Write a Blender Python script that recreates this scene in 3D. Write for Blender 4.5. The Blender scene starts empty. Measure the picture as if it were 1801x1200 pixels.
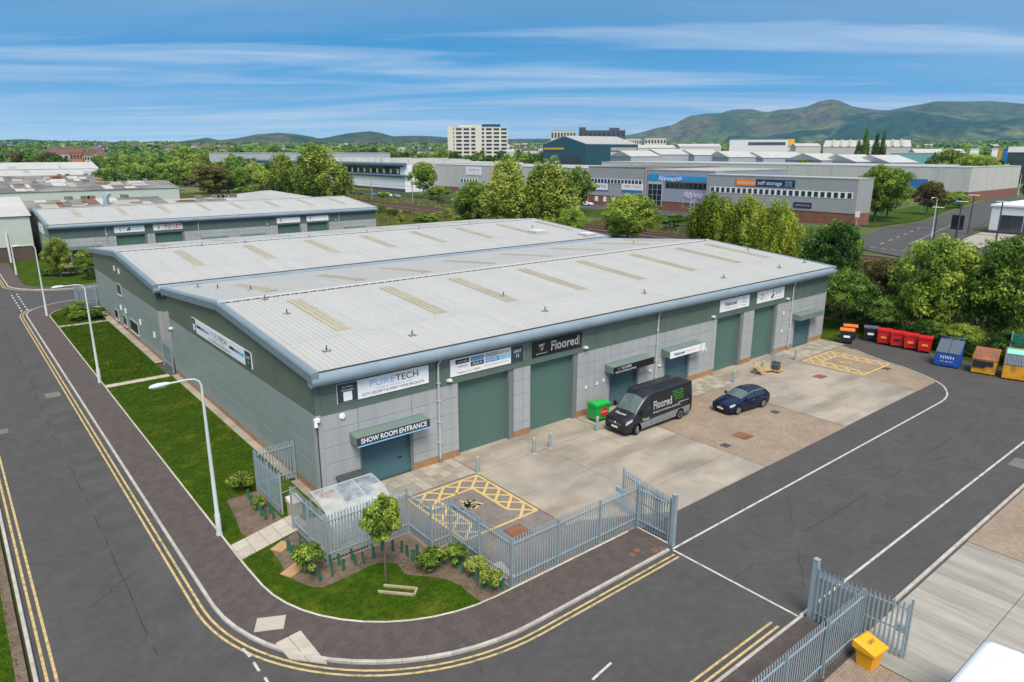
import bpy, math, random
import numpy as np
from mathutils import Vector, Matrix

random.seed(7); RNG = np.random.default_rng(7)
SC = bpy.context.scene
COL = SC.collection
R = math.radians

# ---------------------------------------------------------------- camera
# world axes follow the estate: X along the unit fronts, Y along the gables, camera above (0,0)
FPX, CX, CY, HC = 1229.0, 900.5, 600.0, 18.0
PITCH = math.atan2(334, FPX)
YAW = math.atan2(1560, math.hypot(FPX, 334))
_c, _s = math.cos(YAW), math.sin(YAW)
DV = Vector((_c, _s, 0)); RV = Vector((_s, -_c, 0)); ZV = Vector((0, 0, 1))
FW = math.cos(PITCH) * DV - math.sin(PITCH) * ZV
UV = math.sin(PITCH) * DV + math.cos(PITCH) * ZV
cam_d = bpy.data.cameras.new('camera'); cam = bpy.data.objects.new('camera', cam_d); COL.objects.link(cam)
cam.matrix_world = Matrix(((RV.x, UV.x, -FW.x, 0), (RV.y, UV.y, -FW.y, 0), (RV.z, UV.z, -FW.z, HC), (0, 0, 0, 1)))
cam_d.sensor_width = 36; cam_d.lens = FPX / 1801 * 36; cam_d.clip_start = .5; cam_d.clip_end = 40000
SC.camera = cam

# ---------------------------------------------------------------- sky, sun, exposure
SUN_EL = R(56); SUN_DIR = Vector((-0.50, -0.86, 0)).normalized()   # horizontal direction towards the sun
W = bpy.data.worlds.new('World'); SC.world = W; W.use_nodes = True
nt = W.node_tree; nt.nodes.clear(); CLOUD_OFF = (14.6, 6.2, 0)
def N(t, **k):
    n = nt.nodes.new(t)
    for a, b in k.items(): setattr(n, a, b)
    return n
out = N('ShaderNodeOutputWorld'); bg = N('ShaderNodeBackground'); bg.inputs['Strength'].default_value = .10
sky = N('ShaderNodeTexSky', sky_type='NISHITA', sun_disc=False, sun_elevation=SUN_EL,
        sun_rotation=math.atan2(SUN_DIR.x, SUN_DIR.y), altitude=60, air_density=1.0, dust_density=.6, ozone_density=1.6)
tc = N('ShaderNodeTexCoord'); sep = N('ShaderNodeSeparateXYZ')
nt.links.new(tc.outputs['Generated'], sep.inputs[0])
# the air is very clear: the deep blue of the upper sky reaches down close to the horizon
zz = N('ShaderNodeMath', operation='MULTIPLY_ADD'); zz.inputs[1].default_value = 2.2; zz.inputs[2].default_value = .10
nt.links.new(sep.outputs['Z'], zz.inputs[0])
comb = N('ShaderNodeCombineXYZ')
nt.links.new(sep.outputs['X'], comb.inputs[0]); nt.links.new(sep.outputs['Y'], comb.inputs[1]); nt.links.new(zz.outputs[0], comb.inputs[2])
nrm = N('ShaderNodeVectorMath', operation='NORMALIZE'); nt.links.new(comb.outputs[0], nrm.inputs[0])
if 'Vector' in sky.inputs: nt.links.new(nrm.outputs[0], sky.inputs['Vector'])
hs = N('ShaderNodeHueSaturation'); hs.inputs['Saturation'].default_value = 1.66; hs.inputs['Value'].default_value = 1.22
hs.inputs['Hue'].default_value = .485
nt.links.new(sky.outputs[0], hs.inputs['Color'])
# thin streaks of high cloud, flattened towards the horizon
inv = N('ShaderNodeMath', operation='MAXIMUM'); inv.inputs[1].default_value = .012; nt.links.new(sep.outputs['Z'], inv.inputs[0])
add = N('ShaderNodeMath', operation='ADD'); add.inputs[1].default_value = .035; nt.links.new(inv.outputs[0], add.inputs[0])
dv = N('ShaderNodeVectorMath', operation='DIVIDE'); nt.links.new(tc.outputs['Generated'], dv.inputs[0])
c3 = N('ShaderNodeCombineXYZ')
for i in range(3): nt.links.new(add.outputs[0], c3.inputs[i])
nt.links.new(c3.outputs[0], dv.inputs[1])
mp0 = N('ShaderNodeMapping'); mp0.inputs['Rotation'].default_value = (0, 0, R(133)); nt.links.new(dv.outputs[0], mp0.inputs[0])
mp = N('ShaderNodeMapping'); mp.inputs['Scale'].default_value = (1.0, .26, 0); mp.inputs['Location'].default_value = CLOUD_OFF
nt.links.new(mp0.outputs[0], mp.inputs[0])
n1 = N('ShaderNodeTexNoise'); n1.inputs['Scale'].default_value = .42; n1.inputs['Detail'].default_value = 9; n1.inputs['Roughness'].default_value = .60
n1.inputs['Distortion'].default_value = 1.5
nt.links.new(mp.outputs[0], n1.inputs['Vector'])
rp = N('ShaderNodeValToRGB'); rp.color_ramp.elements[0].position = .47; rp.color_ramp.elements[1].position = .80
rp.color_ramp.elements[0].color = (0, 0, 0, 1); rp.color_ramp.elements[1].color = (.75, .75, .75, 1)
nt.links.new(n1.outputs[0], rp.inputs[0])
# a little more cloud low down, as the photograph shows along the horizon
lowr = N('ShaderNodeMapRange'); lowr.inputs['From Min'].default_value = 0; lowr.inputs['From Max'].default_value = .13
lowr.inputs['To Min'].default_value = .34; lowr.inputs['To Max'].default_value = 0.0
nt.links.new(sep.outputs['Z'], lowr.inputs['Value'])
cm = N('ShaderNodeMath', operation='ADD', use_clamp=True); nt.links.new(rp.outputs[0], cm.inputs[0]); nt.links.new(lowr.outputs[0], cm.inputs[1])
n2b = N('ShaderNodeTexNoise'); n2b.inputs['Scale'].default_value = .20; n2b.inputs['Detail'].default_value = 7; n2b.inputs['Roughness'].default_value = .5; n2b.inputs['Distortion'].default_value = .4
nt.links.new(mp.outputs[0], n2b.inputs['Vector'])                       # broad soft banks behind the streaks
rb = N('ShaderNodeMapRange', interpolation_type='SMOOTHSTEP'); rb.inputs['From Min'].default_value = .36; rb.inputs['From Max'].default_value = .66; rb.inputs['To Max'].default_value = .30
nt.links.new(n2b.outputs[0], rb.inputs['Value'])
cm0 = cm; cm = N('ShaderNodeMath', operation='ADD', use_clamp=True); nt.links.new(cm0.outputs[0], cm.inputs[0]); nt.links.new(rb.outputs[0], cm.inputs[1])
# cloud veil added overhead, out of view, to whiten and soften the ambient light
vl = N('ShaderNodeMapRange', interpolation_type='SMOOTHSTEP'); vl.inputs['From Min'].default_value = .20; vl.inputs['From Max'].default_value = .75
vl.inputs['To Min'].default_value = 0; vl.inputs['To Max'].default_value = .42
nt.links.new(sep.outputs['Z'], vl.inputs['Value'])
cm1 = cm; cm = N('ShaderNodeMath', operation='ADD', use_clamp=True); nt.links.new(cm1.outputs[0], cm.inputs[0]); nt.links.new(vl.outputs[0], cm.inputs[1])
mx = N('ShaderNodeMixRGB'); mx.inputs[2].default_value = (7.2, 7.55, 7.9, 1)
nt.links.new(cm.outputs[0], mx.inputs[0]); nt.links.new(hs.outputs[0], mx.inputs[1])
nt.links.new(mx.outputs[0], bg.inputs['Color']); nt.links.new(bg.outputs[0], out.inputs['Surface'])

sun_d = bpy.data.lights.new('sun', 'SUN'); sun_d.energy = 3.1; sun_d.angle = R(26); sun_d.color = (1, .91, .77)
sun = bpy.data.objects.new('sun', sun_d); COL.objects.link(sun)
to_sun = SUN_DIR * math.cos(SUN_EL) + ZV * math.sin(SUN_EL)
sun.rotation_euler = to_sun.to_track_quat('Z', 'Y').to_euler()
SC.view_settings.view_transform = 'Standard'; SC.view_settings.look = 'None'
SC.view_settings.exposure = 0.50; SC.view_settings.gamma = 1; SC.view_settings.use_curve_mapping = False
HAZE = 5.0e-5
SC.cycles.max_bounces = 6; SC.cycles.transparent_max_bounces = 12; SC.cycles.volume_bounces = 0

# ---------------------------------------------------------------- pixel helpers (a pixel gives a direction)
def ray(x, y): return float(x - CX) * RV + float(CY - y) * UV + FPX * FW
def G(x, y, z=0.0):
    v = ray(x, y); t = (z - HC) / v.z; return Vector((v.x * t, v.y * t, z))
def WYp(x, y, Y):
    v = ray(x, y); t = Y / v.y; return Vector((v.x * t, Y, HC + v.z * t))
def WXp(x, y, X):
    v = ray(x, y); t = X / v.x; return Vector((X, v.y * t, HC + v.z * t))
def at_range(x, y, D):
    v = ray(x, y); h = math.hypot(v.x, v.y); return Vector((v.x / h * D, v.y / h * D, HC + v.z / h * D))
def terrain_z(r):
    t = min(max((r - 330) / 4200, 0), 1)
    return 62 * t ** 1.25 if r > 330 else 0.0

# ---------------------------------------------------------------- materials
MATS = {}
def mat(name, col, rough=.6, var=.12, scale=3.0, bump=0.0, metal=0.0, spec=.4, detail=6, col2=None, mixpos=(.4, .6), rand=0.0, coords='Object', stretch=None, emit=None, alpha=None, streak=None):
    if name in MATS: return MATS[name]
    m = bpy.data.materials.new(name); m.use_nodes = True; t = m.node_tree; b = t.nodes['Principled BSDF']
    b.inputs['Roughness'].default_value = rough; b.inputs['Metallic'].default_value = metal
    b.inputs['Specular IOR Level'].default_value = spec
    MATS[name] = m
    def nn(k, **a):
        n = t.nodes.new(k)
        for q, w in a.items(): setattr(n, q, w)
        return n
    c = tuple(col) + (1,)
    vec = nn('ShaderNodeTexCoord').outputs[coords]
    if coords == 'World':
        pass
    if stretch:
        mpn = nn('ShaderNodeMapping'); mpn.inputs['Scale'].default_value = stretch
        t.links.new(vec, mpn.inputs[0]); vec = mpn.outputs[0]
    no = nn('ShaderNodeTexNoise'); no.inputs['Scale'].default_value = scale; no.inputs['Detail'].default_value = detail
    no.inputs['Roughness'].default_value = .62
    t.links.new(vec, no.inputs['Vector'])
    mr = nn('ShaderNodeMapRange'); mr.inputs['From Min'].default_value = .25; mr.inputs['From Max'].default_value = .75
    mr.inputs['To Min'].default_value = 1 - var; mr.inputs['To Max'].default_value = 1 + var
    t.links.new(no.outputs[0], mr.inputs['Value'])
    mul = nn('ShaderNodeMixRGB', blend_type='MULTIPLY'); mul.inputs[0].default_value = 1
    if col2:
        n2 = nn('ShaderNodeTexNoise'); n2.inputs['Scale'].default_value = scale * .23; n2.inputs['Detail'].default_value = 5
        t.links.new(vec, n2.inputs['Vector'])
        rr = nn('ShaderNodeValToRGB'); rr.color_ramp.elements[0].position = mixpos[0]; rr.color_ramp.elements[1].position = mixpos[1]
        rr.color_ramp.elements[0].color = c; rr.color_ramp.elements[1].color = tuple(col2) + (1,)
        t.links.new(n2.outputs[0], rr.inputs[0]); t.links.new(rr.outputs[0], mul.inputs[1])
    else:
        mul.inputs[1].default_value = c
    t.links.new(mr.outputs[0], mul.inputs[2]); last = mul.outputs[0]
    if rand:
        oi = nn('ShaderNodeObjectInfo'); m2 = nn('ShaderNodeMapRange')
        m2.inputs['To Min'].default_value = 1 - rand; m2.inputs['To Max'].default_value = 1 + rand
        t.links.new(oi.outputs['Random'], m2.inputs['Value'])
        mu2 = nn('ShaderNodeMixRGB', blend_type='MULTIPLY'); mu2.inputs[0].default_value = 1
        t.links.new(last, mu2.inputs[1]); t.links.new(m2.outputs[0], mu2.inputs[2]); last = mu2.outputs[0]
    if streak:   # vertical weather streaks: (colour, amount)
        ms = nn('ShaderNodeMapping'); ms.inputs['Scale'].default_value = streak[2]
        t.links.new(nn('ShaderNodeTexCoord').outputs[coords], ms.inputs[0])
        ns = nn('ShaderNodeTexNoise'); ns.inputs['Scale'].default_value = 1; ns.inputs['Detail'].default_value = 7
        t.links.new(ms.outputs[0], ns.inputs['Vector'])
        rs = nn('ShaderNodeValToRGB'); rs.color_ramp.elements[0].position = .48; rs.color_ramp.elements[1].position = .75
        rs.color_ramp.elements[0].color = (0, 0, 0, 1); rs.color_ramp.elements[1].color = (streak[1],) * 3 + (1,)
        t.links.new(ns.outputs[0], rs.inputs[0])
        m3 = nn('ShaderNodeMixRGB'); m3.inputs[2].default_value = tuple(streak[0]) + (1,)
        t.links.new(rs.outputs[0], m3.inputs[0]); t.links.new(last, m3.inputs[1]); last = m3.outputs[0]
    t.links.new(last, b.inputs['Base Color'])
    if bump:
        nb = nn('ShaderNodeTexNoise'); nb.inputs['Scale'].default_value = scale * 9; nb.inputs['Detail'].default_value = 4
        t.links.new(vec, nb.inputs['Vector'])
        bp = nn('ShaderNodeBump'); bp.inputs['Strength'].default_value = bump; bp.inputs['Distance'].default_value = .03
        t.links.new(nb.outputs[0], bp.inputs['Height']); t.links.new(bp.outputs[0], b.inputs['Normal'])
    if emit:
        b.inputs['Emission Color'].default_value = tuple(emit[0]) + (1,); b.inputs['Emission Strength'].default_value = emit[1]
    return m

def plain(name, col, rough=.5, metal=0, spec=.4): return mat(name, col, rough, var=.06, scale=5, metal=metal, spec=spec)

def glassy(name, col, rough=.06):
    return mat(name, col, rough, var=.15, scale=.8, spec=.9)

def clear_sheet(name, tint, opacity, rough=.15):
    m = bpy.data.materials.new(name); m.use_nodes = True; t = m.node_tree; b = t.nodes['Principled BSDF']
    b.inputs['Base Color'].default_value = tuple(tint) + (1,); b.inputs['Roughness'].default_value = rough
    no = t.nodes.new('ShaderNodeTexNoise'); no.inputs['Scale'].default_value = 2.5; no.inputs['Detail'].default_value = 6
    mr = t.nodes.new('ShaderNodeMapRange'); mr.inputs['From Min'].default_value = .3; mr.inputs['From Max'].default_value = .7
    mr.inputs['To Min'].default_value = opacity - .12; mr.inputs['To Max'].default_value = opacity + .12
    t.links.new(t.nodes.new('ShaderNodeTexCoord').outputs['Object'], no.inputs['Vector'])
    t.links.new(no.outputs[0], mr.inputs['Value']); t.links.new(mr.outputs[0], b.inputs['Alpha'])
    MATS[name] = m; return m

def foliage(name, c1, c2, c3, scale=.9):
    m = bpy.data.materials.new(name); m.use_nodes = True; t = m.node_tree; t.nodes.clear()
    o = t.nodes.new('ShaderNodeOutputMaterial'); d = t.nodes.new('ShaderNodeBsdfPrincipled'); tr = t.nodes.new('ShaderNodeBsdfTranslucent')
    d.inputs['Roughness'].default_value = .55; d.inputs['Specular IOR Level'].default_value = .12
    mixs = t.nodes.new('ShaderNodeMixShader'); mixs.inputs[0].default_value = .38
    at = t.nodes.new('ShaderNodeAttribute'); at.attribute_name = 'tint'
    no = t.nodes.new('ShaderNodeTexNoise'); no.inputs['Scale'].default_value = scale; no.inputs['Detail'].default_value = 3
    t.links.new(t.nodes.new('ShaderNodeTexCoord').outputs['Object'], no.inputs['Vector'])
    ad = t.nodes.new('ShaderNodeMath'); ad.operation = 'ADD'
    t.links.new(no.outputs[0], ad.inputs[0]); t.links.new(at.outputs['Fac'], ad.inputs[1])
    oi = t.nodes.new('ShaderNodeObjectInfo'); a2 = t.nodes.new('ShaderNodeMath'); a2.operation = 'MULTIPLY_ADD'
    a2.inputs[1].default_value = .24; t.links.new(oi.outputs['Random'], a2.inputs[0]); t.links.new(ad.outputs[0], a2.inputs[2])
    rp = t.nodes.new('ShaderNodeValToRGB'); e = rp.color_ramp.elements
    e[0].position = .55; e[0].color = tuple(c1) + (1,); e[1].position = 1.0; e[1].color = tuple(c2) + (1,)
    x = e.new(1.0); x.position = .98; x.color = tuple(c3) + (1,); e[1].position = .78; e[1].color = tuple(c2) + (1,)
    t.links.new(a2.outputs[0], rp.inputs[0])
    t.links.new(rp.outputs[0], d.inputs['Base Color']); t.links.new(rp.outputs[0], tr.inputs['Color'])
    t.links.new(d.outputs[0], mixs.inputs[1]); t.links.new(tr.outputs[0], mixs.inputs[2]); t.links.new(mixs.outputs[0], o.inputs[0])
    MATS[name] = m; return m

def brick_mat(name, c1, c2, mortar, bw, bh, ms=.012, rot=0.0, coords='Object', swap=False, var=.2, rough=.85):
    m = bpy.data.materials.new(name); m.use_nodes = True; t = m.node_tree; b = t.nodes['Principled BSDF']; b.inputs['Roughness'].default_value = rough
    tcn = t.nodes.new('ShaderNodeTexCoord'); sp = t.nodes.new('ShaderNodeSeparateXYZ'); cb = t.nodes.new('ShaderNodeCombineXYZ')
    t.links.new(tcn.outputs[coords], sp.inputs[0])
    if swap:       # a wall: run along x+y, rise along z
        ax = t.nodes.new('ShaderNodeMath'); ax.operation = 'ADD'
        t.links.new(sp.outputs[0], ax.inputs[0]); t.links.new(sp.outputs[1], ax.inputs[1])
        t.links.new(ax.outputs[0], cb.inputs[0]); t.links.new(sp.outputs[2], cb.inputs[1])
    else:
        t.links.new(sp.outputs[0], cb.inputs[0]); t.links.new(sp.outputs[1], cb.inputs[1])
    mpn = t.nodes.new('ShaderNodeMapping'); mpn.inputs['Rotation'].default_value = (0, 0, rot); t.links.new(cb.outputs[0], mpn.inputs[0])
    br = t.nodes.new('ShaderNodeTexBrick'); br.inputs['Scale'].default_value = 1; br.inputs['Brick Width'].default_value = bw
    br.inputs['Row Height'].default_value = bh; br.inputs['Mortar Size'].default_value = ms
    br.inputs['Color1'].default_value = tuple(c1) + (1,); br.inputs['Color2'].default_value = tuple(c2) + (1,); br.inputs['Mortar'].default_value = tuple(mortar) + (1,)
    t.links.new(mpn.outputs[0], br.inputs['Vector'])
    no = t.nodes.new('ShaderNodeTexNoise'); no.inputs['Scale'].default_value = .55; no.inputs['Detail'].default_value = 9; t.links.new(tcn.outputs[coords], no.inputs['Vector'])
    no.inputs['Roughness'].default_value = .7
    mr = t.nodes.new('ShaderNodeMapRange'); mr.inputs['From Min'].default_value = .3; mr.inputs['From Max'].default_value = .7; mr.inputs['To Min'].default_value = 1 - var; mr.inputs['To Max'].default_value = 1 + var
    t.links.new(no.outputs[0], mr.inputs['Value'])
    mu = t.nodes.new('ShaderNodeMixRGB'); mu.blend_type = 'MULTIPLY'; mu.inputs[0].default_value = 1
    t.links.new(br.outputs[0], mu.inputs[1]); t.links.new(mr.outputs[0], mu.inputs[2]); t.links.new(mu.outputs[0], b.inputs['Base Color'])
    bp = t.nodes.new('ShaderNodeBump'); bp.inputs['Strength'].default_value = .4; bp.inputs['Distance'].default_value = .01; bp.invert = True
    t.links.new(br.outputs['Fac'], bp.inputs['Height']); t.links.new(bp.outputs[0], b.inputs['Normal'])
    MATS[name] = m; return m

# ---------------------------------------------------------------- mesh building
class MB:
    def __init__(s): s.v = []; s.f = []; s.m = []; s.sm = []
    def add(s, vs, fs, mi=0, smooth=False):
        o = len(s.v); s.v += [tuple(p) for p in vs]
        for f in fs: s.f.append(tuple(i + o for i in f)); s.m.append(mi); s.sm.append(smooth)
        return s
    def box(s, x0, x1, y0, y1, z0, z1, mi=0):
        v = [(x0, y0, z0), (x1, y0, z0), (x1, y1, z0), (x0, y1, z0), (x0, y0, z1), (x1, y0, z1), (x1, y1, z1), (x0, y1, z1)]
        return s.add(v, [(3, 2, 1, 0), (4, 5, 6, 7), (0, 1, 5, 4), (1, 2, 6, 5), (2, 3, 7, 6), (3, 0, 4, 7)], mi)
    def bbox(s, x0, x1, y0, y1, z0, z1, b=.02, mi=0):   # box with its vertical and top edges chamfered
        def ring(d, z): return [(x0 + d, y0, z), (x1 - d, y0, z), (x1, y0 + d, z), (x1, y1 - d, z), (x1 - d, y1, z), (x0 + d, y1, z), (x0, y1 - d, z), (x0, y0 + d, z)]
        def ring2(z):
            return [(x0 + 2 * b, y0 + b, z), (x1 - 2 * b, y0 + b, z), (x1 - b, y0 + 2 * b, z), (x1 - b, y1 - 2 * b, z), (x1 - 2 * b, y1 - b, z), (x0 + 2 * b, y1 - b, z), (x0 + b, y1 - 2 * b, z), (x0 + b, y0 + 2 * b, z)]
        rs = [ring(b, z0), ring(b, z1 - b), ring2(z1)]
        s.loft(rs, True, mi); return s
    def loft(s, rings, caps=True, mi=0, closed=True, smooth=False):
        n = len(rings[0]); v = [p for r in rings for p in r]; f = []
        for k in range(len(rings) - 1):
            for i in range(n if closed else n - 1):
                j = (i + 1) % n; f.append((k * n + i, k * n + j, (k + 1) * n + j, (k + 1) * n + i))
        s.add(v, f, mi, smooth)
        if caps and closed:
            s.add(rings[0], [tuple(range(n))[::-1]], mi); s.add(rings[-1], [tuple(range(n))], mi)
        return s
    def prism(s, poly, z0, z1, mi=0):
        return s.loft([[(x, y, z0) for x, y in poly], [(x, y, z1) for x, y in poly]], True, mi)
    def tube(s, pts, rad, n=8, mi=0, smooth=True, caps=True):
        pts = [Vector(p) for p in pts]; rs = rad if isinstance(rad, (list, tuple)) else [rad] * len(pts); rings = []
        a = None
        for i, p in enumerate(pts):
            d = (pts[min(i + 1, len(pts) - 1)] - pts[max(i - 1, 0)]).normalized()
            if a is None:
                a = d.orthogonal().normalized()
            a = (a - d * a.dot(d)).normalized(); b = d.cross(a)
            rings.append([tuple(p + rs[i] * (math.cos(2 * math.pi * k / n) * a + math.sin(2 * math.pi * k / n) * b)) for k in range(n)])
        return s.loft(rings, caps, mi, True, smooth)
    def lathe(s, prof, n=16, mi=0, c=(0, 0), smooth=True):
        rings = [[(c[0] + r * math.cos(2 * math.pi * k / n), c[1] + r * math.sin(2 * math.pi * k / n), z) for k in range(n)] for r, z in prof]
        return s.loft(rings, True, mi, True, smooth)
    def quad(s, a, b, c, d, mi=0): return s.add([a, b, c, d], [(0, 1, 2, 3)], mi)
    def xform(s, M, i0=0):
        s.v[i0:] = [tuple(M @ Vector(p)) for p in s.v[i0:]]; return s
    def mesh(s, name, mats):
        me = bpy.data.meshes.new(name); me.from_pydata(s.v, [], s.f)
        if not isinstance(mats, (list, tuple)): mats = [mats]
        for m in mats: me.materials.append(MATS[m] if isinstance(m, str) else m)
        me.polygons.foreach_set('material_index', s.m); me.polygons.foreach_set('use_smooth', s.sm)
        me.update(); return me
    def build(s, name, mats, parent=None, loc=(0, 0, 0), rz=0.0):
        return link(name, s.mesh(name, mats), parent, loc, rz)

def link(name, data, parent=None, loc=(0, 0, 0), rz=0.0):
    o = bpy.data.objects.new(name, data); COL.objects.link(o); o.location = loc; o.rotation_euler = (0, 0, rz)
    if parent: o.parent = parent
    return o
def tag(o, label=None, cat=None, group=None, kind=None):
    if label: o['label'] = label
    if cat: o['category'] = cat
    if group: o['group'] = group
    if kind: o['kind'] = kind
    return o
def thing(name, label, cat, loc=(0, 0, 0), rz=0.0, group=None):
    return tag(link(name, None, None, loc, rz), label, cat, group)
def copy_tree(o, parent=None):
    c = o.copy(); COL.objects.link(c); c.parent = parent
    for ch in o.children: copy_tree(ch, c)
    return c
def sheet(name, poly, z, m, kind='structure', parent=None):
    mb = MB(); mb.add([(x, y, z) for x, y in poly], [tuple(range(len(poly)))]); o = mb.build(name, m, parent)
    if kind: o['kind'] = kind
    return o
def strip(a, b):   # polygon between two polylines
    return list(a) + list(b)[::-1]
def offset_path(pts, d):
    res = []
    for i, p in enumerate(pts):
        q0 = pts[max(i - 1, 0)]; q1 = pts[min(i + 1, len(pts) - 1)]
        dx, dy = q1[0] - q0[0], q1[1] - q0[1]; l = math.hypot(dx, dy) or 1
        res.append((p[0] - dy / l * d, p[1] + dx / l * d))
    return res
def ribbon(mb, pts, d0, d1, z0, z1=None, mi=0):
    a = offset_path(pts, d0); b = offset_path(pts, d1)
    for i in range(len(pts) - 1):
        if z1 is None:
            mb.add([(*a[i], z0), (*a[i + 1], z0), (*b[i + 1], z0), (*b[i], z0)], [(0, 1, 2, 3)], mi)
        else:
            mb.prism([a[i], a[i + 1], b[i + 1], b[i]], z0, z1, mi)
    return mb
def resample(pts, step):
    res = [pts[0]]; acc = 0
    for p, q in zip(pts, pts[1:]):
        l = math.hypot(q[0] - p[0], q[1] - p[1]); d = step - acc
        while d <= l:
            t = d / l; res.append((p[0] + (q[0] - p[0]) * t, p[1] + (q[1] - p[1]) * t)); d += step
        acc = (acc + l) % step
    return res
FONT_CACHE = {}
def text_mesh(s, size, width=None, bold=0.0):
    key = (s, size, width, bold)
    if key in FONT_CACHE: return FONT_CACHE[key]
    cu = bpy.data.curves.new('lettering', 'FONT'); cu.body = s; cu.size = size; cu.align_x = 'CENTER'; cu.align_y = 'CENTER'
    cu.resolution_u = 3; cu.offset = bold
    o = bpy.data.objects.new('t', cu); COL.objects.link(o)
    dg = bpy.context.evaluated_depsgraph_get(); dg.update()
    me = bpy.data.meshes.new_from_object(o.evaluated_get(dg)); bpy.data.objects.remove(o)
    me.name = 'lettering'; me.materials.clear()
    if width and len(me.vertices):
        xs = [v.co.x for v in me.vertices]; k = width / max(max(xs) - min(xs), 1e-4)
        for v in me.vertices: v.co.x *= k
    FONT_CACHE[key] = me; return me
def lettering(parent, s, size, M, m, width=None, bold=0.0):
    """text centred at M's origin, in M's xy plane; baked into parent's local space"""
    me = text_mesh(s, size, width, bold).copy(); me.transform(M)
    me.materials.clear(); me.materials.append(MATS[m]); return link('lettering', me, parent)
FACE_S = Matrix(((1, 0, 0), (0, 0, -1), (0, 1, 0))).to_4x4()          # faces -Y
FACE_W = Matrix(((0, 0, -1), (-1, 0, 0), (0, 1, 0))).to_4x4()         # faces -X
def sign(label, o, w, h, face, base, items, group=None, t=.05, name='wall_sign'):
    """o: centre of the board on the wall; items in board coords (x right, y up, from the centre)"""
    root = thing(name, label, 'sign', o, 0, group)
    mb = MB().box(-w / 2, w / 2, -h / 2, h / 2, 0, t); mb.xform(face); mb.build('board', base, root)
    for it in items:
        if it[0] == 'r':
            _, x, y, ww, hh, m = it[:6]; zz = it[6] if len(it) > 6 else .006
            mb = MB().box(x - ww / 2, x + ww / 2, y - hh / 2, y + hh / 2, t, t + zz); mb.xform(face); mb.build('panel', m, root)
        elif it[0] == 'p':
            _, pts, m = it; zz = .008
            mb = MB().prism(pts, t, t + zz); mb.xform(face); mb.build('emblem', m, root)
        else:
            _, x, y, size, s, m = it[:6]
            lettering(root, s, size, face @ Matrix.Translation((x, y, t + .012)), m, it[6] if len(it) > 6 else None, it[7] if len(it) > 7 else 0.0)
    return root
# ---------------------------------------------------------------- the materials of the place
mat('asphalt', (.064, .0615, .0605), .9, var=.17, scale=2.2, bump=.5, streak=((.052, .050, .049), .30, (.10, .035, 1)), col2=(.075, .071, .069), mixpos=(.35, .65), coords='Object')
mat('asphalt_new', (.060, .059, .059), .9, var=.14, scale=2.0, bump=.5, col2=(.076, .073, .071))
mat('seam', (.035, .034, .034), .9, var=.2, scale=2, streak=((.16, .155, .15), .9, (.5, .5, .5)))
mat('footway', (.100, .079, .072), .95, var=.30, scale=9, bump=.6, col2=(.078, .064, .059))
mat('kerb', (.40, .37, .33), .85, var=.2, scale=4, rand=.12, bump=.2)
mat('edging', (.46, .42, .35), .85, var=.2, scale=4, rand=.12)
mat('yellow_line', (.52, .385, .165), .8, var=.2, scale=7, streak=((.12, .10, .07), .9, (3.2, 3.2, 3.2)))
mat('yellow_bay', (.58, .415, .15), .8, var=.12, scale=7, streak=((.30, .22, .13), .35, (3.2, 3.2, 3.2)))
mat('white_line', (.50, .49, .46), .8, var=.18, scale=6, streak=((.12, .11, .11), .8, (2.2, 2.2, 2.2)))
mat('grass', (.036, .074, .003), .95, spec=.1, var=.45, scale=2.6, bump=.8, col2=(.080, .100, .008), mixpos=(.50, .70), detail=10)
mat('rough_grass', (.080, .098, .024), .95, var=.4, scale=.35, bump=.6, col2=(.150, .135, .055), mixpos=(.42, .60), detail=10)
mat('soil', (.135, .095, .065), .95, var=.4, scale=5, bump=.9, col2=(.17, .125, .09), detail=10)
mat('concrete', (.362, .312, .252), .85, var=.15, scale=.9, bump=.12, col2=(.275, .247, .208), mixpos=(.42, .70), rand=.05, detail=9, streak=((.135, .112, .088), .75, (.16, .55, 1)))
mat('concrete_brushed', (.37, .345, .30), .85, var=.16, scale=1.0, bump=.15, col2=(.28, .26, .23), detail=9, stretch=(5.5, .7, 1), streak=((.17, .15, .13), .5, (.5, .12, 1)))
mat('flagstone', (.33, .295, .24), .85, var=.2, scale=2.0, rand=.22, bump=.15)
mat('pale_slab', (.44, .39, .325), .85, var=.12, scale=3, rand=.08)
mat('terrain', (.070, .095, .025), .95, var=.5, scale=.012, col2=(.140, .145, .060), mixpos=(.4, .6), detail=12)
mat('ballast', (.16, .105, .078), .95, var=.35, scale=1.4, bump=.5, col2=(.22, .165, .12), mixpos=(.4, .65), detail=10)
mat('sleeper', (.20, .165, .135), .9, var=.2, rand=.15)
mat('rail_steel', (.18, .105, .075), .5, metal=.5, var=.2)
brick_mat('paving_grey', (.235, .20, .175), (.185, .16, .145), (.10, .085, .075), .2, .1, .008)
brick_mat('paving_brown', (.33, .255, .185), (.265, .20, .145), (.17, .13, .10), .2, .1, .007)
brick_mat('brick_plinth', (.40, .20, .085), (.33, .155, .065), (.30, .21, .13), .225, .075, .01, swap=True)
brick_mat('brick_red', (.255, .085, .045), (.20, .065, .038), (.22, .13, .095), .225, .075, .01, swap=True)
brick_mat('brick_dark', (.12, .075, .06), (.095, .06, .05), (.09, .07, .06), .225, .075, .01, swap=True)
mat('clad_grey', (.36, .375, .385), .42, var=.05, scale=.6, rand=.035, spec=.5, streak=((.26, .27, .27), .35, (1.6, 1.6, .12)))
mat('clad_green', (.092, .135, .114), .42, var=.06, scale=.6, rand=.04, spec=.5, streak=((.15, .18, .155), .4, (1.2, 1.2, .12)))
mat('backing', (.035, .038, .04), .9, var=.05)
mat('trim_blue', (.168, .222, .262), .38, var=.07, scale=.8, spec=.5, streak=((.14, .17, .18), .35, (.35, .35, 2.0)))
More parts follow.
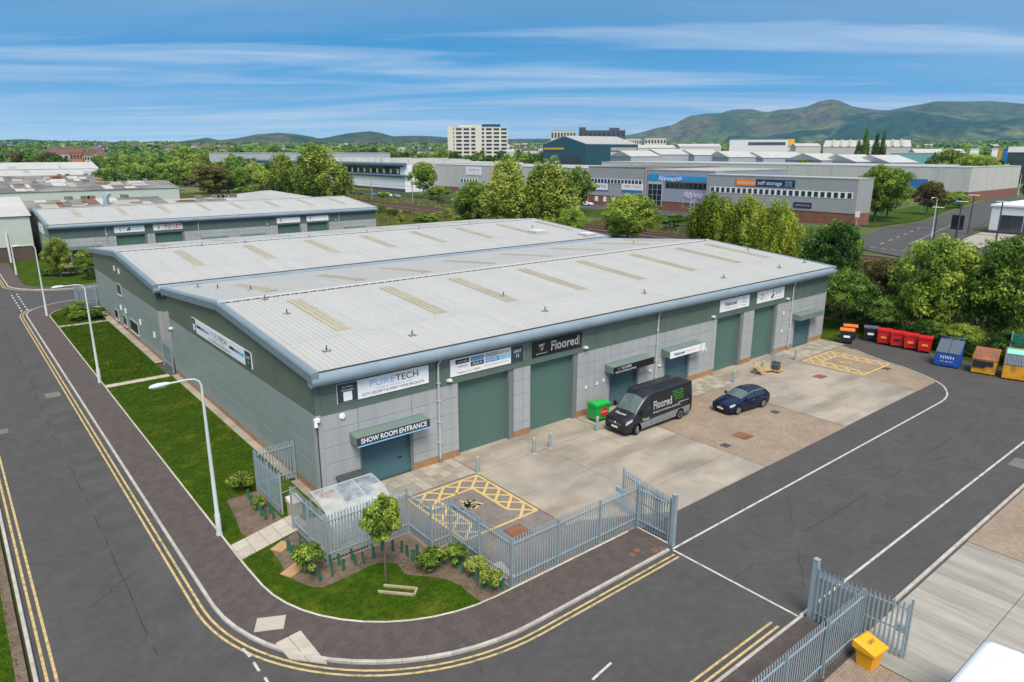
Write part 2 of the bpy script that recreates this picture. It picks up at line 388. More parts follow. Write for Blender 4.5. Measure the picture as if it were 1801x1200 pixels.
mat('gutter_blue', (.225, .292, .345), .35, var=.07, scale=.8, spec=.5, streak=((.15, .19, .215), .5, (.6, 2.0, 2.0)))
mat('roof_sheet', (.425, .424, .412), .55, var=.06, scale=.5, rand=.03, spec=.3, streak=((.375, .37, .35), .5, (2.2, .10, .1)))
mat('roof_rib_shade', (.27, .268, .258), .8, var=.25, scale=1.5)  # darker strip along each roof rib: rib shade put into the colour
mat('rooflight', (.40, .365, .27), .4, var=.16, scale=1.2, rand=.05, streak=((.29, .255, .175), .7, (3, .3, .3)))
mat('ridge_filler', (.05, .05, .05), .9, var=.1)
mat('door_green', (.078, .150, .128), .45, var=.05, scale=.7, spec=.5)
mat('shutter_teal', (.072, .155, .185), .4, var=.05, scale=.7, spec=.5)
mat('reveal', (.16, .185, .19), .5, var=.08)
mat('canopy_green', (.15, .205, .18), .45, var=.08, scale=1.2)
mat('pipe_grey', (.42, .46, .49), .4, var=.08)
mat('galv', (.315, .395, .44), .48, var=.16, scale=4, metal=.25, spec=.5, streak=((.22, .27, .29), .5, (6, 6, .6)))
mat('lamp_grey', (.56, .585, .59), .45, var=.06)
mat('steel_dark', (.06, .065, .07), .5, var=.1)
mat('rust', (.26, .105, .05), .9, var=.35, scale=3, col2=(.17, .08, .05))
plain('white', (.80, .80, .82), .4); plain('off_white', (.66, .66, .66), .45); plain('black', (.012, .012, .014), .4)
plain('dark_navy', (.03, .05, .065), .4); plain('pale_blue', (.26, .52, .78), .4); plain('ink', (.03, .035, .05), .5)
plain('grey_ink', (.30, .30, .32), .5); plain('red', (.62, .03, .025), .4); plain('blue', (.03, .16, .42), .4); plain('cyan', (.05, .50, .68), .4)
plain('mid_blue', (.06, .28, .56), .4); plain('mid_grey', (.33, .33, .33), .5); plain('orange', (.80, .25, .04), .45); plain('navy', (.015, .04, .13), .4)
plain('lime', (.12, .46, .06), .45); plain('faded_pink', (.62, .46, .44), .5); plain('orange_text', (.85, .36, .05), .45); plain('teal_dark', (.02, .10, .17), .4)
plain('bin_green', (.015, .40, .07), .42); plain('bin_red', (.55, .018, .022), .42); plain('bin_orange', (.80, .20, .04), .45); plain('bin_black', (.018, .02, .026), .45)
plain('rubber', (.014, .014, .015), .8); plain('grit_yellow', (.80, .38, .012), .45); mat('skip_yellow', (.66, .30, .02), .5, var=.2, scale=2, streak=((.20, .10, .05), .8, (2, 2, .8)))
mat('skip_blue', (.010, .075, .36), .45, var=.12, scale=2, streak=((.10, .08, .08), .4, (2, 2, .5))); mat('lid_grey', (.10, .125, .16), .55, var=.1)
mat('timber', (.42, .30, .17), .8, var=.25, scale=3); mat('timber_pale', (.36, .31, .21), .8, var=.2, scale=3); mat('cardboard', (.42, .25, .12), .85, var=.15)
mat('guard_green', (.018, .135, .085), .5, var=.15, rand=.15); mat('net_green', (.02, .22, .15), .6, var=.15)
mat('bark', (.13, .10, .075), .95, var=.3, scale=3)
glassy('glass_dark', (.018, .024, .030)); glassy('glass_far', (.035, .045, .055), .12); glassy('screen_glass', (.10, .135, .135))
mat('van_paint', (.024, .027, .031), .28, var=.04, metal=.35, spec=.6); mat('van_lower', (.20, .21, .22), .4, var=.05)
mat('car_blue', (.005, .017, .055), .16, var=.04, metal=.4, spec=.7); mat('chrome', (.62, .64, .66), .2, metal=.9); mat('alloy', (.40, .41, .43), .3, metal=.7)
plain('lamp_lens', (.40, .42, .44), .1); plain('lamp_red', (.42, .015, .012), .2); plain('plate_white', (.78, .78, .70), .4); plain('plate_yellow', (.75, .52, .06), .4)
clear_sheet('polycarbonate', (.66, .74, .78), .30)
foliage('leaf_mid', (0.071, 0.140, 0.023), (0.199, 0.306, 0.042), (0.445, 0.539, 0.091))
foliage('leaf_light', (0.095, 0.160, 0.025), (0.244, 0.328, 0.050), (0.488, 0.542, 0.119))
foliage('leaf_dark', (0.031, 0.079, 0.019), (0.092, 0.187, 0.034), (0.247, 0.371, 0.066))
foliage('leaf_yellow', (0.082, 0.136, 0.014), (0.231, 0.311, 0.030), (0.423, 0.476, 0.069))
foliage('leaf_rust', (0.060, 0.055, 0.019), (0.130, 0.117, 0.035), (0.220, 0.198, 0.064))
foliage('grass_blade', (.018, .048, .002), (.040, .080, .003), (.085, .118, .010), 1.6)
foliage('tall_grass', (.085, .115, .024), (.190, .205, .055), (.330, .310, .120), .5)

# ---------------------------------------------------------------- terrain out to the horizon
def terrain():
    rs = [0, 60, 120, 200, 330, 450, 600, 800, 1100, 1500, 2100, 3000, 4200, 6000, 9000, 15000]; n = 96; mb = MB(); rings = []
    for r in rs[1:]:
        rings.append([(r * math.cos(2 * math.pi * k / n), r * math.sin(2 * math.pi * k / n),
                       -.16 + terrain_z(r) * 1.0) for k in range(n)])
    mb.loft(rings, False, 0, True, True)
    mb.add([(0, 0, -.16)] + rings[0], [(0, 1 + k, 1 + (k + 1) % n) for k in range(n)])
    tag(mb.build('ground', 'terrain'), kind='structure')
terrain()

def hills(sil, D, base_y, m, name, rough, wide=.22, step=7, seed=0):
    """a ridge at distance D: its skyline is read off the photograph as directions"""
    xs = np.array([p[0] for p in sil], float); ys = np.array([p[1] for p in sil], float)
    px = np.arange(xs[0], xs[-1] + 1, step); py = np.interp(px, xs, ys); rg = np.random.default_rng(seed)
    M = 40; rr = np.linspace(1 - wide, 1 + wide, M); mb = MB(); v = []; n = len(px)
    octs = [(rg.uniform(.012, .022) * 2 ** k, rg.uniform(5, 12) * 1.9 ** k, rg.uniform(0, 6), .58 ** k) for k in range(5)]
    for j, q in enumerate(rr):
        t = 1 - abs(q - 1) / wide; prof = t * t * (3 - 2 * t)
        for i in range(n):
            p = at_range(px[i], py[i], D); b = at_range(px[i], base_y, D)
            edge = min(1, (px[i] - xs[0]) / 60 + .02, (xs[-1] - px[i]) / 60 + .02)
            nz = sum(a * math.sin(px[i] * f + q * g + ph) * math.cos(q * g * 1.3 + px[i] * f * .7) for f, g, ph, a in octs)
            h = (p.z - b.z) * prof * (1 + rough * nz * (1 - prof) * 1.7)
            v.append((p.x * q, p.y * q, 20 + (b.z - 20) * min(1, prof * 2.2) + h))
    f = [(j * n + i, j * n + i + 1, (j + 1) * n + i + 1, (j + 1) * n + i) for j in range(M - 1) for i in range(n - 1)]
    mb.add(v, f, 0, True); tag(mb.build(name, m), kind='structure')
mat('hill_far', (.052, .092, .026), .95, var=1.0, scale=.010, col2=(.105, .092, .052), mixpos=(.45, .66), detail=12, bump=.0, streak=((.022, .046, .022), .95, (.0012, .0012, .0035)))
mat('hill_wood', (.008, .046, .028), .95, var=.9, scale=.012, col2=(.085, .115, .045), mixpos=(.50, .58), detail=12)
mat('hill_left', (.020, .056, .022), .95, var=.8, scale=.016, col2=(.075, .075, .045), mixpos=(.5, .66), detail=12)
hills([(1090, 241), (1115, 237), (1150, 228), (1180, 222), (1215, 205), (1240, 202), (1270, 203), (1282, 194), (1320, 192), (1345, 198), (1355, 198), (1375, 194), (1420, 190), (1440, 183), (1465, 180), (1490, 186), (1510, 190), (1540, 194), (1580, 195), (1640, 196), (1720, 200), (1850, 210), (2000, 240)], 8600, 243, 'hill_far', 'hills', .55, seed=3)
hills([(1500, 241), (1540, 200), (1565, 194), (1600, 187), (1650, 181), (1700, 179), (1740, 178), (1801, 183), (1900, 186), (2100, 200), (2300, 241)], 9600, 243, 'hill_far', 'hills', .55, seed=5)
hills([(1280, 241), (1330, 238), (1380, 233), (1430, 222), (1480, 206), (1530, 198), (1560, 197), (1600, 196), (1650, 201), (1690, 207), (1720, 213), (1760, 213), (1801, 207), (1900, 203), (2050, 225), (2150, 241)], 6800, 243, 'hill_wood', 'hills', .5, seed=8)
hills([(300, 251), (340, 246), (365, 242), (385, 247), (420, 243), (450, 237), (490, 234), (520, 236), (550, 241), (562, 244), (580, 241), (610, 235), (650, 231), (670, 234), (690, 240), (730, 239), (760, 240), (800, 243), (880, 245), (1000, 244), (1110, 247)], 4600, 252, 'hill_left', 'hills', .5, wide=.16, seed=11)
hills([(-200, 247), (-60, 246), (0, 247), (40, 245), (100, 249), (200, 250), (280, 252), (330, 253)], 4900, 254, 'hill_left', 'hills', .4, wide=.16, seed=13)

# ---------------------------------------------------------------- roads, footways, yards (flat sheets, each above the last)
sheet('road', [(0, -40), (72, -40), (72, 128), (6, 128), (6, 420), (0, 420)], 0.0, 'asphalt')
def arc(c, r, a0, a1, n): return [(c[0] + r * math.cos(R(a0 + (a1 - a0) * i / n)), c[1] + r * math.sin(R(a0 + (a1 - a0) * i / n))) for i in range(n + 1)]
KERB = [(6.1, y) for y in np.arange(94, 27.1, -3)] + arc((15.5, 27.1), 9.4, 180, 270, 22) + [(18, 17.7), (21, 17.7), (24.2, 17.7)]
KERB = arc((13.0, 94), 6.9, 100, 180, 14)[:-1] + KERB                     # the side road's corner first
EDGE = [(8.15, y) for y in np.arange(92, 27.3, -3)] + arc((15.45, 27.25), 7.25, 180, 270, 22) + [(18, 20.0), (21, 20.0), (24.3, 20.0)]
EDGE = arc((13.0, 92), 4.85, 95, 180, 14)[:-1] + EDGE
fw = MB(); a = offset_path(KERB, .13); fw.add([(x, y, .11) for x, y in a] + [(x, y, .11) for x, y in EDGE],
      [(i, i + 1, len(a) + i + 1, len(a) + i) for i in range(min(len(a), len(EDGE)) - 1)])
n0 = min(len(a), len(EDGE))
fw.build('pavement', 'footway')['kind'] = 'structure'
sheet('pavement', [(15.4, 17.83), (24.2, 17.83), (24.3, 19.98), (15.4, 19.98)], .113, 'footway')
def kerbs(name, path, step, d0, d1, z0, z1, m, inset=.006):
    root = tag(link(name, None), kind='structure'); ps = resample(path, step)
    for p, q in zip(ps, ps[1:]):
        ang = math.atan2(q[1] - p[1], q[0] - p[0]); l = math.hypot(q[0] - p[0], q[1] - p[1])
        key = (name, round(l, 2)); me = KM.get(key)
        if not me:
            mb = MB(); b = .02; mb.loft([[(inset, d0, z0), (l - inset, d0, z0), (l - inset, d1, z0), (inset, d1, z0)], [(inset, d0, z1 - b), (l - inset, d0, z1 - b), (l - inset, d1, z1 - b), (inset, d1, z1 - b)],
                               [(inset, d0 + b, z1), (l - inset, d0 + b, z1), (l - inset, d1 - b, z1), (inset, d1 - b, z1)]]); me = mb.mesh('kerbstone', m); KM[key] = me
        link('kerbstone', me, root, (p[0], p[1], 0), ang)
    return root
KM = {}
kerbs('kerb', KERB, .915, 0, .14, -.02, .125, 'kerb'); kerbs('edging', EDGE, .915, -.03, .06, .02, .135, 'edging')
kerbs('kerb', [(-.02, 120), (-.02, -30)], .915, -.14, 0, -.02, .125, 'kerb')
kerbs('kerb', [(24.2, 11.38), (0, 11.38)], .915, -.02, .12, -.02, .125, 'kerb')
kerbs('kerb', [(28.0, 9.35), (70, 9.35)], .915, -.07, .07, -.02, .03, 'edging')
kerbs('edging', [(24.28, 19.95), (24.28, 17.85)], .915, -.06, .06, .02, .135, 'edging')
sheet('lawn', [(66.3, 31.2), (68.2, 31.4), (70.5, 30.2), (75, 30.5), (75, 40), (66.3, 40)], .02, 'grass'); sheet('lawn', [(69.9, 30), (75, 30), (75, 10), (67.9, 10), (68.2, 17), (69.2, 22)], .012, 'grass')
# far side of the side road, at the left
FARK = [(6.1, 200), (6.1, 124), (6.15, 120)] + arc((14.5, 118), 8.4, 180, 255, 14) + [(20, 109.9), (40, 109.7)]
kerbs('kerb', FARK, .915, 0, .14, -.02, .125, 'kerb')
sheet('pavement', strip(offset_path(FARK, .13), offset_path(FARK, 1.9)), .11, 'footway')
sheet('lawn', [(8.0, 200), (8.0, 124)] + arc((14.5, 118), 6.4, 180, 255, 10) + [(18.6, 111.9), (18.6, 123), (13.1, 124), (13.1, 200)], .105, 'grass')
# verge on the left of the road
sheet('verge', [(-60, -40), (-.45, -40), (-.45, 125), (-60, 125)], .085, 'grass')
sheet('bare_earth', [(-.5, -40), (-.15, -40), (-.15, 125), (-.5, 125)], .095, 'soil')
# lawns along the gables
sheet('lawn', [(8.2, 31.0), (8.2, 60.2), (13.0, 60.2), (13.0, 31.0)], .118, 'grass')
sheet('lawn', [(8.2, 61.0), (8.2, 85.2), (12.8, 85.2), (12.8, 61.0)], .118, 'grass')
sheet('lawn', [(8.2, 86.1), (8.2, 92)] + [(x, y) for x, y in arc((13, 92), 4.75, 180, 110, 8)] + [(12.8, 86.1)], .118, 'grass')
sheet('lawn', [(8.2, 29.6)] + arc((15.45, 27.25), 7.2, 180, 270, 22) + [(16.2, 20.05), (16.2, 24.5), (15.2, 24.5), (15.2, 26.6), (11.0, 26.6), (11.0, 30.4), (8.2, 29.7)], .118, 'grass')
bed = [G(*p, .12) for p in [(476, 966), (490, 985), (504, 1008), (520, 1022), (535, 1028), (552, 1033), (567, 1033), (583, 1027), (600, 1019), (630, 1006), (650, 995), (667, 990), (690, 990), (702, 996), (712, 1010), (733, 1013), (766, 1015), (790, 1021), (810, 1030), (836, 1052), (852, 1062)]]
sheet('planting_bed', [(p.x, p.y) for p in bed] + [(16.2, 20.1), (16.2, 24.5), (15.2, 24.5), (15.2, 26.6), (11.05, 26.6), (11.05, 30.2)], .124, 'soil')
bed2 = [G(*p, .12) for p in [(418, 895), (430, 905), (445, 925), (450, 945), (456, 938)]]
sheet('planting_bed', [(9.5, 35.6), (9.35, 34.2), (9.15, 32.9), (8.95, 31.6), (9.2, 31.05), (11.0, 31.3), (11.1, 35.6)], .124, 'soil')
for y0, y1 in ((60.2, 61.0), (85.2, 86.1)):
    root = tag(link('path', None), kind='structure')
    for i in range(5): MB().bbox(8.22 + i * .93, 9.13 + i * .93, y0 + .02, y1 - .02, .05, .125, .006).build('slab', 'pale_slab', root)
root = tag(link('path', None), kind='structure')                            # slab path to the pedestrian gate
for i in range(5):
    for j in range(2):
        dx = 8.22 + i * .72; ys_ = lambda x_: 29.42 + .30 * (x_ - 8.2) + j * .78
        MB().prism([(dx, ys_(dx)), (dx + .70, ys_(dx + .7)), (dx + .70, ys_(dx + .7) + .76), (dx, ys_(dx) + .76)], .04, .126 + random.uniform(0, .006)).build('slab', 'pale_slab', root)
root = tag(link('tactile_paving', None), kind='structure')                  # dropped crossing slabs at the corner
ta, tb, tc2, td = [G(*p, .11) for p in ((529, 1109), (484, 1132), (508, 1158), (576, 1167))]
for i in range(2):
    for j in range(4):
        def bl(u, v): return ta.lerp(tb, u).lerp(td.lerp(tc2, u), v)
        q4 = [bl((i + .02) / 2, (j + .015) / 4), bl((i + .98) / 2, (j + .015) / 4), bl((i + .98) / 2, (j + .985) / 4), bl((i + .02) / 2, (j + .985) / 4)]
        mb = MB().prism([(q.x, q.y) for q in q4], .05, .122)
        for w in range(30):
            q = q4[0].lerp(q4[1], (w % 5 + .5) / 5).lerp(q4[3].lerp(q4[2], (w % 5 + .5) / 5), (w // 5 + .5) / 6); mb.box(q.x - .02, q.x + .02, q.y - .02, q.y + .02, .122, .126)
        mb.build('slab', 'pale_slab', root)
# edge strip along the gables
sheet('path', [(13.0, 35.9), (13.6, 35.9), (13.6, 60.5), (13.0, 60.5)], .10, 'concrete'); sheet('path', [(12.8, 65), (13.5, 65), (13.5, 95), (12.8, 95)], .10, 'concrete')
sheet('path', [(11.2, 27.0), (13.6, 27.0), (13.6, 35.7), (11.2, 35.7)], .062, 'concrete')
# forecourt: block paving and concrete bays
sheet('block_paving', [(11.1, 24.6), (16.4, 24.6), (16.4, 20.05), (24.3, 20.05), (24.3, 19.85), (27.0, 19.85), (22.1, 23.2), (21.8, 23.4), (21.8, 30.0), (13.5, 30.0), (13.5, 26.9), (11.1, 26.9)], .012, 'paving_grey')
sheet('block_paving', [(35.6, 19.85), (45.4, 19.85), (45.4, 30.0), (35.6, 30.0)], .012, 'paving_brown')
sheet('block_paving', [(57.0, 19.87), (60.35, 19.87), (61.0, 20.7), (61.6, 21.65), (62.4, 23.25), (63.05, 25.25), (64.05, 27.4), (64.9, 29.0), (65.3, 30.0), (57.0, 30.0)], .012, 'paving_brown')
def slabs(name, xs, ys, z0, z1, m, cut=None):
    root = tag(link(name, None), kind='structure')
    for i in range(len(xs) - 1):
        for j in range(len(ys) - 1):
            MB().bbox(xs[i] + .012, xs[i + 1] - .012, ys[j] + .012, ys[j + 1] - .012, z0, z1, .006).build('concrete_slab', m, root)
    return root
slabs('concrete_apron', [21.85, 27.2, 31.5, 35.55], [22.4, 26.2, 30.0], -.1, .026, 'concrete')
rt = slabs('concrete_apron', [27.2, 31.5, 35.55], [19.85, 22.4], -.1, .026, 'concrete')
MB().prism([(27.18, 19.87), (27.18, 22.38), (22.6, 22.38)], -.1, .026).build('concrete_slab', 'concrete', rt)
slabs('concrete_apron', [45.45, 49.3, 53.1, 56.95], [19.9, 23.2, 26.6, 30.0], -.1, .026, 'concrete')
slabs('concrete_apron', [21.9, 27.1, 32.3], [30.02, 32.9], -.1, .028, 'concrete'); slabs('concrete_apron', [47.7, 52.4, 57.3], [30.02, 32.9], -.1, .028, 'concrete')
def flags(x0, x1, y0, y1, nx, ny):
    root = tag(link('flagstone_path', None), kind='structure')
    for i in range(nx):
        for j in range(ny):
            a0 = x0 + (x1 - x0) * i / nx; b0 = y0 + (y1 - y0) * j / ny
            MB().box(a0 + .006, a0 + (x1 - x0) / nx - .006, b0 + .006, b0 + (y1 - y0) / ny - .006, -.05, .03 + random.uniform(0, .006)).build('flagstone', 'flagstone', root)
flags(13.6, 21.85, 30.03, 32.55, 14, 4); flags(32.35, 47.65, 30.03, 32.55, 25, 4); flags(57.35, 66.0, 30.03, 32.55, 14, 4)
# the yard on the other side of the estate road
slabs('concrete_apron', [23.9, 27.9, 31.8, 35.6], [-4, -.5, 3, 6.2, 9.25], -.1, .02, 'concrete_brushed')
sheet('block_paving', [(35.65, -20), (60, -20), (60, 9.27), (35.65, 9.27)], .012, 'paving_brown')
sheet('block_paving', [(8, -20), (23.85, -20), (23.85, 9.0), (8, 9.0)], .012, 'paving_brown')
sheet('pavement', [(-.0, 9.1), (24.2, 9.1), (24.2, 11.26), (0, 11.26)], .11, 'footway')
sheet('asphalt_patch', [(.2, 21.5), (5.7, 24.0), (9.0, 16.6), (12.5, 15.6), (12.5, 11.6), (.2, 11.6)], .004, 'asphalt_new')
sheet('asphalt_patch', [(4.05, 24.2), (5.55, 25.2), (5.55, 74), (3.75, 74)], .004, 'asphalt_new')
sm_ = MB(); ribbon(sm_, [(3.72 + .06 * math.sin(y * .21) + .02 * math.sin(y * 1.3), y) for y in np.arange(24.5, 100, 1.0)], -.022, .022, .0065); sm_.build('road_seam', 'seam')['kind'] = 'structure'
sm_ = MB(); ribbon(sm_, [(24.4 + x, 14.6 + .05 * math.sin(x * .4)) for x in np.arange(0, 42, 1.0)], -.02, .02, .0065); sm_.build('road_seam', 'seam')['kind'] = 'structure'
# cracks, trench repairs and wheel wear in the surfacing
def crack(x0, y0, x1, y1, n, amp, m='seam', w=.02, seed=0):
    g_ = random.Random(seed); ps = [(x0 + (x1 - x0) * k / n + g_.uniform(-amp, amp), y0 + (y1 - y0) * k / n + g_.uniform(-amp, amp)) for k in range(n + 1)]
    mb_ = MB(); ribbon(mb_, ps, -w, w, .0072); mb_.build('road_crack', m)['kind'] = 'structure'
for k, a_ in enumerate(((.5, 23.5, 8.8, 17.2), (2.2, 30, 5.9, 33), (26, 12.2, 33, 16.9), (38, 16.5, 47, 13.0), (48, 10.5, 56, 16.0), (12.2, 11.8, 12.5, 17.2), (1.0, 50, 3.6, 52), (60, 12, 64, 22))): crack(*a_, 26, .11, seed=k, w=.014)
mat('asphalt_patch', (.060, .058, .057), .9, var=.2, scale=3, bump=.4); mat('asphalt_pale', (.16, .145, .13), .92, var=.22, scale=2, bump=.4)
for p_, w_, h_ in (((93, 695), 1.0, 1.3), ((2, 760), .8, 1.0), ((1795, 815), 1.6, .9)):
    q = G(*p_); sheet('asphalt_patch', [(q.x - w_ / 2, q.y - h_ / 2), (q.x + w_ / 2, q.y - h_ / 2 + .03), (q.x + w_ / 2 - .03, q.y + h_ / 2), (q.x - w_ / 2, q.y + h_ / 2)], .0062, 'asphalt_pale')
for k in range(12):
    cx_, cy_, rr_ = random.uniform(26, 62), random.uniform(12, 16.9), random.uniform(.12, .45)
    sheet('oil_stain', [(cx_ + rr_ * (1 + .3 * math.sin(3 * t + k)) * math.cos(t) * 1.4, cy_ + rr_ * (1 + .25 * math.sin(4 * t + k * 2)) * math.sin(t)) for t in np.linspace(0, 2 * math.pi, 18, endpoint=False)], .0068 + k * .0001, 'asphalt_patch')
# painted lines
yl = MB(); KY = KERB[8:]
for d in (-.30, -.55): ribbon(yl, resample(KY, .6), d - .05, d + .05, .009)
yl.build('double_yellow_lines', 'yellow_line')['kind'] = 'structure'
yl = MB()
for d in (.35, .62): ribbon(yl, [(0, y) for y in np.arange(62, -30, -1.5)], d - .05, d + .05, .009)
yl.build('double_yellow_lines', 'yellow_line')['kind'] = 'structure'
yl = MB()
for d in (11.62, 11.92): ribbon(yl, [(x, d) for x in np.arange(0, 23.2, 1.0)], -.05, .05, .009)
for d in (17.40, 17.15): ribbon(yl, [(22.4, d), (23.9, d)], -.05, .05, .0095)
yl.build('double_yellow_lines', 'yellow_line')['kind'] = 'structure'
yl = MB()
for d in (-.30, -.55): ribbon(yl, resample(FARK, .6), d - .05, d + .05, .009)
yl.build('double_yellow_lines', 'yellow_line')['kind'] = 'structure'
wl = MB(); WL1 = [(24.2, 17.74), (56.0, 17.74), (57.4, 17.95), (58.5, 18.35), (59.6, 18.95), (60.5, 19.7), (61.6, 21.3), (62.6, 23.2), (63.2, 25.2), (64.2, 27.3), (65.0, 28.8)]
ribbon(wl, resample(WL1, .7), -.06, .06, .014); wl.build('edge_line', 'white_line')['kind'] = 'structure'
wl = MB(); ribbon(wl, [(x, 11.42) for x in np.arange(24.3, 66, 1.0)], -.06, .06, .008); wl.build('edge_line', 'white_line')['kind'] = 'structure'
wl = MB(); ribbon(wl, [(24.15, 17.68), (24.15, 11.45)], -.055, .055, .007); wl.build('gateway_line', 'white_line')['kind'] = 'structure'
wl = MB()
for x in (56.2,): ribbon(wl, [(x - 4, 10.35), (x - 1, 10.35)], -.3, .3, .008)
wl.build('bay_mark', 'white_line')['kind'] = 'structure'
wl = MB()
for a_, b_ in (((427, 1141), (440, 1156)), ((446, 1165), (456, 1181)), ((466, 1192), (476, 1210)), ((1042, 1196), (1075, 1166)), ((970, 1262), (1010, 1226))):
    p_, q_ = G(*a_), G(*b_); ribbon(wl, [(p_.x, p_.y), (q_.x, q_.y)], -.05, .05, .010)
for k in range(7): ribbon(wl, [(5.9 + .1, 97.5 + k * 1.9), (5.9 + .1, 98.4 + k * 1.9)], -.08, .08, .008); ribbon(wl, [(6.6, 98 + k * 1.9), (6.6, 98.9 + k * 1.9)], -.08, .08, .008)
wl.build('give_way_marks', 'white_line')['kind'] = 'structure'
hatch_n = [0]
def hatch_bay(x0, x1, y0, y1, b, name, open_side=None):
    """yellow disabled bay with a hatched border"""
    mb = MB(); w = .075; z = .019
    def ln(p, q):
        dx, dy = q[0] - p[0], q[1] - p[1]; l = math.hypot(dx, dy)
        if l > .05: hatch_n[0] += 1; ribbon(mb, [p, q], -w, w, z + .00025 * (hatch_n[0] % 23))
    for (ax, ay, bx, by) in ((x0, y0, x1, y0), (x0, y1, x1, y1), (x0, y0, x0, y1), (x1, y0, x1, y1)): ln((ax, ay), (bx, by))
    ix0, ix1, iy0, iy1 = x0 + b, x1 - b, y0 + b, y1 - b
    for (ax, ay, bx, by) in ((ix0, iy0, ix0, iy1), (ix1, iy0, ix1, iy1), (ix0, iy1, ix1, iy1)): ln((ax, ay), (bx, by))
    n = max(2, round((y1 - y0) / b / .9)); hh = (y1 - y0) / n
    for k in range(n):
        ya, yb = y0 + k * hh, y0 + (k + 1) * hh
        for xa, xb in ((x0, ix0), (ix1, x1)): ln((xa, ya), (xb, yb)); ln((xa, yb), (xb, ya))
    n = max(2, round((ix1 - ix0) / b / .9)); hh = (ix1 - ix0) / n
    for k in range(n):
        xa, xb = ix0 + k * hh, ix0 + (k + 1) * hh; ln((xa, iy1), (xb, y1)); ln((xa, y1), (xb, iy1))
    z += .007; cx, cy = (ix0 + ix1) / 2, (iy0 + iy1) / 2                      # wheelchair symbol
    ps = [(cx + .42 * math.cos(t) - .05, cy + .42 * math.sin(t)) for t in np.linspace(.9, 5.6, 16)]; ribbon(mb, ps, -.05, .05, z)
    ribbon(mb, [(cx - .25, cy + .75), (cx - .1, cy + .1), (cx + .3, cy + .1), (cx + .5, cy - .35)], -.06, .06, z)
    mb.build(name, 'yellow_bay')['kind'] = 'structure'
hatch_bay(17.1, 21.7, 24.5, 29.75, 1.15, 'disabled_bay'); hatch_bay(57.6, 62.6, 24.4, 29.7, 1.15, 'disabled_bay')
# covers and drains
def cover(name, label, x, y, w, h, m, z, rz=0, group=None):
    r_ = thing(name, label, 'cover', (x, y, z), rz, group)
    MB().box(-w / 2 - .05, w / 2 + .05, -h / 2 - .05, h / 2 + .05, -.05, .004).build('frame', 'steel_dark' if m != 'pale_slab' else 'kerb', r_)
    mb = MB(); k = 6
    mb.box(-w / 2, w / 2, -h / 2, h / 2, -.03, .010)
    for i in range(k): mb.box(-w / 2 + .04, w / 2 - .04, -h / 2 + (i + .3) * h / k, -h / 2 + (i + .6) * h / k, .010, .014)
    mb.build('plate', m, r_)
cover('manhole_cover', 'square rusty manhole cover on grey paving inside the front fence', 19.57, 23.5, .95, .95, 'rust', .012)
cover('manhole_cover', 'square rusty manhole cover on brown paving in front of the blue car', 38.6, 23.4, .95, .95, 'rust', .012)
cover('drain_cover', 'small dark drain grate beside the rusty manhole near the van', 36.4, 23.2, .5, .45, 'steel_dark', .012)
cover('manhole_cover', 'brown manhole cover on concrete in front of the pallets', 54.5, 26.5, 1.0, .7, 'rust', .026)
cover('drain_cover', 'small dark drain grate beyond the brown paving of the far disabled bay', 61.0, 24.0, .55, .45, 'steel_dark', .022)
cover('drain_cover', 'small dark drain grate in brown paving behind the blue car', 44.2, 24.4, .5, .45, 'steel_dark', .012)
cover('drain_cover', 'black drain grate on grey paving close behind the palisade fence', 16.75, 23.4, .5, .5, 'steel_dark', .012)
cover('access_cover', 'pale square access cover in the footway near the street corner', 7.55, 24.25, 1.0, .75, 'pale_slab', .113, R(-28))
for i, p in enumerate([(1112, 975), (1120, 968), (1152, 967), (1166, 966)]):
    q = G(*p, .11); o = thing('valve_cover', 'small round rusty valve cover in the footway by the gate', 'cover', (q.x, q.y, .113), 0, 'valve covers by the gate')
    MB().lathe([(.16, -.03), (.16, .006), (.13, .012)], 14).build('lid', 'rust', o); MB().lathe([(.05, .01), (.04, .018)], 8).build('boss', 'steel_dark', o)
# oil stain with ashes in the bay
mb = MB()
for k in range(60):
    a_, r_ = random.uniform(0, 6.28), abs(random.gauss(0, .34)); s_ = random.uniform(.02, .10)
    mb.lathe([(s_, 0), (s_ * .8, .012)], 6, 0, (19.15 + r_ * math.cos(a_) * 1.5, 27.2 + r_ * math.sin(a_)))
o = mb.build('scorch_debris', 'black', None, (0, 0, .021)); tag(o, kind='stuff')

# railway beyond the estate
sheet('railway_bed', [(111.5, -150), (129.5, -150), (129.5, 900), (111.5, 900)], -.05, 'ballast')
for xr in (114.6, 118.3, 122.6, 126.3):
    root = tag(link('railway_track', None), kind='structure')
    mb = MB()
    for sx in (-.72, .72): mb.box(xr + sx - .07, xr + sx + .07, -140, 880, .02, .24)
    mb.build('rails', 'rail_steel', root); sl = MB()
    for y in np.arange(-60, 420, .75): sl.box(xr - 1.25, xr + 1.25, y, y + .26, -.08, .06)
    tag(sl.build('sleepers', 'sleeper', root), kind='stuff')
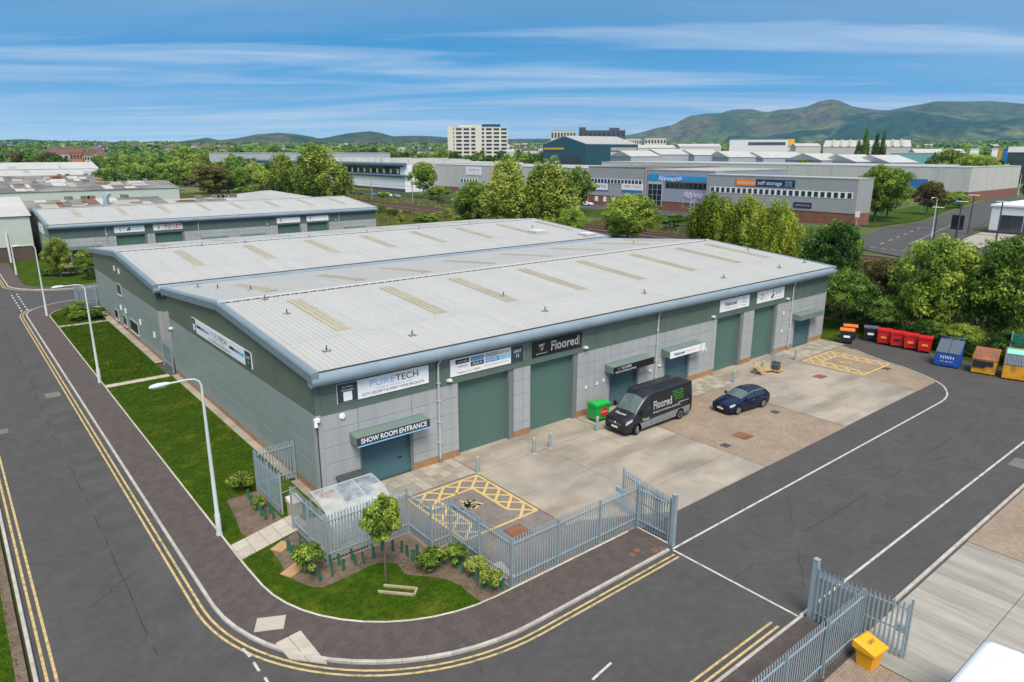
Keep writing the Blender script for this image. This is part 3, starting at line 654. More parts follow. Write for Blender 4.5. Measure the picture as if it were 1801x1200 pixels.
# streets beyond the railway
sheet('road', [(137, 120), (143.5, 120), (150, 270), (150, 420), (143, 420), (143, 272)], -.02, 'asphalt')
sheet('road', [(130, 50), (137, 48), (210, 64), (430, 106), (430, 118), (205, 76), (176, 75), (143, 66), (143.5, 121), (137, 121), (137, 64)], -.015, 'asphalt')
sheet('road', [(164, 120), (181, 120), (181, 330), (164, 330)], -.02, 'asphalt'); sheet('road', [(143, 166), (165, 166), (165, 174), (143, 174)], -.012, 'asphalt')
sheet('lawn', [(146, 76), (163, 78), (163, 164), (144.5, 164), (144, 122)], -.01, 'grass'); sheet('lawn', [(144.8, 176), (163, 176), (163, 330), (151.5, 330), (150.5, 270)], -.01, 'grass')
sheet('lawn', [(178, 78), (205, 78), (330, 102), (330, 108), (181, 92)], -.01, 'grass')
sheet('pavement', [(131, 30), (186, 30), (186, 57), (170, 55), (138, 47.5)], -.005, 'flagstone'); sheet('car_park', [(140, 10), (186, 10), (186, 50), (140, 46)], .0, 'asphalt')
sheet('scrub', [(70, -60), (111, -60), (111, 500), (70, 500), (70, 150), (73, 150), (73, 33), (67, 33), (67.5, 24), (66.8, 13), (68, -10)], -.03, 'rough_grass')
mk = MB(); ribbon(mk, [(150, 58.2), (210, 70.0)], -.06, .06, 0.0); 
for k in range(8): ribbon(mk, [(139.5 + k * .02, 50.5 + k * 1.9), (139.5, 51.6 + k * 1.9)], -.1, .1, 0.0)
for k in range(6): ribbon(mk, [(146 + k * 7, 62 + k * 1.38), (149 + k * 7, 62.6 + k * 1.38)], -.08, .08, .001)
mk.build('road_markings', 'white_line')['kind'] = 'structure'
# ---------------------------------------------------------------- the three clad units
PM = {}
def panel(root, name, face, a0, a1, z0, z1, m, off=0.0, th=.07, g=.0115):
    """flat cladding panel; face 'S' runs along x at y=off, 'W' along y at x=off, 'E' at the far end"""
    w, h = round(a1 - a0, 3), round(z1 - z0, 3); key = (face, w, h, m, th)
    me = PM.get(key)
    if not me:
        mb = MB(); b = .012
        r0 = [(g, 0, g), (w - g, 0, g), (w - g, 0, h - g), (g, 0, h - g)]
        r1 = [(g, -th + b, g), (w - g, -th + b, g), (w - g, -th + b, h - g), (g, -th + b, h - g)]
        r2 = [(g + b, -th, g + b), (w - g - b, -th, g + b), (w - g - b, -th, h - g - b), (g + b, -th, h - g - b)]
        mb.loft([r2, r1, r0])
        if face == 'W': mb.v = [(y, x, z) for x, y, z in mb.v]; mb.f = [f[::-1] for f in mb.f]
        if face == 'E': mb.v = [(-y, x, z) for x, y, z in mb.v]
        me = mb.mesh(name, m); PM[key] = me
    return link(name, me, root, (a0, off, z0) if face == 'S' else (off, a0, z0))
def poly_panel(root, name, x0, x1, pts, m):
    mb = MB(); mb.loft([[(x0, y, z) for y, z in pts], [(x1, y, z) for y, z in pts]]); return mb.build(name, m, root)
def sheet_mesh(l, m, name, w=1.0, hgt=.042):
    key = (round(l, 2), m); me = PM.get(key)
    if me: return me
    prof = []
    for k in range(3):
        o = k * w / 3; prof += [(o + .02, 0), (o + .045, hgt), (o + .085, hgt), (o + .11, 0), (o + .15, 0.0)]
    prof = [(0, 0)] + prof + [(w, 0)]
    v = []; n = len(prof)
    for s in (0, l): v += [(x, s, z) for x, z in prof]
    mb = MB()
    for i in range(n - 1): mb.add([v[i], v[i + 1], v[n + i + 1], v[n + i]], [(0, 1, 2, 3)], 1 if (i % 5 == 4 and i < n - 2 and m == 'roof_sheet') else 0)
    mb.add([(x, 0, z) for x, z in prof] + [(w, 0, -.03), (0, 0, -.03)], [tuple(range(n + 2))[::-1]])
    me = mb.mesh(name, [m, 'roof_rib_shade']); PM[key] = me; return me
def roof_slope(root, L, x0, ye, ze, yr, zr, lights, split, flip):
    l = math.hypot(yr - ye, zr - ze); ang = math.atan2(zr - ze, abs(yr - ye)); n = round(L); w = L / n
    for i in range(n):
        for s0, s1, dz in ((0, split + .15, .0), (split, l, .012)):
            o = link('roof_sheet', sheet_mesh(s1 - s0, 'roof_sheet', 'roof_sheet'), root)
            o.scale = (w, 1, 1); c, s = math.cos(ang), math.sin(ang)
            if not flip: o.location = (x0 + i * w, ye + s0 * c, ze + s0 * s + dz); o.rotation_euler = (ang, 0, 0)
            else: o.location = (x0 + (i + 1) * w, ye - s0 * c, ze + s0 * s + dz); o.rotation_euler = (ang, 0, math.pi)
    for xl, (a, b) in lights:
        c, s = math.cos(ang), math.sin(ang); i = round((xl - x0) / w)
        for q0, q1 in ((a, (a + b) / 2 + .05), ((a + b) / 2, b)):
            o = link('rooflight', sheet_mesh(q1 - q0, 'rooflight', 'rooflight', hgt=.06), root); dz = .030 + (.01 if q0 > a else 0)
            if not flip: o.location = (x0 + i * w, ye + q0 * c, ze + q0 * s + dz); o.rotation_euler = (ang, 0, 0)
            else: o.location = (x0 + (i + 1) * w, ye - q0 * c, ze + q0 * s + dz); o.rotation_euler = (ang, 0, math.pi)
            o.scale = (w, 1, 1)
def section_door(root, x0, x1, top, y, n=9):
    d = MB().box(x0 - .02, x1 + .02, y + .06, y + .12, 0, top).build('door', 'backing', root); h = top / n
    key = ('sec', round(x1 - x0, 2), round(h, 3)); me = PM.get(key)
    if not me:
        mb = MB(); k = 5; pr = []
        for i in range(k): pr += [(0.0 + i * h / k + .008, -.05), ((i + 1) * h / k - .014, -.05), ((i + 1) * h / k - .008, -.042)]
        pr = [(.006, 0)] + pr + [(h - .004, 0)]
        mb.loft([[(0, y_, z_) for z_, y_ in pr], [(x1 - x0, y_, z_) for z_, y_ in pr]]); me = mb.mesh('door_section', 'door_green'); PM[key] = me
    for i in range(n): link('door_section', me, d, (x0, y + .06, i * h))
def shutter(root, x0, x1, top, y):
    mb = MB(); pr = [(0, .03)]
    for i in range(int(top / .075)): z = i * .075; pr += [(z + .004, 0), (z + .03, -.02), (z + .055, -.02), (z + .074, 0)]
    pr += [(top, .03)]
    mb.loft([[(x0, y + a, z) for z, a in pr], [(x1, y + a, z) for z, a in pr]])
    d = mb.build('roller_shutter', 'shutter_teal', root)
    MB().box(x1 - .75, x1 - .5, y - .045, y - .02, 1.0, 1.06).build('handle', 'black', d)
def canopy(root, x0, x1, ztop, y=-.07, d=.85, h=.52, fascia='canopy_green'):
    mb = MB(); mb.loft([[(x, y, ztop + .02), (x, y - d, ztop - .05), (x, y - d, ztop - h), (x, y, ztop - h)] for x in (x0, x1)])
    c = mb.build('canopy', 'canopy_green', root)
    MB().box(x0 - .02, x1 + .02, y - .05, y, ztop + .02, ztop + .06).build('flashing', 'trim_blue', c)
    MB().box(x0 + .1, x1 - .1, y - d * .7, y - d * .3, ztop - h - .03, ztop - h).build('soffit', 'reveal', c); return c
def downpipe(root, x, y, ztop):
    mb = MB().tube([(x + .30, y - .42, ztop), (x + .22, y - .30, ztop - .06), (x, y - .14, ztop - .42), (x, y - .12, ztop - .6), (x, y - .12, .25)], .068, 10)
    d = mb.build('downpipe', 'pipe_grey', root)
    for z in (1.3, 2.6, 3.9, 5.0): MB().box(x - .11, x + .11, y - .20, y, z, z + .05).build('bracket', 'pipe_grey', d)
    MB().lathe([(.10, .0), (.10, .34), (.08, .36)], 10, 0, (x, y - .12)).build('shoe', 'reveal', d)
def wall_light(root, x, z, y=-.07, big=True):
    mb = MB()
    if big: mb.loft([[(x - .16, y, z), (x + .16, y, z), (x + .16, y, z + .16), (x - .16, y, z + .16)], [(x - .13, y - .22, z + .03), (x + .13, y - .22, z + .03), (x + .13, y - .22, z + .13), (x - .13, y - .22, z + .13)]])
    else: mb.bbox(x - .17, x + .17, y - .09, y, z, z + .11, .02)
    mb.build('wall_light', 'off_white', root)
def unit(label, ox, oy, L, D, ze, zr, segs, joints, big, small, pipes, lights, right_gable=True, gable_cols=6, name='industrial_unit', z_green=4.8, back_lights=True):
    root = thing(name, label, 'warehouse', (ox, oy, 0)); zt = ze - .25; zg = z_green
    MB().box(.12, L - .12, .45, D - .12, 0, zt - .1).build('wall', 'backing', root)
    # plinth
    pl = MB(); xs = 0.0; ops = sorted(big + small)
    cur = 0
    for a, b in ops + [(L, L)]:
        if a - cur > .1: pl.box(cur, a, -.055, .12, 0, .45)
        cur = b
    pl.build('plinth', 'brick_plinth', root); MB().box(-.055, .12, .125, D, 0, .45).build('plinth', 'brick_plinth', root)
    rows = [.45, .97, 1.92, 2.88, 3.84, zg]; grows = [zg, zg + 1.05, zt]
    for (a, b) in segs:
        for z0, z1 in zip(rows, rows[1:]): panel(root, 'wall_panel', 'S', a, b, z0, z1, 'clad_grey')
    for (a, b) in small:
        for z0, z1 in zip(rows[3:], rows[4:]): panel(root, 'wall_panel', 'S', a, b, z0, z1, 'clad_grey')
    for a, b in zip(joints, joints[1:]):
        for z0, z1 in zip(grows, grows[1:]): panel(root, 'wall_panel', 'S', a, b, z0, z1, 'clad_green')
    MB().box(.2, L - .2, -.10, .1, zg - .05, zg + .03).build('drip_trim', 'clad_green', root)
    for a, b in ((-.075, .25), (L - .25, L + .075)):
        MB().box(a, b, -.078, .35, .45, zg).build('corner_trim', 'clad_grey', root); MB().box(a, b, -.079, .35, zg, zt).build('corner_trim', 'clad_green', root)
    # doors
    for a, b in big:
        section_door(root, a + .08, b - .36, zg - .03, .28)
        for p, q in ((a, a + .08), (b - .36, b)): MB().box(p, q, .0, .45, 0, zg - .05).build('door_jamb', 'reveal', root)
        MB().box(b - .37, b - .30, -.03, .33, 0, zg - .055).build('door_frame', 'reveal', root)
        MB().box(a, b, .0, .45, zg - .06, zg).build('lintel', 'reveal', root)
    for a, b in small:
        shutter(root, a + .1, b - .16, 2.85, .18)
        for p, q in ((a, a + .1), (b - .16, b)): MB().box(p, q, -.04, .45, 0, 2.86).build('door_jamb', 'reveal', root)
    # gables
    cols = np.linspace(.36, D, gable_cols + 1)
    def roof_z(y): return ze + (zr - ze) * (1 - abs(y - D / 2) / (D / 2)) - .12
    for face, off in (('W', 0.0), ('E', L)):
        for a, b in zip(cols, cols[1:]):
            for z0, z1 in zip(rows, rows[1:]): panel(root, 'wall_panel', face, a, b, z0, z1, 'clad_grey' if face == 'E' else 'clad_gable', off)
            pts = [(a + .011, zg + .011), (b - .011, zg + .011), (b - .011, roof_z(b))] + ([(D / 2, roof_z(D / 2))] if a < D / 2 < b else []) + [(a + .011, roof_z(a))]
            if face == 'W': pts = pts[::-1]
            x0, x1 = (-.07, 0.0) if face == 'W' else (L, L + .07)
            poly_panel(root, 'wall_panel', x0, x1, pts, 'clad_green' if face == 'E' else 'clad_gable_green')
    # roof
    ov = .40
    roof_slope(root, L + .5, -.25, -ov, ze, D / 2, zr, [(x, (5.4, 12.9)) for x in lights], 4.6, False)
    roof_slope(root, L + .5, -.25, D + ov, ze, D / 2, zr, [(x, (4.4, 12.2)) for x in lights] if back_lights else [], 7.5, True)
    rg = MB(); rg.loft([[(x, D / 2 - .38, zr + .045 - .03), (x, D / 2, zr + .10), (x, D / 2 + .38, zr + .045 - .03)] for x in (-.25, L + .25)], False, 0, False); rg.build('ridge_cap', 'roof_sheet', root)
    rf = MB(); 
    for k in range(int(L * 1.5)):
        x = k / 1.5; rf.box(x, x + .54, D / 2 - .405, D / 2 - .37, zr - .03, zr + .05)
    rf.build('ridge_filler', 'ridge_filler', root)
    ga = MB(); ring = lambda x: [(x, -.30 - .38 * math.sin(t), ze - .42 + .38 * math.cos(t)) for t in np.linspace(.0, 2 * math.pi, 20, endpoint=False)]
    gx = [-.32] + list(np.arange(3.4, L - .5, 3.6)) + [L + .32]
    for a, b in zip(gx, gx[1:]):
        m_ = MB(); m_.loft([ring(a + .006), ring(b - .006)], True, 0, True, True); m_.build('gutter', 'gutter_blue', root)
    fl = MB(); fl.box(-.3, L + .3, -.42, -.36, ze - .07, ze + .012); fl.build('eaves_filler', 'ridge_filler', root)
    ga2 = MB(); ga2.box(-.32, L + .32, D + .15, D + .55, ze - .6, ze - .06); ga2.build('gutter', 'gutter_blue', root)
    for x0, x1 in ((-.36, .02), (L - .02, L + .36)):
        for sgn in (0, 1):
            vt = MB(); y0, y1 = (-.66, D / 2) if sgn == 0 else (D + .5, D / 2)
            for q0, q1 in zip(np.linspace(0, 1, 6), np.linspace(0, 1, 6)[1:]):
                rr = []
                for q in (q0 + .0006, q1 - .0006):
                    y = y0 + (y1 - y0) * q; z = ze - .10 + (zr - ze) * (q) + .10
                    rr.append([(x0, y, z - .48), (x1, y, z - .48), (x1, y, z + .07), (x0 + .07, y, z + .07), (x0, y, z - .02)])
                m_ = MB().loft(rr); m_.build('verge_trim', 'trim_blue', root)
    for x in pipes: downpipe(root, x, -.02, ze - .62)
    return root
def anchors(root, pts, rz):
    for x, y in pts:
        z = rz(y); mb = MB().box(x - .22, x + .22, y - .16, y + .16, z + .035, z + .06)
        b = mb.build('anchor_plate', 'mid_grey', root); MB().lathe([(.07, z + .06), (.05, z + .10), (.03, z + .24), (.045, z + .26), (.035, z + .30)], 8, 0, (x, y)).build('anchor_post', 'steel_dark', b)
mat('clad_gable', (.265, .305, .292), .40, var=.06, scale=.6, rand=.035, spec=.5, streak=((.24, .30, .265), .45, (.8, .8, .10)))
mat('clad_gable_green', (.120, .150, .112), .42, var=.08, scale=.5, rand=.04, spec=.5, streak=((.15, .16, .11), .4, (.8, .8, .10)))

OX, OY = 13.55, 32.6
big1 = [(22.4, 26.7), (28.1, 32.35), (48.3, 52.15), (53.75, 57.5)]
small1 = [(15.85, 19.2), (35.6, 38.75), (41.8, 44.9), (60.75, 63.7)]
seg1 = [(13.8, 15.85), (19.2, 20.9), (20.9, 22.4), (26.7, 27.5), (27.5, 28.1), (32.35, 34.0), (34.0, 35.6), (38.75, 40.65), (40.65, 41.8), (44.9, 46.8), (46.8, 48.3), (52.15, 53.0), (53.0, 53.75), (57.5, 59.8), (59.8, 60.75), (63.7, 65.85)]
jn1 = [13.8, 20.9, 27.5, 34.0, 40.65, 46.8, 53.0, 59.8, 65.85]
loc = lambda L_: [(round(a - OX, 3), round(b - OX, 3)) for a, b in L_]
U1 = unit('long grey and green clad warehouse with pale ribbed roof, nearest the camera', OX, OY, 52.55, 28.3, 7.24, 8.45, loc(seg1), [round(x - OX, 3) for x in jn1], loc(big1), loc(small1),
          [7.45, 27.1, 46.25], [4.2, 10.9, 17.2, 23.5, 30.7, 37.3, 44.6, 50.2])
rz1 = lambda y: 7.24 + 1.21 * (1 - abs(y - 14.15) / 14.55) + .02
anchors(U1, [(p[0] - OX, p[1] - OY) for p in [(15.35, 34.8), (16.2, 42.3), (20.74, 34.75), (31.1, 39.1), (31.2, 34.65), (41.3, 34.5), (51.8, 34.6), (60.5, 34.5), (65.2, 34.6), (65.3, 41.0), (16.2, 46.0), (65.4, 46.4), (17.3, 51.9), (16.2, 56.2), (15.4, 58.7), (60.0, 52.0)]], rz1)
for (a, b) in small1: canopy(U1, a - OX - .55, b - OX + .62, 3.40)
for x in (21.75, 33.0, 47.6, 58.9): wall_light(U1, x - OX, 4.95, -.08)
for x, z in ((19.6, 2.55), (40.0, 1.9), (41.1, 2.1), (59.9, 1.9), (64.3, 2.3)): wall_light(U1, x - OX, z, -.07, False)
for x, z in ((33.2, 2.0), (34.3, 2.05), (34.95, 2.15), (46.6, 2.3), (46.95, 2.3)): MB().bbox(x - OX - .07, x - OX + .07, -.12, -.07, z, z + .2, .01).build('vent_cover', 'white', U1)
mb = MB().lathe([(.17, 0), (.17, .06), (.12, .08)], 12); mb.xform(Matrix.Translation((14.95 - OX, -.07, 4.45)) @ FACE_S); mb.build('alarm_box', 'white', U1)
for z in (3.6, 1.9): MB().bbox(58.4 - OX, 58.62 - OX, -.14, -.07, z, z + .3, .02).build('meter_box', 'off_white', U1)
cm_ = MB().bbox(-.2, .1, -.25, -.08, 4.5, 4.7, .02).build('security_camera', 'white', U1)
mb = MB().tube([(-.14, -.2, 4.5), (-.14, -.22, 4.36), (-.14, -.26, 4.25)], [.07, .09, .09], 10); mb.build('camera_dome', 'white', cm_)
MB().lathe([(.03, 4.16), (.085, 4.19), (.09, 4.25)], 10, 0, (-.14, -.26)).build('camera_lens', 'black', cm_)
MB().tube([(-.03, -.095, 4.3), (-.03, -.095, .3)], .035, 6).build('cable_conduit', 'steel_dark', U1)
cm2 = MB().bbox(-.32, -.06, 27.6, 27.8, 4.0, 4.15, .02).build('security_camera', 'white', U1)
MB().tube([(-.28, 27.7, 4.0), (-.30, 27.7, 3.85)], .06, 8).build('camera_lens', 'black', cm2)

O2X, O2Y = 13.5, 64.35
s2 = [(.25, 6.5), (6.5, 13), (13, 19.5), (19.5, 26), (26, 32.5), (32.5, 39), (39, 45.5), (45.5, 52), (52, 54.75)]
U2 = unit('second clad warehouse with pale ribbed roof, between the front and rear units', O2X, O2Y, 55.0, 29.2, 7.12, 8.32, s2, [.25, 6.5, 13, 19.5, 26, 32.5, 39, 45.5, 52, 54.75], [], [], [], [4.7, 11.8, 18.9, 25.2, 32.4, 39.8, 46.8, 53.0], gable_cols=6)
anchors(U2, [(12.5, 14.0), (20, 14.1), (27.5, 14.2), (35, 14.1), (43, 14.0), (50, 9.0), (8, 14.1)], lambda y: 7.12 + 1.20 * (1 - abs(y - 14.6) / 15) + .02)
for x, y in ((47.6, 5.2), (52.6, 1.0)):
    z = 7.12 + 1.20 * y / 14.6; h_ = MB().bbox(x - .9, x + .9, y - .9, y + .9, z - .1, z + .4, .05).build('roof_hatch', 'roof_sheet', U2); MB().box(x - .75, x + .75, y - .75, y + .75, z + .4, z + .46).build('hatch_lid', 'off_white', h_)
def gable_window(c, w, h):
    a = WXp(*c, O2X - .08); y0, y1, z0, z1 = a.y - O2Y - w / 2, a.y - O2Y + w / 2, a.z - h / 2, a.z + h / 2
    w = MB().box(-.12, -.05, y0, y1, z0, z1).build('window', 'pipe_grey', U2)
    for q0, q1 in ((y0 + .08, (y0 + y1) / 2 - .04), ((y0 + y1) / 2 + .04, y1 - .08)): MB().box(-.135, -.12, q0, q1, z0 + .08, z1 - .08).build('pane', 'glass_dark', w)
    MB().box(-.2, -.05, y0 - .05, y1 + .05, z0 - .06, z0).build('sill', 'pipe_grey', w)
for c, w, h in (((210, 509), 1.8, 1.15), ((206, 553), 1.6, 1.1), ((221, 564), 1.5, 1.1), ((237, 575), 3.4, 1.2)): gable_window(c, w, h)
for p in ((201, 472), (209, 477), (213, 541), (221, 547), (247, 567), (272, 589)):
    q = WXp(*p, O2X - .08); MB().bbox(-.16, -.07, q.y - O2Y - .17, q.y - O2Y + .17, q.z - .25, q.z + .25, .01).build('vent_cover', 'white', U2)

O3X, O3Y = 13.4, 131.0
l3 = lambda L_: [(round(a - O3X, 2), round(b - O3X, 2)) for a, b in L_]
big3 = l3([(22.6, 27.3), (28.5, 33.2), (49.8, 54.4), (55.6, 60.2)]); small3 = l3([(16.0, 19.6), (36.6, 39.8), (43.4, 46.6), (64.0, 67.2)])
sg = []; cur = .25
for a, b in sorted(big3 + small3):
    sg.append((cur, a)); cur = b
sg.append((cur, 56.85))
sg = [(a, (a + b) / 2) for a, b in sg] + [((a + b) / 2, b) for a, b in sg]
U3 = unit('rear clad warehouse behind the other two, with TO LET board over a door', O3X, O3Y, 57.1, 28.9, 6.9, 8.4, sg, [.25, 7.0, 14, 21, 28, 35, 42, 49, 56.85], big3, small3,
          [7.8, 22.2, 48.9], [5, 11.7, 18.4, 25.1, 31.8, 38.5, 45.2, 51.9], z_green=4.6, back_lights=False)
for (a, b) in small3: canopy(U3, a - .6, b + .6, 3.3)
for x in (7.9, 34.5, 48.2): wall_light(U3, x, 4.75, -.08)
U3s = [o for o in U3.children if o.name.startswith('wall_light')]

# ---------------------------------------------------------------- signs on the units
yS = OY - .075
def sS(label, x0, x1, z0, z1, base, items, y=yS, **k): return sign(label, ((x0 + x1) / 2, y, (z0 + z1) / 2), x1 - x0, z1 - z0, FACE_S, base, items, **k)
sS('white sign with blue and black company name by the front corner', 14.72, 20.36, 5.19, 6.26, 'white', [
    ('r', -2.22, 0, 1.16, 1.04, 'dark_navy'), ('t', -2.22, .32, .15, 'For More', 'white'), ('t', -2.22, .15, .15, 'Information', 'white'), ('r', -2.22, -.20, .5, .5, 'white', .008),
    ('t', -.15, .18, .52, 'PURE', 'pale_blue', 1.55), ('t', 1.42, .18, .52, 'TECH', 'ink', 1.45), ('t', .6, -.13, .11, "TOMORROW'S TECHNOLOGY TODAY", 'pale_blue', 2.3),
    ('t', .55, -.34, .20, 'CCTV, SECURITY & SMART HOME SPECIALISTS', 'ink', 3.9)])
def tile(x, y, m, s, tm): return [('r', x, y, .98, .27, m), ('t', x, y, .22, s, tm, .78)]
sS('white sign of coloured brand tiles with UNIT 15 panel above the first big door', 21.87, 27.48, 5.19, 6.24, 'white',
   [('r', 2.27, 0, 1.04, 1.04, 'dark_navy'), ('t', 2.27, .16, .30, 'UNIT', 'white', .62), ('t', 2.27, -.14, .30, '15', 'white')]
   + tile(-1.95, .31, 'black', 'comelit', 'off_white') + tile(-.85, .31, 'mid_blue', 'ICONTEK', 'pale_blue') + tile(.25, .31, 'mid_grey', 'QVIS', 'off_white') + tile(1.2, .31, 'off_white', 'alhua', 'red')
   + tile(-1.95, 0, 'white', 'VIPER', 'blue') + tile(-.85, 0, 'black', 'AJAX', 'white') + tile(.25, 0, 'mid_blue', 'QVIS', 'white') + tile(1.2, 0, 'cyan', 'Q', 'white')
   + [('t', -1.5, -.36, .15, 'Telephone: 0131 2 720972', 'ink', 1.7), ('t', .6, -.30, .13, 'www.puretechsecurity.co.uk', 'grey_ink', 1.9)])
sS('black sign lettered UNIT 17 above the second big door', 28.2, 32.63, 5.17, 6.21, 'black', [
    ('t', -1.42, .20, .26, 'UNIT', 'white', .46), ('t', -1.42, -.06, .26, '17', 'white'), ('t', -1.42, -.33, .12, 'www.floored.co.uk', 'off_white', 1.0),
    ('t', .62, 0, .86, 'Floored', 'white', 2.5, .012), ('t', .62, 0, .86, 'Floored', 'black', 2.5, -.012), ('r', 1.98, 0, .02, .7, 'white')])
sS('white sign with navy and pink lettering above the third big door', 48.48, 52.68, 5.22, 6.23, 'white', [
    ('t', -.62, .10, .50, 'National', 'navy', 1.7, .008), ('t', -.62, -.26, .26, 'Windscreens', 'faded_pink', 1.7), ('t', 1.32, .28, .17, 'REPAIR', 'grey_ink'), ('t', 1.32, 0, .17, 'Calibration', 'grey_ink'), ('t', 1.32, -.28, .17, 'Glazing', 'grey_ink')])
sS('white sign reading 21 with a blue chevron, above the fourth big door', 53.9, 58.2, 5.23, 6.27, 'white', [
    ('r', -.72, 0, .03, 1.0, 'grey_ink'), ('t', -1.32, 0, .72, '21', 'black'), ('t', -1.95, 0, .16, 'UNIT', 'grey_ink'),
    ('p', [(.28, .42), (.50, .36), (.50, -.02), (.28, .06)], 'cyan'), ('p', [(.28, .05), (.50, -.03), (.22, -.38), (.02, -.24)], 'navy'), ('t', 1.18, .08, .42, 'ALDE', 'grey_ink'), ('t', 1.1, -.30, .12, 'leisure heating comfort', 'faded_pink', 1.3)])
yC = OY - .07 - .86
sS('dark blue SHOW ROOM ENTRANCE fascia on the first canopy', 15.28, 19.82, 2.84, 3.36, 'dark_navy', [('t', 0, .04, .40, 'SHOW ROOM ENTRANCE', 'white', 4.1, .008), ('r', 0, -.225, 4.54, .07, 'pale_blue')], y=yC, t=.04)
sS('black fascia with two lines of white lettering on the canopy behind the van', 35.05, 39.40, 2.84, 3.36, 'black', [('t', -1.62, .10, .20, 'UNIT', 'grey_ink'), ('t', -.85, .10, .26, 'FLOORED', 'white', 1.0), ('t', -.95, -.14, .20, 'TRADE FLOORING SUPPLIES', 'white', 2.2)], y=yC, t=.04)
sS('white lettered fascia on the third canopy, right of the van', 41.25, 45.55, 2.84, 3.36, 'white', [('t', -1.05, 0, .36, 'National', 'navy', 1.25, .006), ('t', .35, .02, .22, 'Windscreens', 'faded_pink', 1.2), ('t', 1.65, .15, .12, 'REPAIR', 'grey_ink'), ('t', 1.65, 0, .12, 'Calibration', 'grey_ink'), ('t', 1.65, -.15, .12, 'Glazing', 'grey_ink')], y=yC, t=.04)
sign('long white company banner sign on the gable of the front unit', (OX - .08, (53.9 + 41.4) / 2, 5.68), 12.4, 1.05, FACE_W, 'white', [
    ('r', -5.72, 0, .86, 1.02, 'dark_navy'), ('t', -5.72, .30, .16, 'For More', 'white'), ('r', -5.72, -.15, .5, .5, 'white', .008), ('r', 5.62, 0, 1.04, 1.02, 'dark_navy'), ('t', 5.62, .10, .32, 'UNIT', 'white'), ('t', 5.62, -.22, .32, '15', 'white'),
    ('r', -4.6, .05, .95, .2, 'black'), ('r', -3.6, .05, .95, .2, 'mid_blue'), ('r', -2.6, .05, .95, .2, 'mid_grey'), ('t', -.85, .15, .50, 'PURE', 'pale_blue', 1.7), ('t', .85, .15, .50, 'TECH', 'ink', 1.6), ('t', 0, -.15, .12, "TOMORROW'S TECHNOLOGY TODAY", 'pale_blue', 2.6),
    ('t', 0, -.34, .19, 'CCTV, SECURITY & SMART HOME SPECIALISTS', 'ink', 4.6), ('r', 2.6, .05, .9, .2, 'black'), ('r', 3.55, .05, .9, .2, 'mid_blue'), ('r', 4.5, .05, .9, .2, 'cyan')])
y3 = O3Y - .075
def num(x, n): return [('r', x + .62, 0, .04, .95, 'grey_ink'), ('t', x + .1, 0, .86, n, 'ink', None, .01), ('t', x - .45, 0, .16, 'UNIT', 'pale_blue')]
sS('white sign numbered 1 with a blue emblem on the rear unit', 22.45, 27.0, 4.98, 5.98, 'white', num(-1.5, '1') + [('p', [(-.55, -.25), (-.1, .33), (.15, .33), (.15, -.25)], 'blue'), ('t', 1.2, .15, .22, 'Rollo', 'blue'), ('t', 1.2, -.1, .2, 'Manufacturing Systems', 'blue', 1.8)], y=y3)
sS('sign numbered 3 with red TO LET lettering on the rear unit', 28.35, 33.0, 4.98, 5.98, 'white', [('r', .75, 0, 3.1, .98, 'off_white')] + num(-1.6, '3') + [('t', .8, 0, .86, 'TO LET', 'red', 2.8, .02)], y=y3)
sS('blank white sign with digit five on the rear unit', 49.7, 54.3, 4.85, 5.85, 'white', num(-1.6, '5'), y=y3)
sS('blank white sign with digit seven on the rear unit, rightmost', 55.6, 60.1, 4.85, 5.85, 'white', num(-1.6, '7'), y=y3)
sign('white sign on the gable of the rear unit', (O3X - .08, O3Y + 8.5, 5.7), 6.0, 1.6, FACE_W, 'white', [('t', 0, .1, .6, 'UNIT 1', 'pale_blue'), ('t', 0, -.45, .3, 'Manufacturing Systems', 'blue')])
# ---------------------------------------------------------------- palisade fences and gates
def pale_mesh():
    h = 2.38; w = .034; d = .014
    prof = [(-w, 0), (-w * .45, -d), (0, -d * .3), (w * .45, -d), (w, 0)]
    mb = MB(); n = 5
    v = [(x, y, .06) for x, y in prof] + [(x, y, h - .17) for x, y in prof] + [(x * (1.0 if i in (0, 4) else .9), y - (.035 if i in (0, 4) else 0), h - (.05 if i in (0, 4) else (0 if i == 2 else .09))) for i, (x, y) in enumerate(prof)]
    mb.add(v, [(k * n + i, k * n + i + 1, (k + 1) * n + i + 1, (k + 1) * n + i) for k in range(2) for i in range(4)])
    vb = [(x, y + .004, z) for x, y, z in v]; mb.add(vb, [(k * n + i + 1, k * n + i, (k + 1) * n + i, (k + 1) * n + i + 1) for k in range(2) for i in range(4)])
    return mb.mesh('pale', 'galv')
PALE = pale_mesh()
POSTM = MB().box(-.03, .03, -.055, -.047, 0, 2.34).box(-.03, .03, .047, .055, 0, 2.34).box(-.005, .005, -.047, .047, 0, 2.34).box(-.05, .05, -.07, .07, 0, .02).mesh('post', 'galv')
def palisade_run(root, p, q, posts=True, first=True, last=True, h=(.42, 2.02), maxspan=3.1, mesh_post=None, z=0.0):
    dx, dy = q[0] - p[0], q[1] - p[1]; l = math.hypot(dx, dy); a = math.atan2(dy, dx)
    n = max(1, math.ceil(l / maxspan - .01))
    if posts:
        for i in range(n + 1):
            if (i == 0 and not first) or (i == n and not last): continue
            t = i / n; link('post', mesh_post or POSTM, root, (p[0] + dx * t, p[1] + dy * t, z), a)
    for hz in h:
        mb = MB().box(.02, l - .02, -.075, -.035, hz - .03, hz + .03); link('rail', mb.mesh('rail', 'galv'), root, (p[0], p[1], z), a)
    k = int(l / .155); 
    for i in range(k):
        t = (i + .5) / k; link('pale', PALE, root, (p[0] + dx * t + math.sin(a) * .085, p[1] + dy * t - math.cos(a) * .085, z), a)
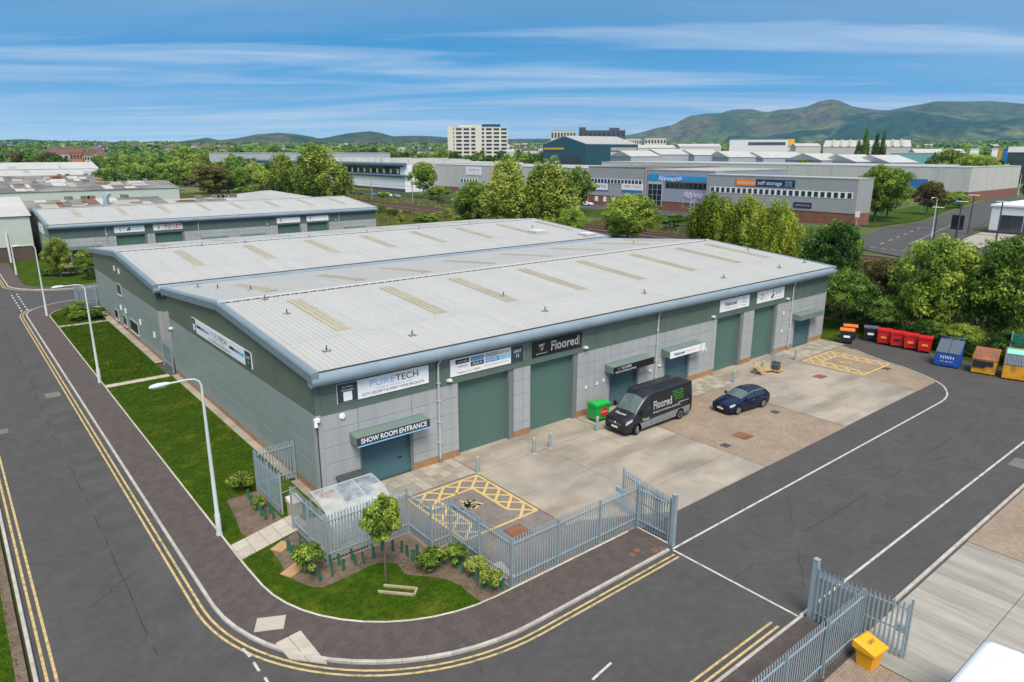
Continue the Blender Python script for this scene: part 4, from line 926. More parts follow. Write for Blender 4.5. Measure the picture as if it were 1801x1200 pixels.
def fence(label, pts, group=None, z=0.0):
    o = pts[0]; root = thing('palisade_fence', label, 'fence', (o[0], o[1], z), 0, group)
    loc_ = [(x - o[0], y - o[1]) for x, y in pts]
    for i, (p, q) in enumerate(zip(loc_, loc_[1:])): palisade_run(root, p, q, True, i == 0, True)
    return root
fence('galvanised palisade fence zigzagging round the paved bays behind the young tree', [(24.40, 20.14), (16.42, 20.14), (16.42, 24.70), (15.36, 24.70), (15.36, 26.80), (11.15, 26.80), (11.12, 30.55)], z=.03)
fence('short palisade fence panel joining the gable wall beside the pedestrian gate', [(13.40, 35.75), (11.20, 35.75)], z=.08)
g_ = thing('pedestrian_gate', 'narrow palisade gate leaf standing open beside the slab path', 'gate', (11.2, 35.6, .08))
palisade_run(g_, (0, 0), (.02, -3.35), True); MB().tube([(0, -3.35, 1.2), (.9, -3.2, 1.25)], .02, 6).build('slide_bolt', 'galv', g_)
def gate(label, hinge, tip, corner):
    root = thing('yard_gate', label, 'gate', (hinge[0], hinge[1], .02)); dx, dy = tip[0] - hinge[0], tip[1] - hinge[1]
    palisade_run(root, (0, 0), (dx, dy), False, h=(.30, 1.15, 2.05))
    MB().box(-.10, .10, -.10, .10, -.02, 2.62).box(-.11, .11, -.11, .11, 2.62, 2.65).build('gate_post', 'galv', root)
    MB().box(dx - .04, dx + .04, dy - .04, dy + .04, .1, 2.5).build('end_stile', 'galv', root)
    MB().box(dx - .10, dx + .06, dy + .02, dy + .42, 1.05, 1.30).build('latch_box', 'galv', root)
    return root
gate('tall palisade yard gate standing open beside the zigzag fence', (24.42, 17.95), (24.98, 21.6), None)
fence('palisade panel between the gate post and the near fence corner', [(24.36, 18.15), (24.38, 20.05)], z=.03)
gate('tall palisade yard gate standing open behind the yellow grit bin', (24.42, 11.1), (24.85, 7.72), None)
fence('palisade fence along the bottom right footway beside the yellow grit bin', [(24.35, 9.15), (8.0, 9.15)], z=.03)
fence('palisade fence panel between the right gate post and the fence corner', [(24.36, 10.95), (24.36, 9.25)], z=.03)
fence('palisade gate closing the gap between the first two units', [(13.35, 61.2), (13.35, 64.2)], z=.05)
fence('palisade fence round the side yard of the second unit', [(13.4, 95.2), (11.6, 95.8), (11.6, 98.0), (16, 98.4), (22, 98.4)], z=.05)

# ---------------------------------------------------------------- street lamps
def lamp_tree():
    root = thing('street_lamp', '', 'street lamp')
    MB().lathe([(.13, -.1), (.13, 1.1), (.10, 1.2), (.085, 4.0), (.06, 7.3)], 14).build('column', 'lamp_grey', root)
    MB().lathe([(.16, -.02), (.15, .12), (.135, .14)], 14).build('base_sleeve', 'pipe_grey', root)
    MB().tube([(0, 0, 7.2), (0, 0, 7.6), (-.08, 0, 7.82), (-.25, 0, 7.95), (-.55, 0, 8.0), (-1.35, 0, 7.98)], [.06, .055, .05, .045, .042, .04], 10).build('bracket_arm', 'lamp_grey', root)
    rings = []
    for x, w, z0, z1 in ((-1.25, .05, 7.95, 8.03), (-1.45, .13, 7.90, 8.08), (-1.8, .17, 7.87, 8.09), (-2.05, .13, 7.88, 8.05), (-2.15, .05, 7.92, 7.98)):
        rings.append([(x, w * math.cos(t), (z0 + z1) / 2 + (z1 - z0) / 2 * math.sin(t)) for t in np.linspace(0, 2 * math.pi, 12, endpoint=False)])
    hd = MB().loft(rings, True, 0, True, True).build('lantern', 'lamp_grey', root)
    MB().loft([[(-1.5, -.1, 7.875), (-1.5, .1, 7.875), (-2.0, .09, 7.865), (-2.0, -.09, 7.865)], [(-1.5, -.1, 7.90), (-1.5, .1, 7.90), (-2.0, .09, 7.90), (-2.0, -.09, 7.90)]]).build('lens', 'lamp_lens', hd)
    MB().box(.095, .115, -.05, .05, .5, 1.0).build('access_door', 'pipe_grey', root)
    return root
lamp0 = lamp_tree(); firstl = [True]
def lamp(x, y, rz, label, s=1.0, group='street lamps along the estate road'):
    o = lamp0 if firstl[0] else copy_tree(lamp0); firstl[0] = False
    o.location = (x, y, .1); o.rotation_euler = (0, 0, rz); o.scale = (s, s, s); tag(o, label, 'street lamp', group); return o
lamp(8.12, 32.3, 0, 'nearest grey street lamp, beside the slab path to the pedestrian gate')
lamp(8.05, 62.1, 0, 'second nearest street lamp, at the kerb by the first two units')
lamp(7.95, 92.6, 0, 'third street lamp along the estate road, by the side road corner')
lamp(8.05, 127.5, 0, 'far street lamp on the estate road beside the rear unit lawn')
lamp(-2.2, 150, math.pi, 'street lamp at the left edge before the pale green shed')

# ---------------------------------------------------------------- bollards
bo = [(21.9, 29.95), (26.2, 29.95), (27.55, 29.95), (31.75, 29.95), (47.6, 30.1), (51.85, 30.15), (57.3, 30.25)]
bl = ['at the corner of the first hatched bay', 'left of the pair between the first two big doors', 'right of the pair between the first two big doors', 'in front of the green bin', 'near the third big door by the blue car', 'beside the wooden pallets', 'beside the far hatched bay']
bm0 = None; mat('cap_yellow', (.42, .36, .16), .6, var=.3, scale=8)
for (x, y), l_ in zip(bo, bl):
    if bm0 is None:
        bm0 = thing('bollard', '', 'bollard'); MB().lathe([(.105, 0), (.105, .98), (.105, 1.0)], 16).build('post', 'galv', bm0); MB().lathe([(.108, .94), (.108, 1.0), (.08, 1.03), (.02, 1.04)], 16).build('cap', 'cap_yellow', bm0)
        MB().lathe([(.16, 0), (.15, .012)], 12).build('collar', 'kerb', bm0); o = bm0
    else: o = copy_tree(bm0)
    o.location = (x, y, .027); tag(o, 'grey steel bollard with yellow cap ' + l_, 'bollard', 'bollards along the forecourt')

# ---------------------------------------------------------------- shelter, cabinet and small things by the corner
sh = thing('smoking_shelter', 'curved clear polycarbonate shelter beside the corner of the front unit', 'shelter', (11.75, 27.3, .06))
arcp = [(2.35 - 2.3 * math.sin(t) ** 1.0 if False else 2.45 - 2.4 * (1 - math.cos(t)), 2.12 - 1.35 * (1 - math.sin(t)) if False else .72 + 1.42 * math.cos(math.pi / 2 - t) ** .85 if t > 0 else .72) for t in np.linspace(0, math.pi / 2, 10)]
arcp = [(.08 + 2.35 * (1 - math.cos(t)), .95 + 1.18 * math.sin(t)) for t in np.linspace(0, math.pi / 2, 10)]    # (y, z): low at the fence side, high at the wall side
Lx = 3.25
for k, x in enumerate((0.0, 1.08, 2.16, 3.25)):
    MB().tube([(x, .08, 0)] + [(x, y, z) for y, z in arcp], .028, 8).build('hoop', 'pipe_grey', sh)
    MB().tube([(x, 2.43, 0), (x, 2.43, 2.12)], .03, 8).build('post', 'galv', sh) if k in (0, 3) else None
for y, z in ((arcp[-1]), arcp[5], (.08, .95)): MB().tube([(0, y, z), (Lx, y, z)], .022, 6).build('rail', 'pipe_grey', sh)
for k in range(3):
    x0, x1 = .03 + k * 1.08, 1.05 + k * 1.08
    mb = MB(); mb.loft([[(x, y, z + .012) for y, z in arcp] for x in (x0, x1)], False, 0, False, True); mb.build('roof_sheet', 'polycarbonate', sh)
    MB().box(x0, x1, .075, .083, .15, .93).build('wall_sheet', 'polycarbonate', sh)
for x in (0, Lx):
    mb = MB(); mb.add([(x, .1, .15)] + [(x, y, z - .02) for y, z in arcp[:8]] + [(x, arcp[7][0], .15)], [tuple(range(10))]); mb.build('end_sheet', 'polycarbonate', sh)
MB().box(.3, 2.9, .35, .65, .42, .46).box(.35, .42, .40, .6, 0, .42).box(2.75, 2.82, .40, .6, 0, .42).build('bench', 'timber', sh)
cb = thing('store_cabinet', 'low dark ribbed storage cabinet against the wall left of the showroom shutter', 'cabinet', (14.35, 31.45, .035))
MB().box(0, 1.45, 0, .95, 0, 1.02).build('body', 'lid_grey', cb)
for k in range(6): MB().loft([[(-.04 + k * .255, -.06, 1.02), (.20 + k * .255, -.06, 1.02), (.20 + k * .255, -.06, 1.07), (-.04 + k * .255, -.06, 1.07)], [(-.04 + k * .255, 1.0, 1.12), (.20 + k * .255, 1.0, 1.12), (.20 + k * .255, 1.0, 1.17), (-.04 + k * .255, 1.0, 1.17)]]).build('lid_board', 'steel_dark', cb)
bx_ = thing('brown_bin', 'small brown box bin with sloping lid on the path by the gable', 'bin', (11.75, 31.9, .06), R(8))
MB().box(-.28, .28, -.25, .25, 0, .75).build('body', 'timber', bx_); MB().loft([[(-.31, -.3, .75), (.31, -.3, .75), (.31, .3, .75), (-.31, .3, .75)], [(-.31, -.3, .80), (.31, -.3, .80), (.31, .3, 1.02), (-.31, .3, 1.02)]]).build('lid', 'faded_pink', bx_)
for p, w, rz, l_ in (((495, 962), .8, .5, 'upper'), ((516, 1003), 1.0, .45, 'lower')):
    q = G(*p, .13); o = MB().box(-w / 2, w / 2, -.32, .32, 0, .035).build('timber_board', 'cardboard', None, (q.x, q.y, .126), rz); tag(o, 'flat brown board lying on the soil by the slab path, %s one' % l_, 'board')
q = G(888, 1003); o = MB().box(-.65, .65, -.35, .35, 0, .04).build('timber_board', 'faded_pink', None, (16.85, 21.4, .016), R(80)); tag(o, 'pinkish flat board lying on grey paving inside the fence corner', 'board')
kr = thing('knee_rail', 'low broken timber frame lying on the lawn below the young tree', 'wooden frame', (*G(702, 1040, .12)[:2], .12), R(-48))
MB().box(-.75, .75, .18, .26, .0, .10).build('rail', 'timber_pale', kr); MB().box(-.85, .70, -.26, -.18, .0, .10).build('rail', 'timber_pale', kr); MB().box(.68, .76, -.18, .18, .0, .09).build('rail', 'timber_pale', kr)

# ---------------------------------------------------------------- bins and skips
def wheelie(label, x, y, rz, body, lid, w=1.25, d=.95, h=1.22, sticker=None, z=.0, round_st=False):
    root = thing('wheeled_bin', label, 'bin', (x, y, z), rz, None); b = .06
    mb = MB(); r0 = lambda k, zz: [(-w / 2 * k, -d / 2 * k, zz), (w / 2 * k, -d / 2 * k, zz), (w / 2 * k, d / 2 * k, zz), (-w / 2 * k, d / 2 * k, zz)]
    mb.loft([r0(.84, .20), r0(.90, .55), r0(.97, h - .12)]); bd = mb.build('body', body, root)
    MB().loft([r0(1.03, h - .12), r0(1.03, h - .03)]).build('rim', body, bd)
    mb = MB(); rr = []
    for t in np.linspace(0, 1, 7):
        yy = -d * .53 + t * d * 1.06; rr.append([(-w * .53, yy, h - .03), (w * .53, yy, h - .03), (w * .52, yy, h + .05 + .12 * math.sin(math.pi * (.15 + .8 * t))), (-w * .52, yy, h + .05 + .12 * math.sin(math.pi * (.15 + .8 * t)))])
    ld = mb.loft(rr).build('lid', lid, root)
    for k in (-.3, 0, .3): MB().box(w * k - .05, w * k + .05, -d * .56, -d * .50, h - .02, h + .05).build('handle', lid, ld)
    for sx in (-1, 1):
        for sy in (-1, 1):
            wh = MB().tube([(sx * w * .36 - .03, sy * d * .33, .1), (sx * w * .36 + .03, sy * d * .33, .1)], .1, 10).build('wheel', 'rubber', root)
            MB().box(sx * w * .36 - .045, sx * w * .36 + .045, sy * d * .33 - .04, sy * d * .33 + .04, .1, .24).build('castor_fork', 'galv', root)
    if sticker:
        if round_st:
            mb = MB().lathe([(.33, 0), (.33, .01)], 20); mb.xform(Matrix.Translation((.12, -d * .478, .74)) @ FACE_S); mb.build('sticker', sticker, bd)
        else: MB().box(-w * .22, w * .22, -d * .5, -d * .47, .66, .86).build('sticker', sticker, bd)
    return root
gb = wheelie('green wheeled bin with a red round sticker beside the dark van', 33.25, 31.3, R(-4), 'bin_green', 'bin_green', sticker='red', round_st=True, z=.035)
lettering(gb, 'BIFFA', .17, Matrix.Translation((.12, -.475, .74)) @ FACE_S, 'white', .45)
rzb = R(-62)
wheelie('black wheeled bin with orange lid, nearest the end of the unit', 66.5, 30.2, rzb, 'bin_black', 'bin_orange', h=1.34, sticker='white')
wheelie('black wheeled bin with orange lid, right behind the first orange-lidded one', 68.3, 30.75, rzb, 'bin_black', 'bin_orange', h=1.34, sticker='white')
wheelie('all black wheeled bin with white sticker between the orange-lidded and red bins', 69.3, 29.2, rzb, 'bin_black', 'lid_grey', h=1.34, sticker='white')
for i, (x, y, l_, st) in enumerate(((69.0, 27.75, 'leftmost of the four, next to the black bin', 'orange'), (69.0, 26.55, 'second from the left, without a yellow sticker', 'bin_black'), (69.05, 25.35, 'third from the left', 'orange'), (69.0, 24.1, 'rightmost of the four, nearest the blue skip', 'orange'))):
    wheelie('red wheeled bin, ' + l_, x, y, R(-72), 'bin_red', 'bin_red', w=1.14, d=1.1, h=1.42, sticker=st)
def fel_bin(label, x, y, rz, body, lid, words=None, w=1.9, lidm='lid_grey'):
    root = thing('skip_container', label, 'skip', (x, y, .0), rz); d = 1.6; h0 = 1.22; h1 = 2.05
    mb = MB(); prof = [(-d / 2, .12), (-d / 2 - .03, h0), (-d / 2 + .25, h0 + .05), (d / 2, h1), (d / 2 - .05, .12)]
    mb.loft([[(sx * w / 2, y_, z_) for y_, z_ in prof] for sx in (-1, 1)]); bd = mb.build('body', body, root)
    for sx in (-1, 1):
        MB().box(sx * w / 2 - .06, sx * w / 2 + .06, -.5, .5, .55, .78).build('fork_pocket', body, bd)
        MB().box(sx * (w / 2 - .35) - .04, sx * (w / 2 - .35) + .04, -d / 2 - .02, d / 2 - .1, 0, .12).build('runner', 'steel_dark', root)
    for i in range(2):
        lm = MB(); x0 = -w / 2 + .03 + i * w / 2; x1 = x0 + w / 2 - .05
        nrib = 7
        for k in range(nrib):
            a_ = x0 + (x1 - x0) * k / nrib; b_ = a_ + (x1 - x0) / nrib * .86
            lm.loft([[(a_, -d / 2 - .05, h0 + .03), (b_, -d / 2 - .05, h0 + .03), (b_, -d / 2 - .05, h0 + .08), (a_, -d / 2 - .05, h0 + .08)], [(a_, d / 2 - .05, h1 + .05), (b_, d / 2 - .05, h1 + .05), (b_, d / 2 - .05, h1 + .10), (a_, d / 2 - .05, h1 + .10)]])
        lm.build('lid', lidm, root)
    MB().tube([(-w / 2, d / 2, h1), (-w / 2, d / 2, h1 + .28), (w / 2, d / 2, h1 + .28), (w / 2, d / 2, h1)], .035, 6).build('lid_frame', body, root)
    if words:
        for s_, yy, sz, ww in words: lettering(bd, s_, sz, Matrix.Translation((.0, -d / 2 - .045, yy)) @ FACE_S, 'white', ww)
    for k in range(4): MB().box(-w * .3 + k * w * .2 - .02, -w * .3 + k * w * .2 + .02, -d / 2 - .03, -d / 2, .14, .34).build('rib', body, bd)
    return root
rs_ = R(-80)
fel_bin('blue front-loading skip with grey ribbed lids and white NWH lettering', 66.2, 21.1, rs_, 'skip_blue', 'lid_grey', [('NWH', .86, .42, 1.0), ('0131 665 2021', .52, .15, .95)], w=1.85)
sk2 = thing('skip_container', 'yellow skip with a rusty brown lid, beside the blue one', 'skip', (66.3, 18.35, 0), rs_)
mb = MB(); mb.loft([[(sx * .84, y_, z_) for y_, z_ in ((-.8, .12), (-.85, 1.25), (.7, 1.85), (.75, .12))] for sx in (-1, 1)]); b2 = mb.build('body', 'skip_yellow', sk2)
mb = MB(); mb.loft([[(sx * .89, y_, z_) for y_, z_ in ((-.88, 1.26), (-.88, 1.33), (.80, 2.0), (.80, 1.93))] for sx in (-1, 1)]); mb.build('lid', 'rust', sk2)
MB().box(-.78, .12, -.90, -.84, .60, 1.18).build('opening_flap', 'bin_black', b2); MB().box(.15, .66, -.90, -.85, .80, 1.18).build('opening_flap', 'bin_black', b2)
for sx in (-.6, .6): MB().box(sx - .06, sx + .06, -.8, .7, 0, .12).build('runner', 'steel_dark', sk2)
sk3 = fel_bin('yellow skip with long grey ribbed lids and a mint green back, at the right edge', 66.6, 15.75, R(-74), 'skip_yellow', 'lid_grey', w=2.7)
MB().loft([[(sx * 1.25, y_, z_) for y_, z_ in ((.25, 1.92), (.25, 1.98), (.92, 2.30), (.92, 2.22))] for sx in (-1, 1)]).build('rear_lid', 'guard_mint' if 'guard_mint' in MATS else plain('guard_mint', (.25, .62, .48)), sk3)
gt = thing('grit_bin', 'yellow grit bin standing against the bottom right fence', 'grit bin', (23.55, 8.42, .012), R(-6))
MB().loft([[(-.30, -.26, .0), (.30, -.26, .0), (.30, .26, .0), (-.30, .26, .0)], [(-.36, -.33, .72), (.36, -.33, .72), (.36, .33, .72), (-.36, .33, .72)]]).build('body', 'grit_yellow', gt)
MB().loft([[(-.46, -.42, .70), (.46, -.42, .70), (.46, .42, .70), (-.46, .42, .70)], [(-.46, -.42, .80), (.46, -.42, .80), (.46, .42, .98), (-.46, .42, .98)], [(-.32, -.30, .86), (.32, -.30, .86), (.32, .32, 1.04), (-.32, .32, 1.04)]]).build('lid', 'grit_yellow', gt)
lettering(gt, 'GRIT', .18, Matrix.Translation((0, -.02, .975)) @ Matrix.Rotation(R(16), 4, 'X'), 'steel_dark')
# cage trolley and pallets by the fourth door
ct = thing('cage_trolley', 'wire roll cage on a yellow base in front of the fourth big door', 'trolley', (52.9, 29.5, .03), R(8))
MB().box(-.5, .5, -.4, .4, .14, .20).build('base', 'grit_yellow', ct)
for sx in (-.48, .48):
    cg = MB()
    for k in range(7): cg.tube([(sx, -.38 + k * .127, .2), (sx, -.38 + k * .127, 1.7)], .012, 5)
    for z in (.25, .75, 1.25, 1.7): cg.tube([(sx, -.38, z), (sx, .38, z)], .012, 5)
    cg.build('side_frame', 'galv', ct)
cg = MB()
for k in range(9): cg.tube([(-.48 + k * .12, .38, .2), (-.48 + k * .12, .38, 1.7)], .012, 5)
for z in (.25, .75, 1.25, 1.7): cg.tube([(-.48, .38, z), (.48, .38, z)], .012, 5)
cg.build('back_frame', 'galv', ct)
MB().bbox(-.40, .05, -.3, .3, .2, .9, .02).build('load', 'bin_black', ct); MB().bbox(.08, .42, -.28, .28, .2, .65, .02).build('load', 'timber', ct)
for sx in (-.4, .4):
    for sy in (-.3, .3): MB().tube([(sx - .025, sy, .07), (sx + .025, sy, .07)], .07, 10).build('wheel', 'rubber', ct)
def pallet(label, x, y, z, rz, tilt=0.0):
    root = thing('pallet', label, 'pallet', (x, y, z), rz); root.rotation_euler = (tilt, 0, rz)
    for k in range(7): MB().box(-.6, .6, -.5 + k * .155, -.5 + k * .155 + .10, .115, .14).build('board', 'timber', root)
    for k in (-.5, 0, .44): MB().box(-.6, .6, k - .03, k + .08, .02, .115).build('bearer', 'timber', root)
    return root
pallet('wooden pallet lying flat under the leaning ones beside the roll cage', 51.6, 30.4, .03, R(10)); pallet('wooden pallet leaning against others beside the roll cage', 51.35, 30.15, .32, R(16), R(38)); pallet('wooden pallet on top of the leaning heap by the bollard', 51.9, 30.25, .42, R(-20), R(30))
# ---------------------------------------------------------------- vehicles
class Body:
    def __init__(s, st): s.x = [a for a, _ in st]; s.p = [[Vector((0, w, z)) for w, z in b] for _, b in st]
    def P(s, x, k, side):
        x = min(max(x, s.x[0]), s.x[-1]); i = max(j for j in range(len(s.x) - 1) if s.x[j] <= x + 1e-9) if x < s.x[-1] else len(s.x) - 2
        t = (x - s.x[i]) / (s.x[i + 1] - s.x[i]); a = int(min(k, 4.9999)); u = k - a
        q0 = s.p[i][a].lerp(s.p[i][a + 1], u); q1 = s.p[i + 1][a].lerp(s.p[i + 1][a + 1], u); q = q0.lerp(q1, t)
        return Vector((x, q.y * side, q.z))
    def skin(s, sub=4):
        xs = []
        for a, b in zip(s.x, s.x[1:]): xs += list(np.linspace(a, b, 3, endpoint=False))
        xs.append(s.x[-1]); ks = np.linspace(0, 5, 5 * sub + 1); rings = []
        for x in xs:
            r_ = [tuple(s.P(x, k, -1)) for k in ks] + [tuple(s.P(x, k, 1)) for k in ks[::-1][1:]]; rings.append(r_)
        return MB().loft(rings, True, 0, True, True)
    def patch(s, c, side, off=.012, n=6):
        """c: four (x, k) corners; k 0..5 climbs the side, over 5 runs down the other side"""
        g = []
        for i in range(n + 1):
            for j in range(n + 1):
                u, v = i / n, j / n
                x = (c[0][0] * (1 - u) + c[1][0] * u) * (1 - v) + (c[3][0] * (1 - u) + c[2][0] * u) * v
                k = (c[0][1] * (1 - u) + c[1][1] * u) * (1 - v) + (c[3][1] * (1 - u) + c[2][1] * u) * v
                f = lambda x_, k_: s.P(x_, k_, side) if k_ <= 5 else s.P(x_, 10 - k_, -side)
                p = f(x, k); d1 = f(x + .03, k) - f(x - .03, k); d2 = f(x, min(k + .05, 9.9)) - f(x, max(k - .05, 0.01))
                nn = d1.cross(d2); nn = nn.normalized() if nn.length > 1e-9 else Vector((0, side, 0))
                if nn.dot(Vector((0, p.y, (p.z - .8) * .8 + .01)) + Vector((-.3 if x < s.x[-1] / 2 else .3, 0, 0))) < 0: nn = -nn
                g.append(tuple(p + nn * off))
        m = n + 1
        return MB().add(g, [(i * m + j, i * m + j + 1, (i + 1) * m + j + 1, (i + 1) * m + j) for i in range(n) for j in range(n)], 0, True)
def wheel(root, x, y, r, w, side, rim='alloy', steer=0.0):
    wh = link('wheel', None, root, (x, y, r), steer)
    MB().tube([(0, -w / 2, 0), (0, w / 2, 0)], r, 20, 0, True).build('tyre', 'rubber', wh)
    mb = MB().tube([(0, side * (w / 2 - .03), 0), (0, side * (w / 2 + .012), 0)], r * .66, 18); mb.build('rim', rim, wh)
    mb = MB()
    for k in range(5):
        a = k * 2 * math.pi / 5; c_, s_ = math.cos(a), math.sin(a); q = r * .58; t = .055
        mb.add([(c_ * .05 - s_ * t, side * (w / 2 + .016), s_ * .05 + c_ * t), (c_ * q - s_ * t, side * (w / 2 + .016), s_ * q + c_ * t), (c_ * q + s_ * t, side * (w / 2 + .016), s_ * q - c_ * t), (c_ * .05 + s_ * t, side * (w / 2 + .016), s_ * .05 - c_ * t)], [(0, 1, 2, 3), (3, 2, 1, 0)])
    mb.build('spokes', 'chrome', wh)
def arch(root, x, y, r, side):
    pts = [(x + (r + .07) * math.cos(t), y, r + (r + .07) * math.sin(t)) for t in np.linspace(-.25, math.pi + .25, 16)]
    mb = MB(); mb.add([(x, y, r * .8)] + pts, [(0, i, i + 1) for i in range(1, 16)] + [(0, i + 1, i) for i in range(1, 16)]); mb.build('wheel_arch', 'rubber', root)
def van(label, loc_, rz, paint, lower, graphics=True):
    root = thing('van', label, 'van', loc_, rz)
    B = Body([(0.0, [(.80, .34), (.85, .50), (.86, .75), (.80, .90), (.60, 1.00), (0, 1.04)]), (.12, [(.92, .27), (.98, .48), (.98, .80), (.92, 1.02), (.72, 1.12), (0, 1.17)]),
              (.55, [(.98, .25), (1.01, .48), (1.01, .86), (.97, 1.13), (.80, 1.25), (0, 1.31)]), (.95, [(.99, .25), (1.02, .48), (1.02, .95), (.98, 1.24), (.86, 1.37), (0, 1.44)]),
              (1.35, [(1.0, .25), (1.02, .48), (1.02, 1.0), (.98, 1.32), (.85, 1.78), (0, 1.90)]), (1.75, [(1.0, .25), (1.02, .48), (1.02, 1.05), (.99, 1.38), (.85, 2.15), (0, 2.30)]),
              (2.2, [(1.0, .25), (1.02, .48), (1.02, 1.08), (1.0, 1.42), (.87, 2.42), (0, 2.54)]), (2.75, [(1.0, .25), (1.02, .48), (1.02, 1.1), (1.0, 1.45), (.90, 2.54), (0, 2.65)]),
              (6.45, [(1.0, .27), (1.02, .48), (1.02, 1.1), (1.0, 1.45), (.90, 2.54), (0, 2.65)]), (6.78, [(.97, .35), (1.0, .5), (1.0, 1.1), (.98, 1.45), (.88, 2.48), (0, 2.58)]), (6.84, [(.92, .40), (.95, .52), (.95, 1.1), (.94, 1.45), (.83, 2.40), (0, 2.48)])])
    bd = B.skin().build('body', paint, root)
    B.patch([(.98, 4.08), (.98, 5.92), (1.85, 5.92), (1.85, 4.08)], 1).build('windscreen', 'screen_glass', root)
    for sd in (-1, 1):
        B.patch([(1.22, 3.06), (2.28, 3.08), (2.28, 3.80), (1.72, 3.80)], sd).build('side_window', 'glass_dark', root)
        B.patch([(.75, .15), (6.55, .15), (6.55, 1.6), (.75, 1.45)], sd, .006, 10).build('lower_panel', lower, root)
        B.patch([(2.42, .4), (2.445, .4), (2.445, 3.85), (2.42, 3.85)], sd, .008).build('door_seam', 'black', root)
        B.patch([(3.75, .4), (3.77, .4), (3.77, 3.85), (3.75, 3.85)], sd, .008).build('door_seam', 'black', root)
        B.patch([(2.5, 3.86), (6.6, 3.86), (6.6, 3.93), (2.5, 3.93)], sd, .01).build('roof_rail', 'black', root)
        for x in (1.02, 5.5): arch(root, x, sd * 1.028, .36, sd); wheel(root, x, sd * .93, .36, .24, sd, steer=R(14) if x < 2 else 0)
        B.patch([(.02, 2.35), (.55, 2.55), (.60, 3.1), (.10, 3.1)], sd, .014).build('headlight', 'lamp_lens', root)
        B.patch([(6.70, 1.9), (6.83, 1.9), (6.83, 3.1), (6.70, 3.1)], sd, .014).build('tail_light', 'lamp_red', root)
        m_ = MB().bbox(1.18, 1.34, -.10, .10, 0, .38, .03); m_.xform(Matrix.Translation((0, sd * 1.20, 1.36))); m_.build('mirror', 'black', root)
        MB().box(1.2, 1.3, min(sd * .98, sd * 1.12), max(sd * .98, sd * 1.12), 1.46, 1.52).build('mirror_arm', 'black', root)
    MB().bbox(-.03, .3, -.72, .72, .32, .60, .04).build('bumper', 'black', root); MB().box(-.055, -.03, -.26, .26, .50, .61).build('number_plate', 'plate_white', root)
    gr = MB().box(-.02, .05, -.62, .62, .70, .92).build('grille', 'black', root)
    for z in (.75, .81, .87): MB().box(-.032, -.02, -.60, .60, z, z + .012).build('grille_bar', 'chrome', gr)
    mb = MB().lathe([(.09, 0), (.09, .02), (.06, .03)], 14); mb.xform(Matrix.Translation((-.02, 0, .84)) @ FACE_W); mb.build('badge', 'chrome', gr)
    for k in range(5): B.patch([(2.85 + k * .72, 4.2), (2.85 + k * .72, 5.8), (3.47 + k * .72, 5.8), (3.47 + k * .72, 4.2)], 1, .014).build('roof_panel', paint, root)
    for y in (-.42, .42): MB().box(6.845, 6.86, y - .40, y + .40, .6, 2.3).build('rear_door', paint, root)
    if graphics:
        fs = Matrix.Rotation(R(-5), 4, 'X')
        def onside(s_, x, z, size, m_, w_, bold=0.0, lift=0.0): lettering(root, s_, size, Matrix.Translation((x, -1.012 + (z - 1.45) * .092 - .018 - lift, z)) @ fs @ FACE_S, m_, w_, bold)
        onside('Floored', 3.55, 1.62, .74, 'white', 1.95, .014); onside('Floored', 3.55, 1.62, .74, 'van_ink', 1.95, -.012, .006)
        onside('TRADE FLOORING SUPPLIES', 3.95, 1.16, .17, 'off_white', 2.9); onside('Floored', 1.8, .93, .28, 'off_white', .62)
        for k in range(4): onside(('Carpets  Vinyl', 'Laminate', 'Commercial', 'LVT & Wood')[k], 5.15 + .05 * k, 2.18 - k * .19, .18, 'lime', 1.15 - .1 * k)
        onside('www.floored.co.uk', 5.75, 1.32, .15, 'off_white', 1.2)
        lettering(root, 'Floored', .30, Matrix.Translation((.52, 0, 1.33)) @ Matrix.Rotation(R(-17), 4, 'Y') @ Matrix.Rotation(R(-90), 4, 'Z'), 'white', .85)
    return root
plain('van_ink', (.03, .034, .04), .3)
van('dark grey high-roof van lettered along its side, parked before the shutters', (32.3, 28.88, .03), 0.0, 'van_paint', 'van_lower')
wv = G(1735, 1120, 2.6)
mat('van_white', (.78, .80, .83), .35, var=.03, spec=.5)
van('white van at the bottom right corner with only its roof in view', (wv.x - 6.78, wv.y - .92, .02), 0.0, 'van_white', 'van_white', False)
CAR_ST = [(0.0, [(.70, .30), (.75, .42), (.75, .55), (.68, .64), (.5, .69), (0, .72)]), (.15, [(.84, .2), (.88, .4), (.88, .6), (.82, .71), (.62, .77), (0, .80)]), (.7, [(.88, .19), (.90, .4), (.90, .66), (.86, .81), (.68, .88), (0, .92)]),
          (1.25, [(.89, .19), (.90, .4), (.90, .7), (.87, .89), (.73, .97), (0, 1.01)]), (1.75, [(.89, .19), (.90, .4), (.90, .72), (.86, .93), (.69, 1.17), (0, 1.24)]), (2.15, [(.89, .19), (.90, .4), (.90, .73), (.86, .95), (.63, 1.35), (0, 1.41)]),
          (2.7, [(.89, .19), (.90, .4), (.90, .74), (.86, .96), (.61, 1.39), (0, 1.44)]), (3.4, [(.89, .2), (.90, .4), (.90, .75), (.86, .97), (.60, 1.37), (0, 1.43)]), (3.9, [(.88, .24), (.89, .42), (.89, .76), (.85, .98), (.60, 1.31), (0, 1.37)]),
          (4.2, [(.84, .28), (.86, .45), (.86, .76), (.82, .98), (.62, 1.12), (0, 1.17)]), (4.33, [(.80, .32), (.83, .48), (.83, .76), (.78, .94), (.60, 1.0), (0, 1.03)]), (4.4, [(.70, .36), (.74, .5), (.74, .75), (.70, .86), (.5, .91), (0, .94)])]
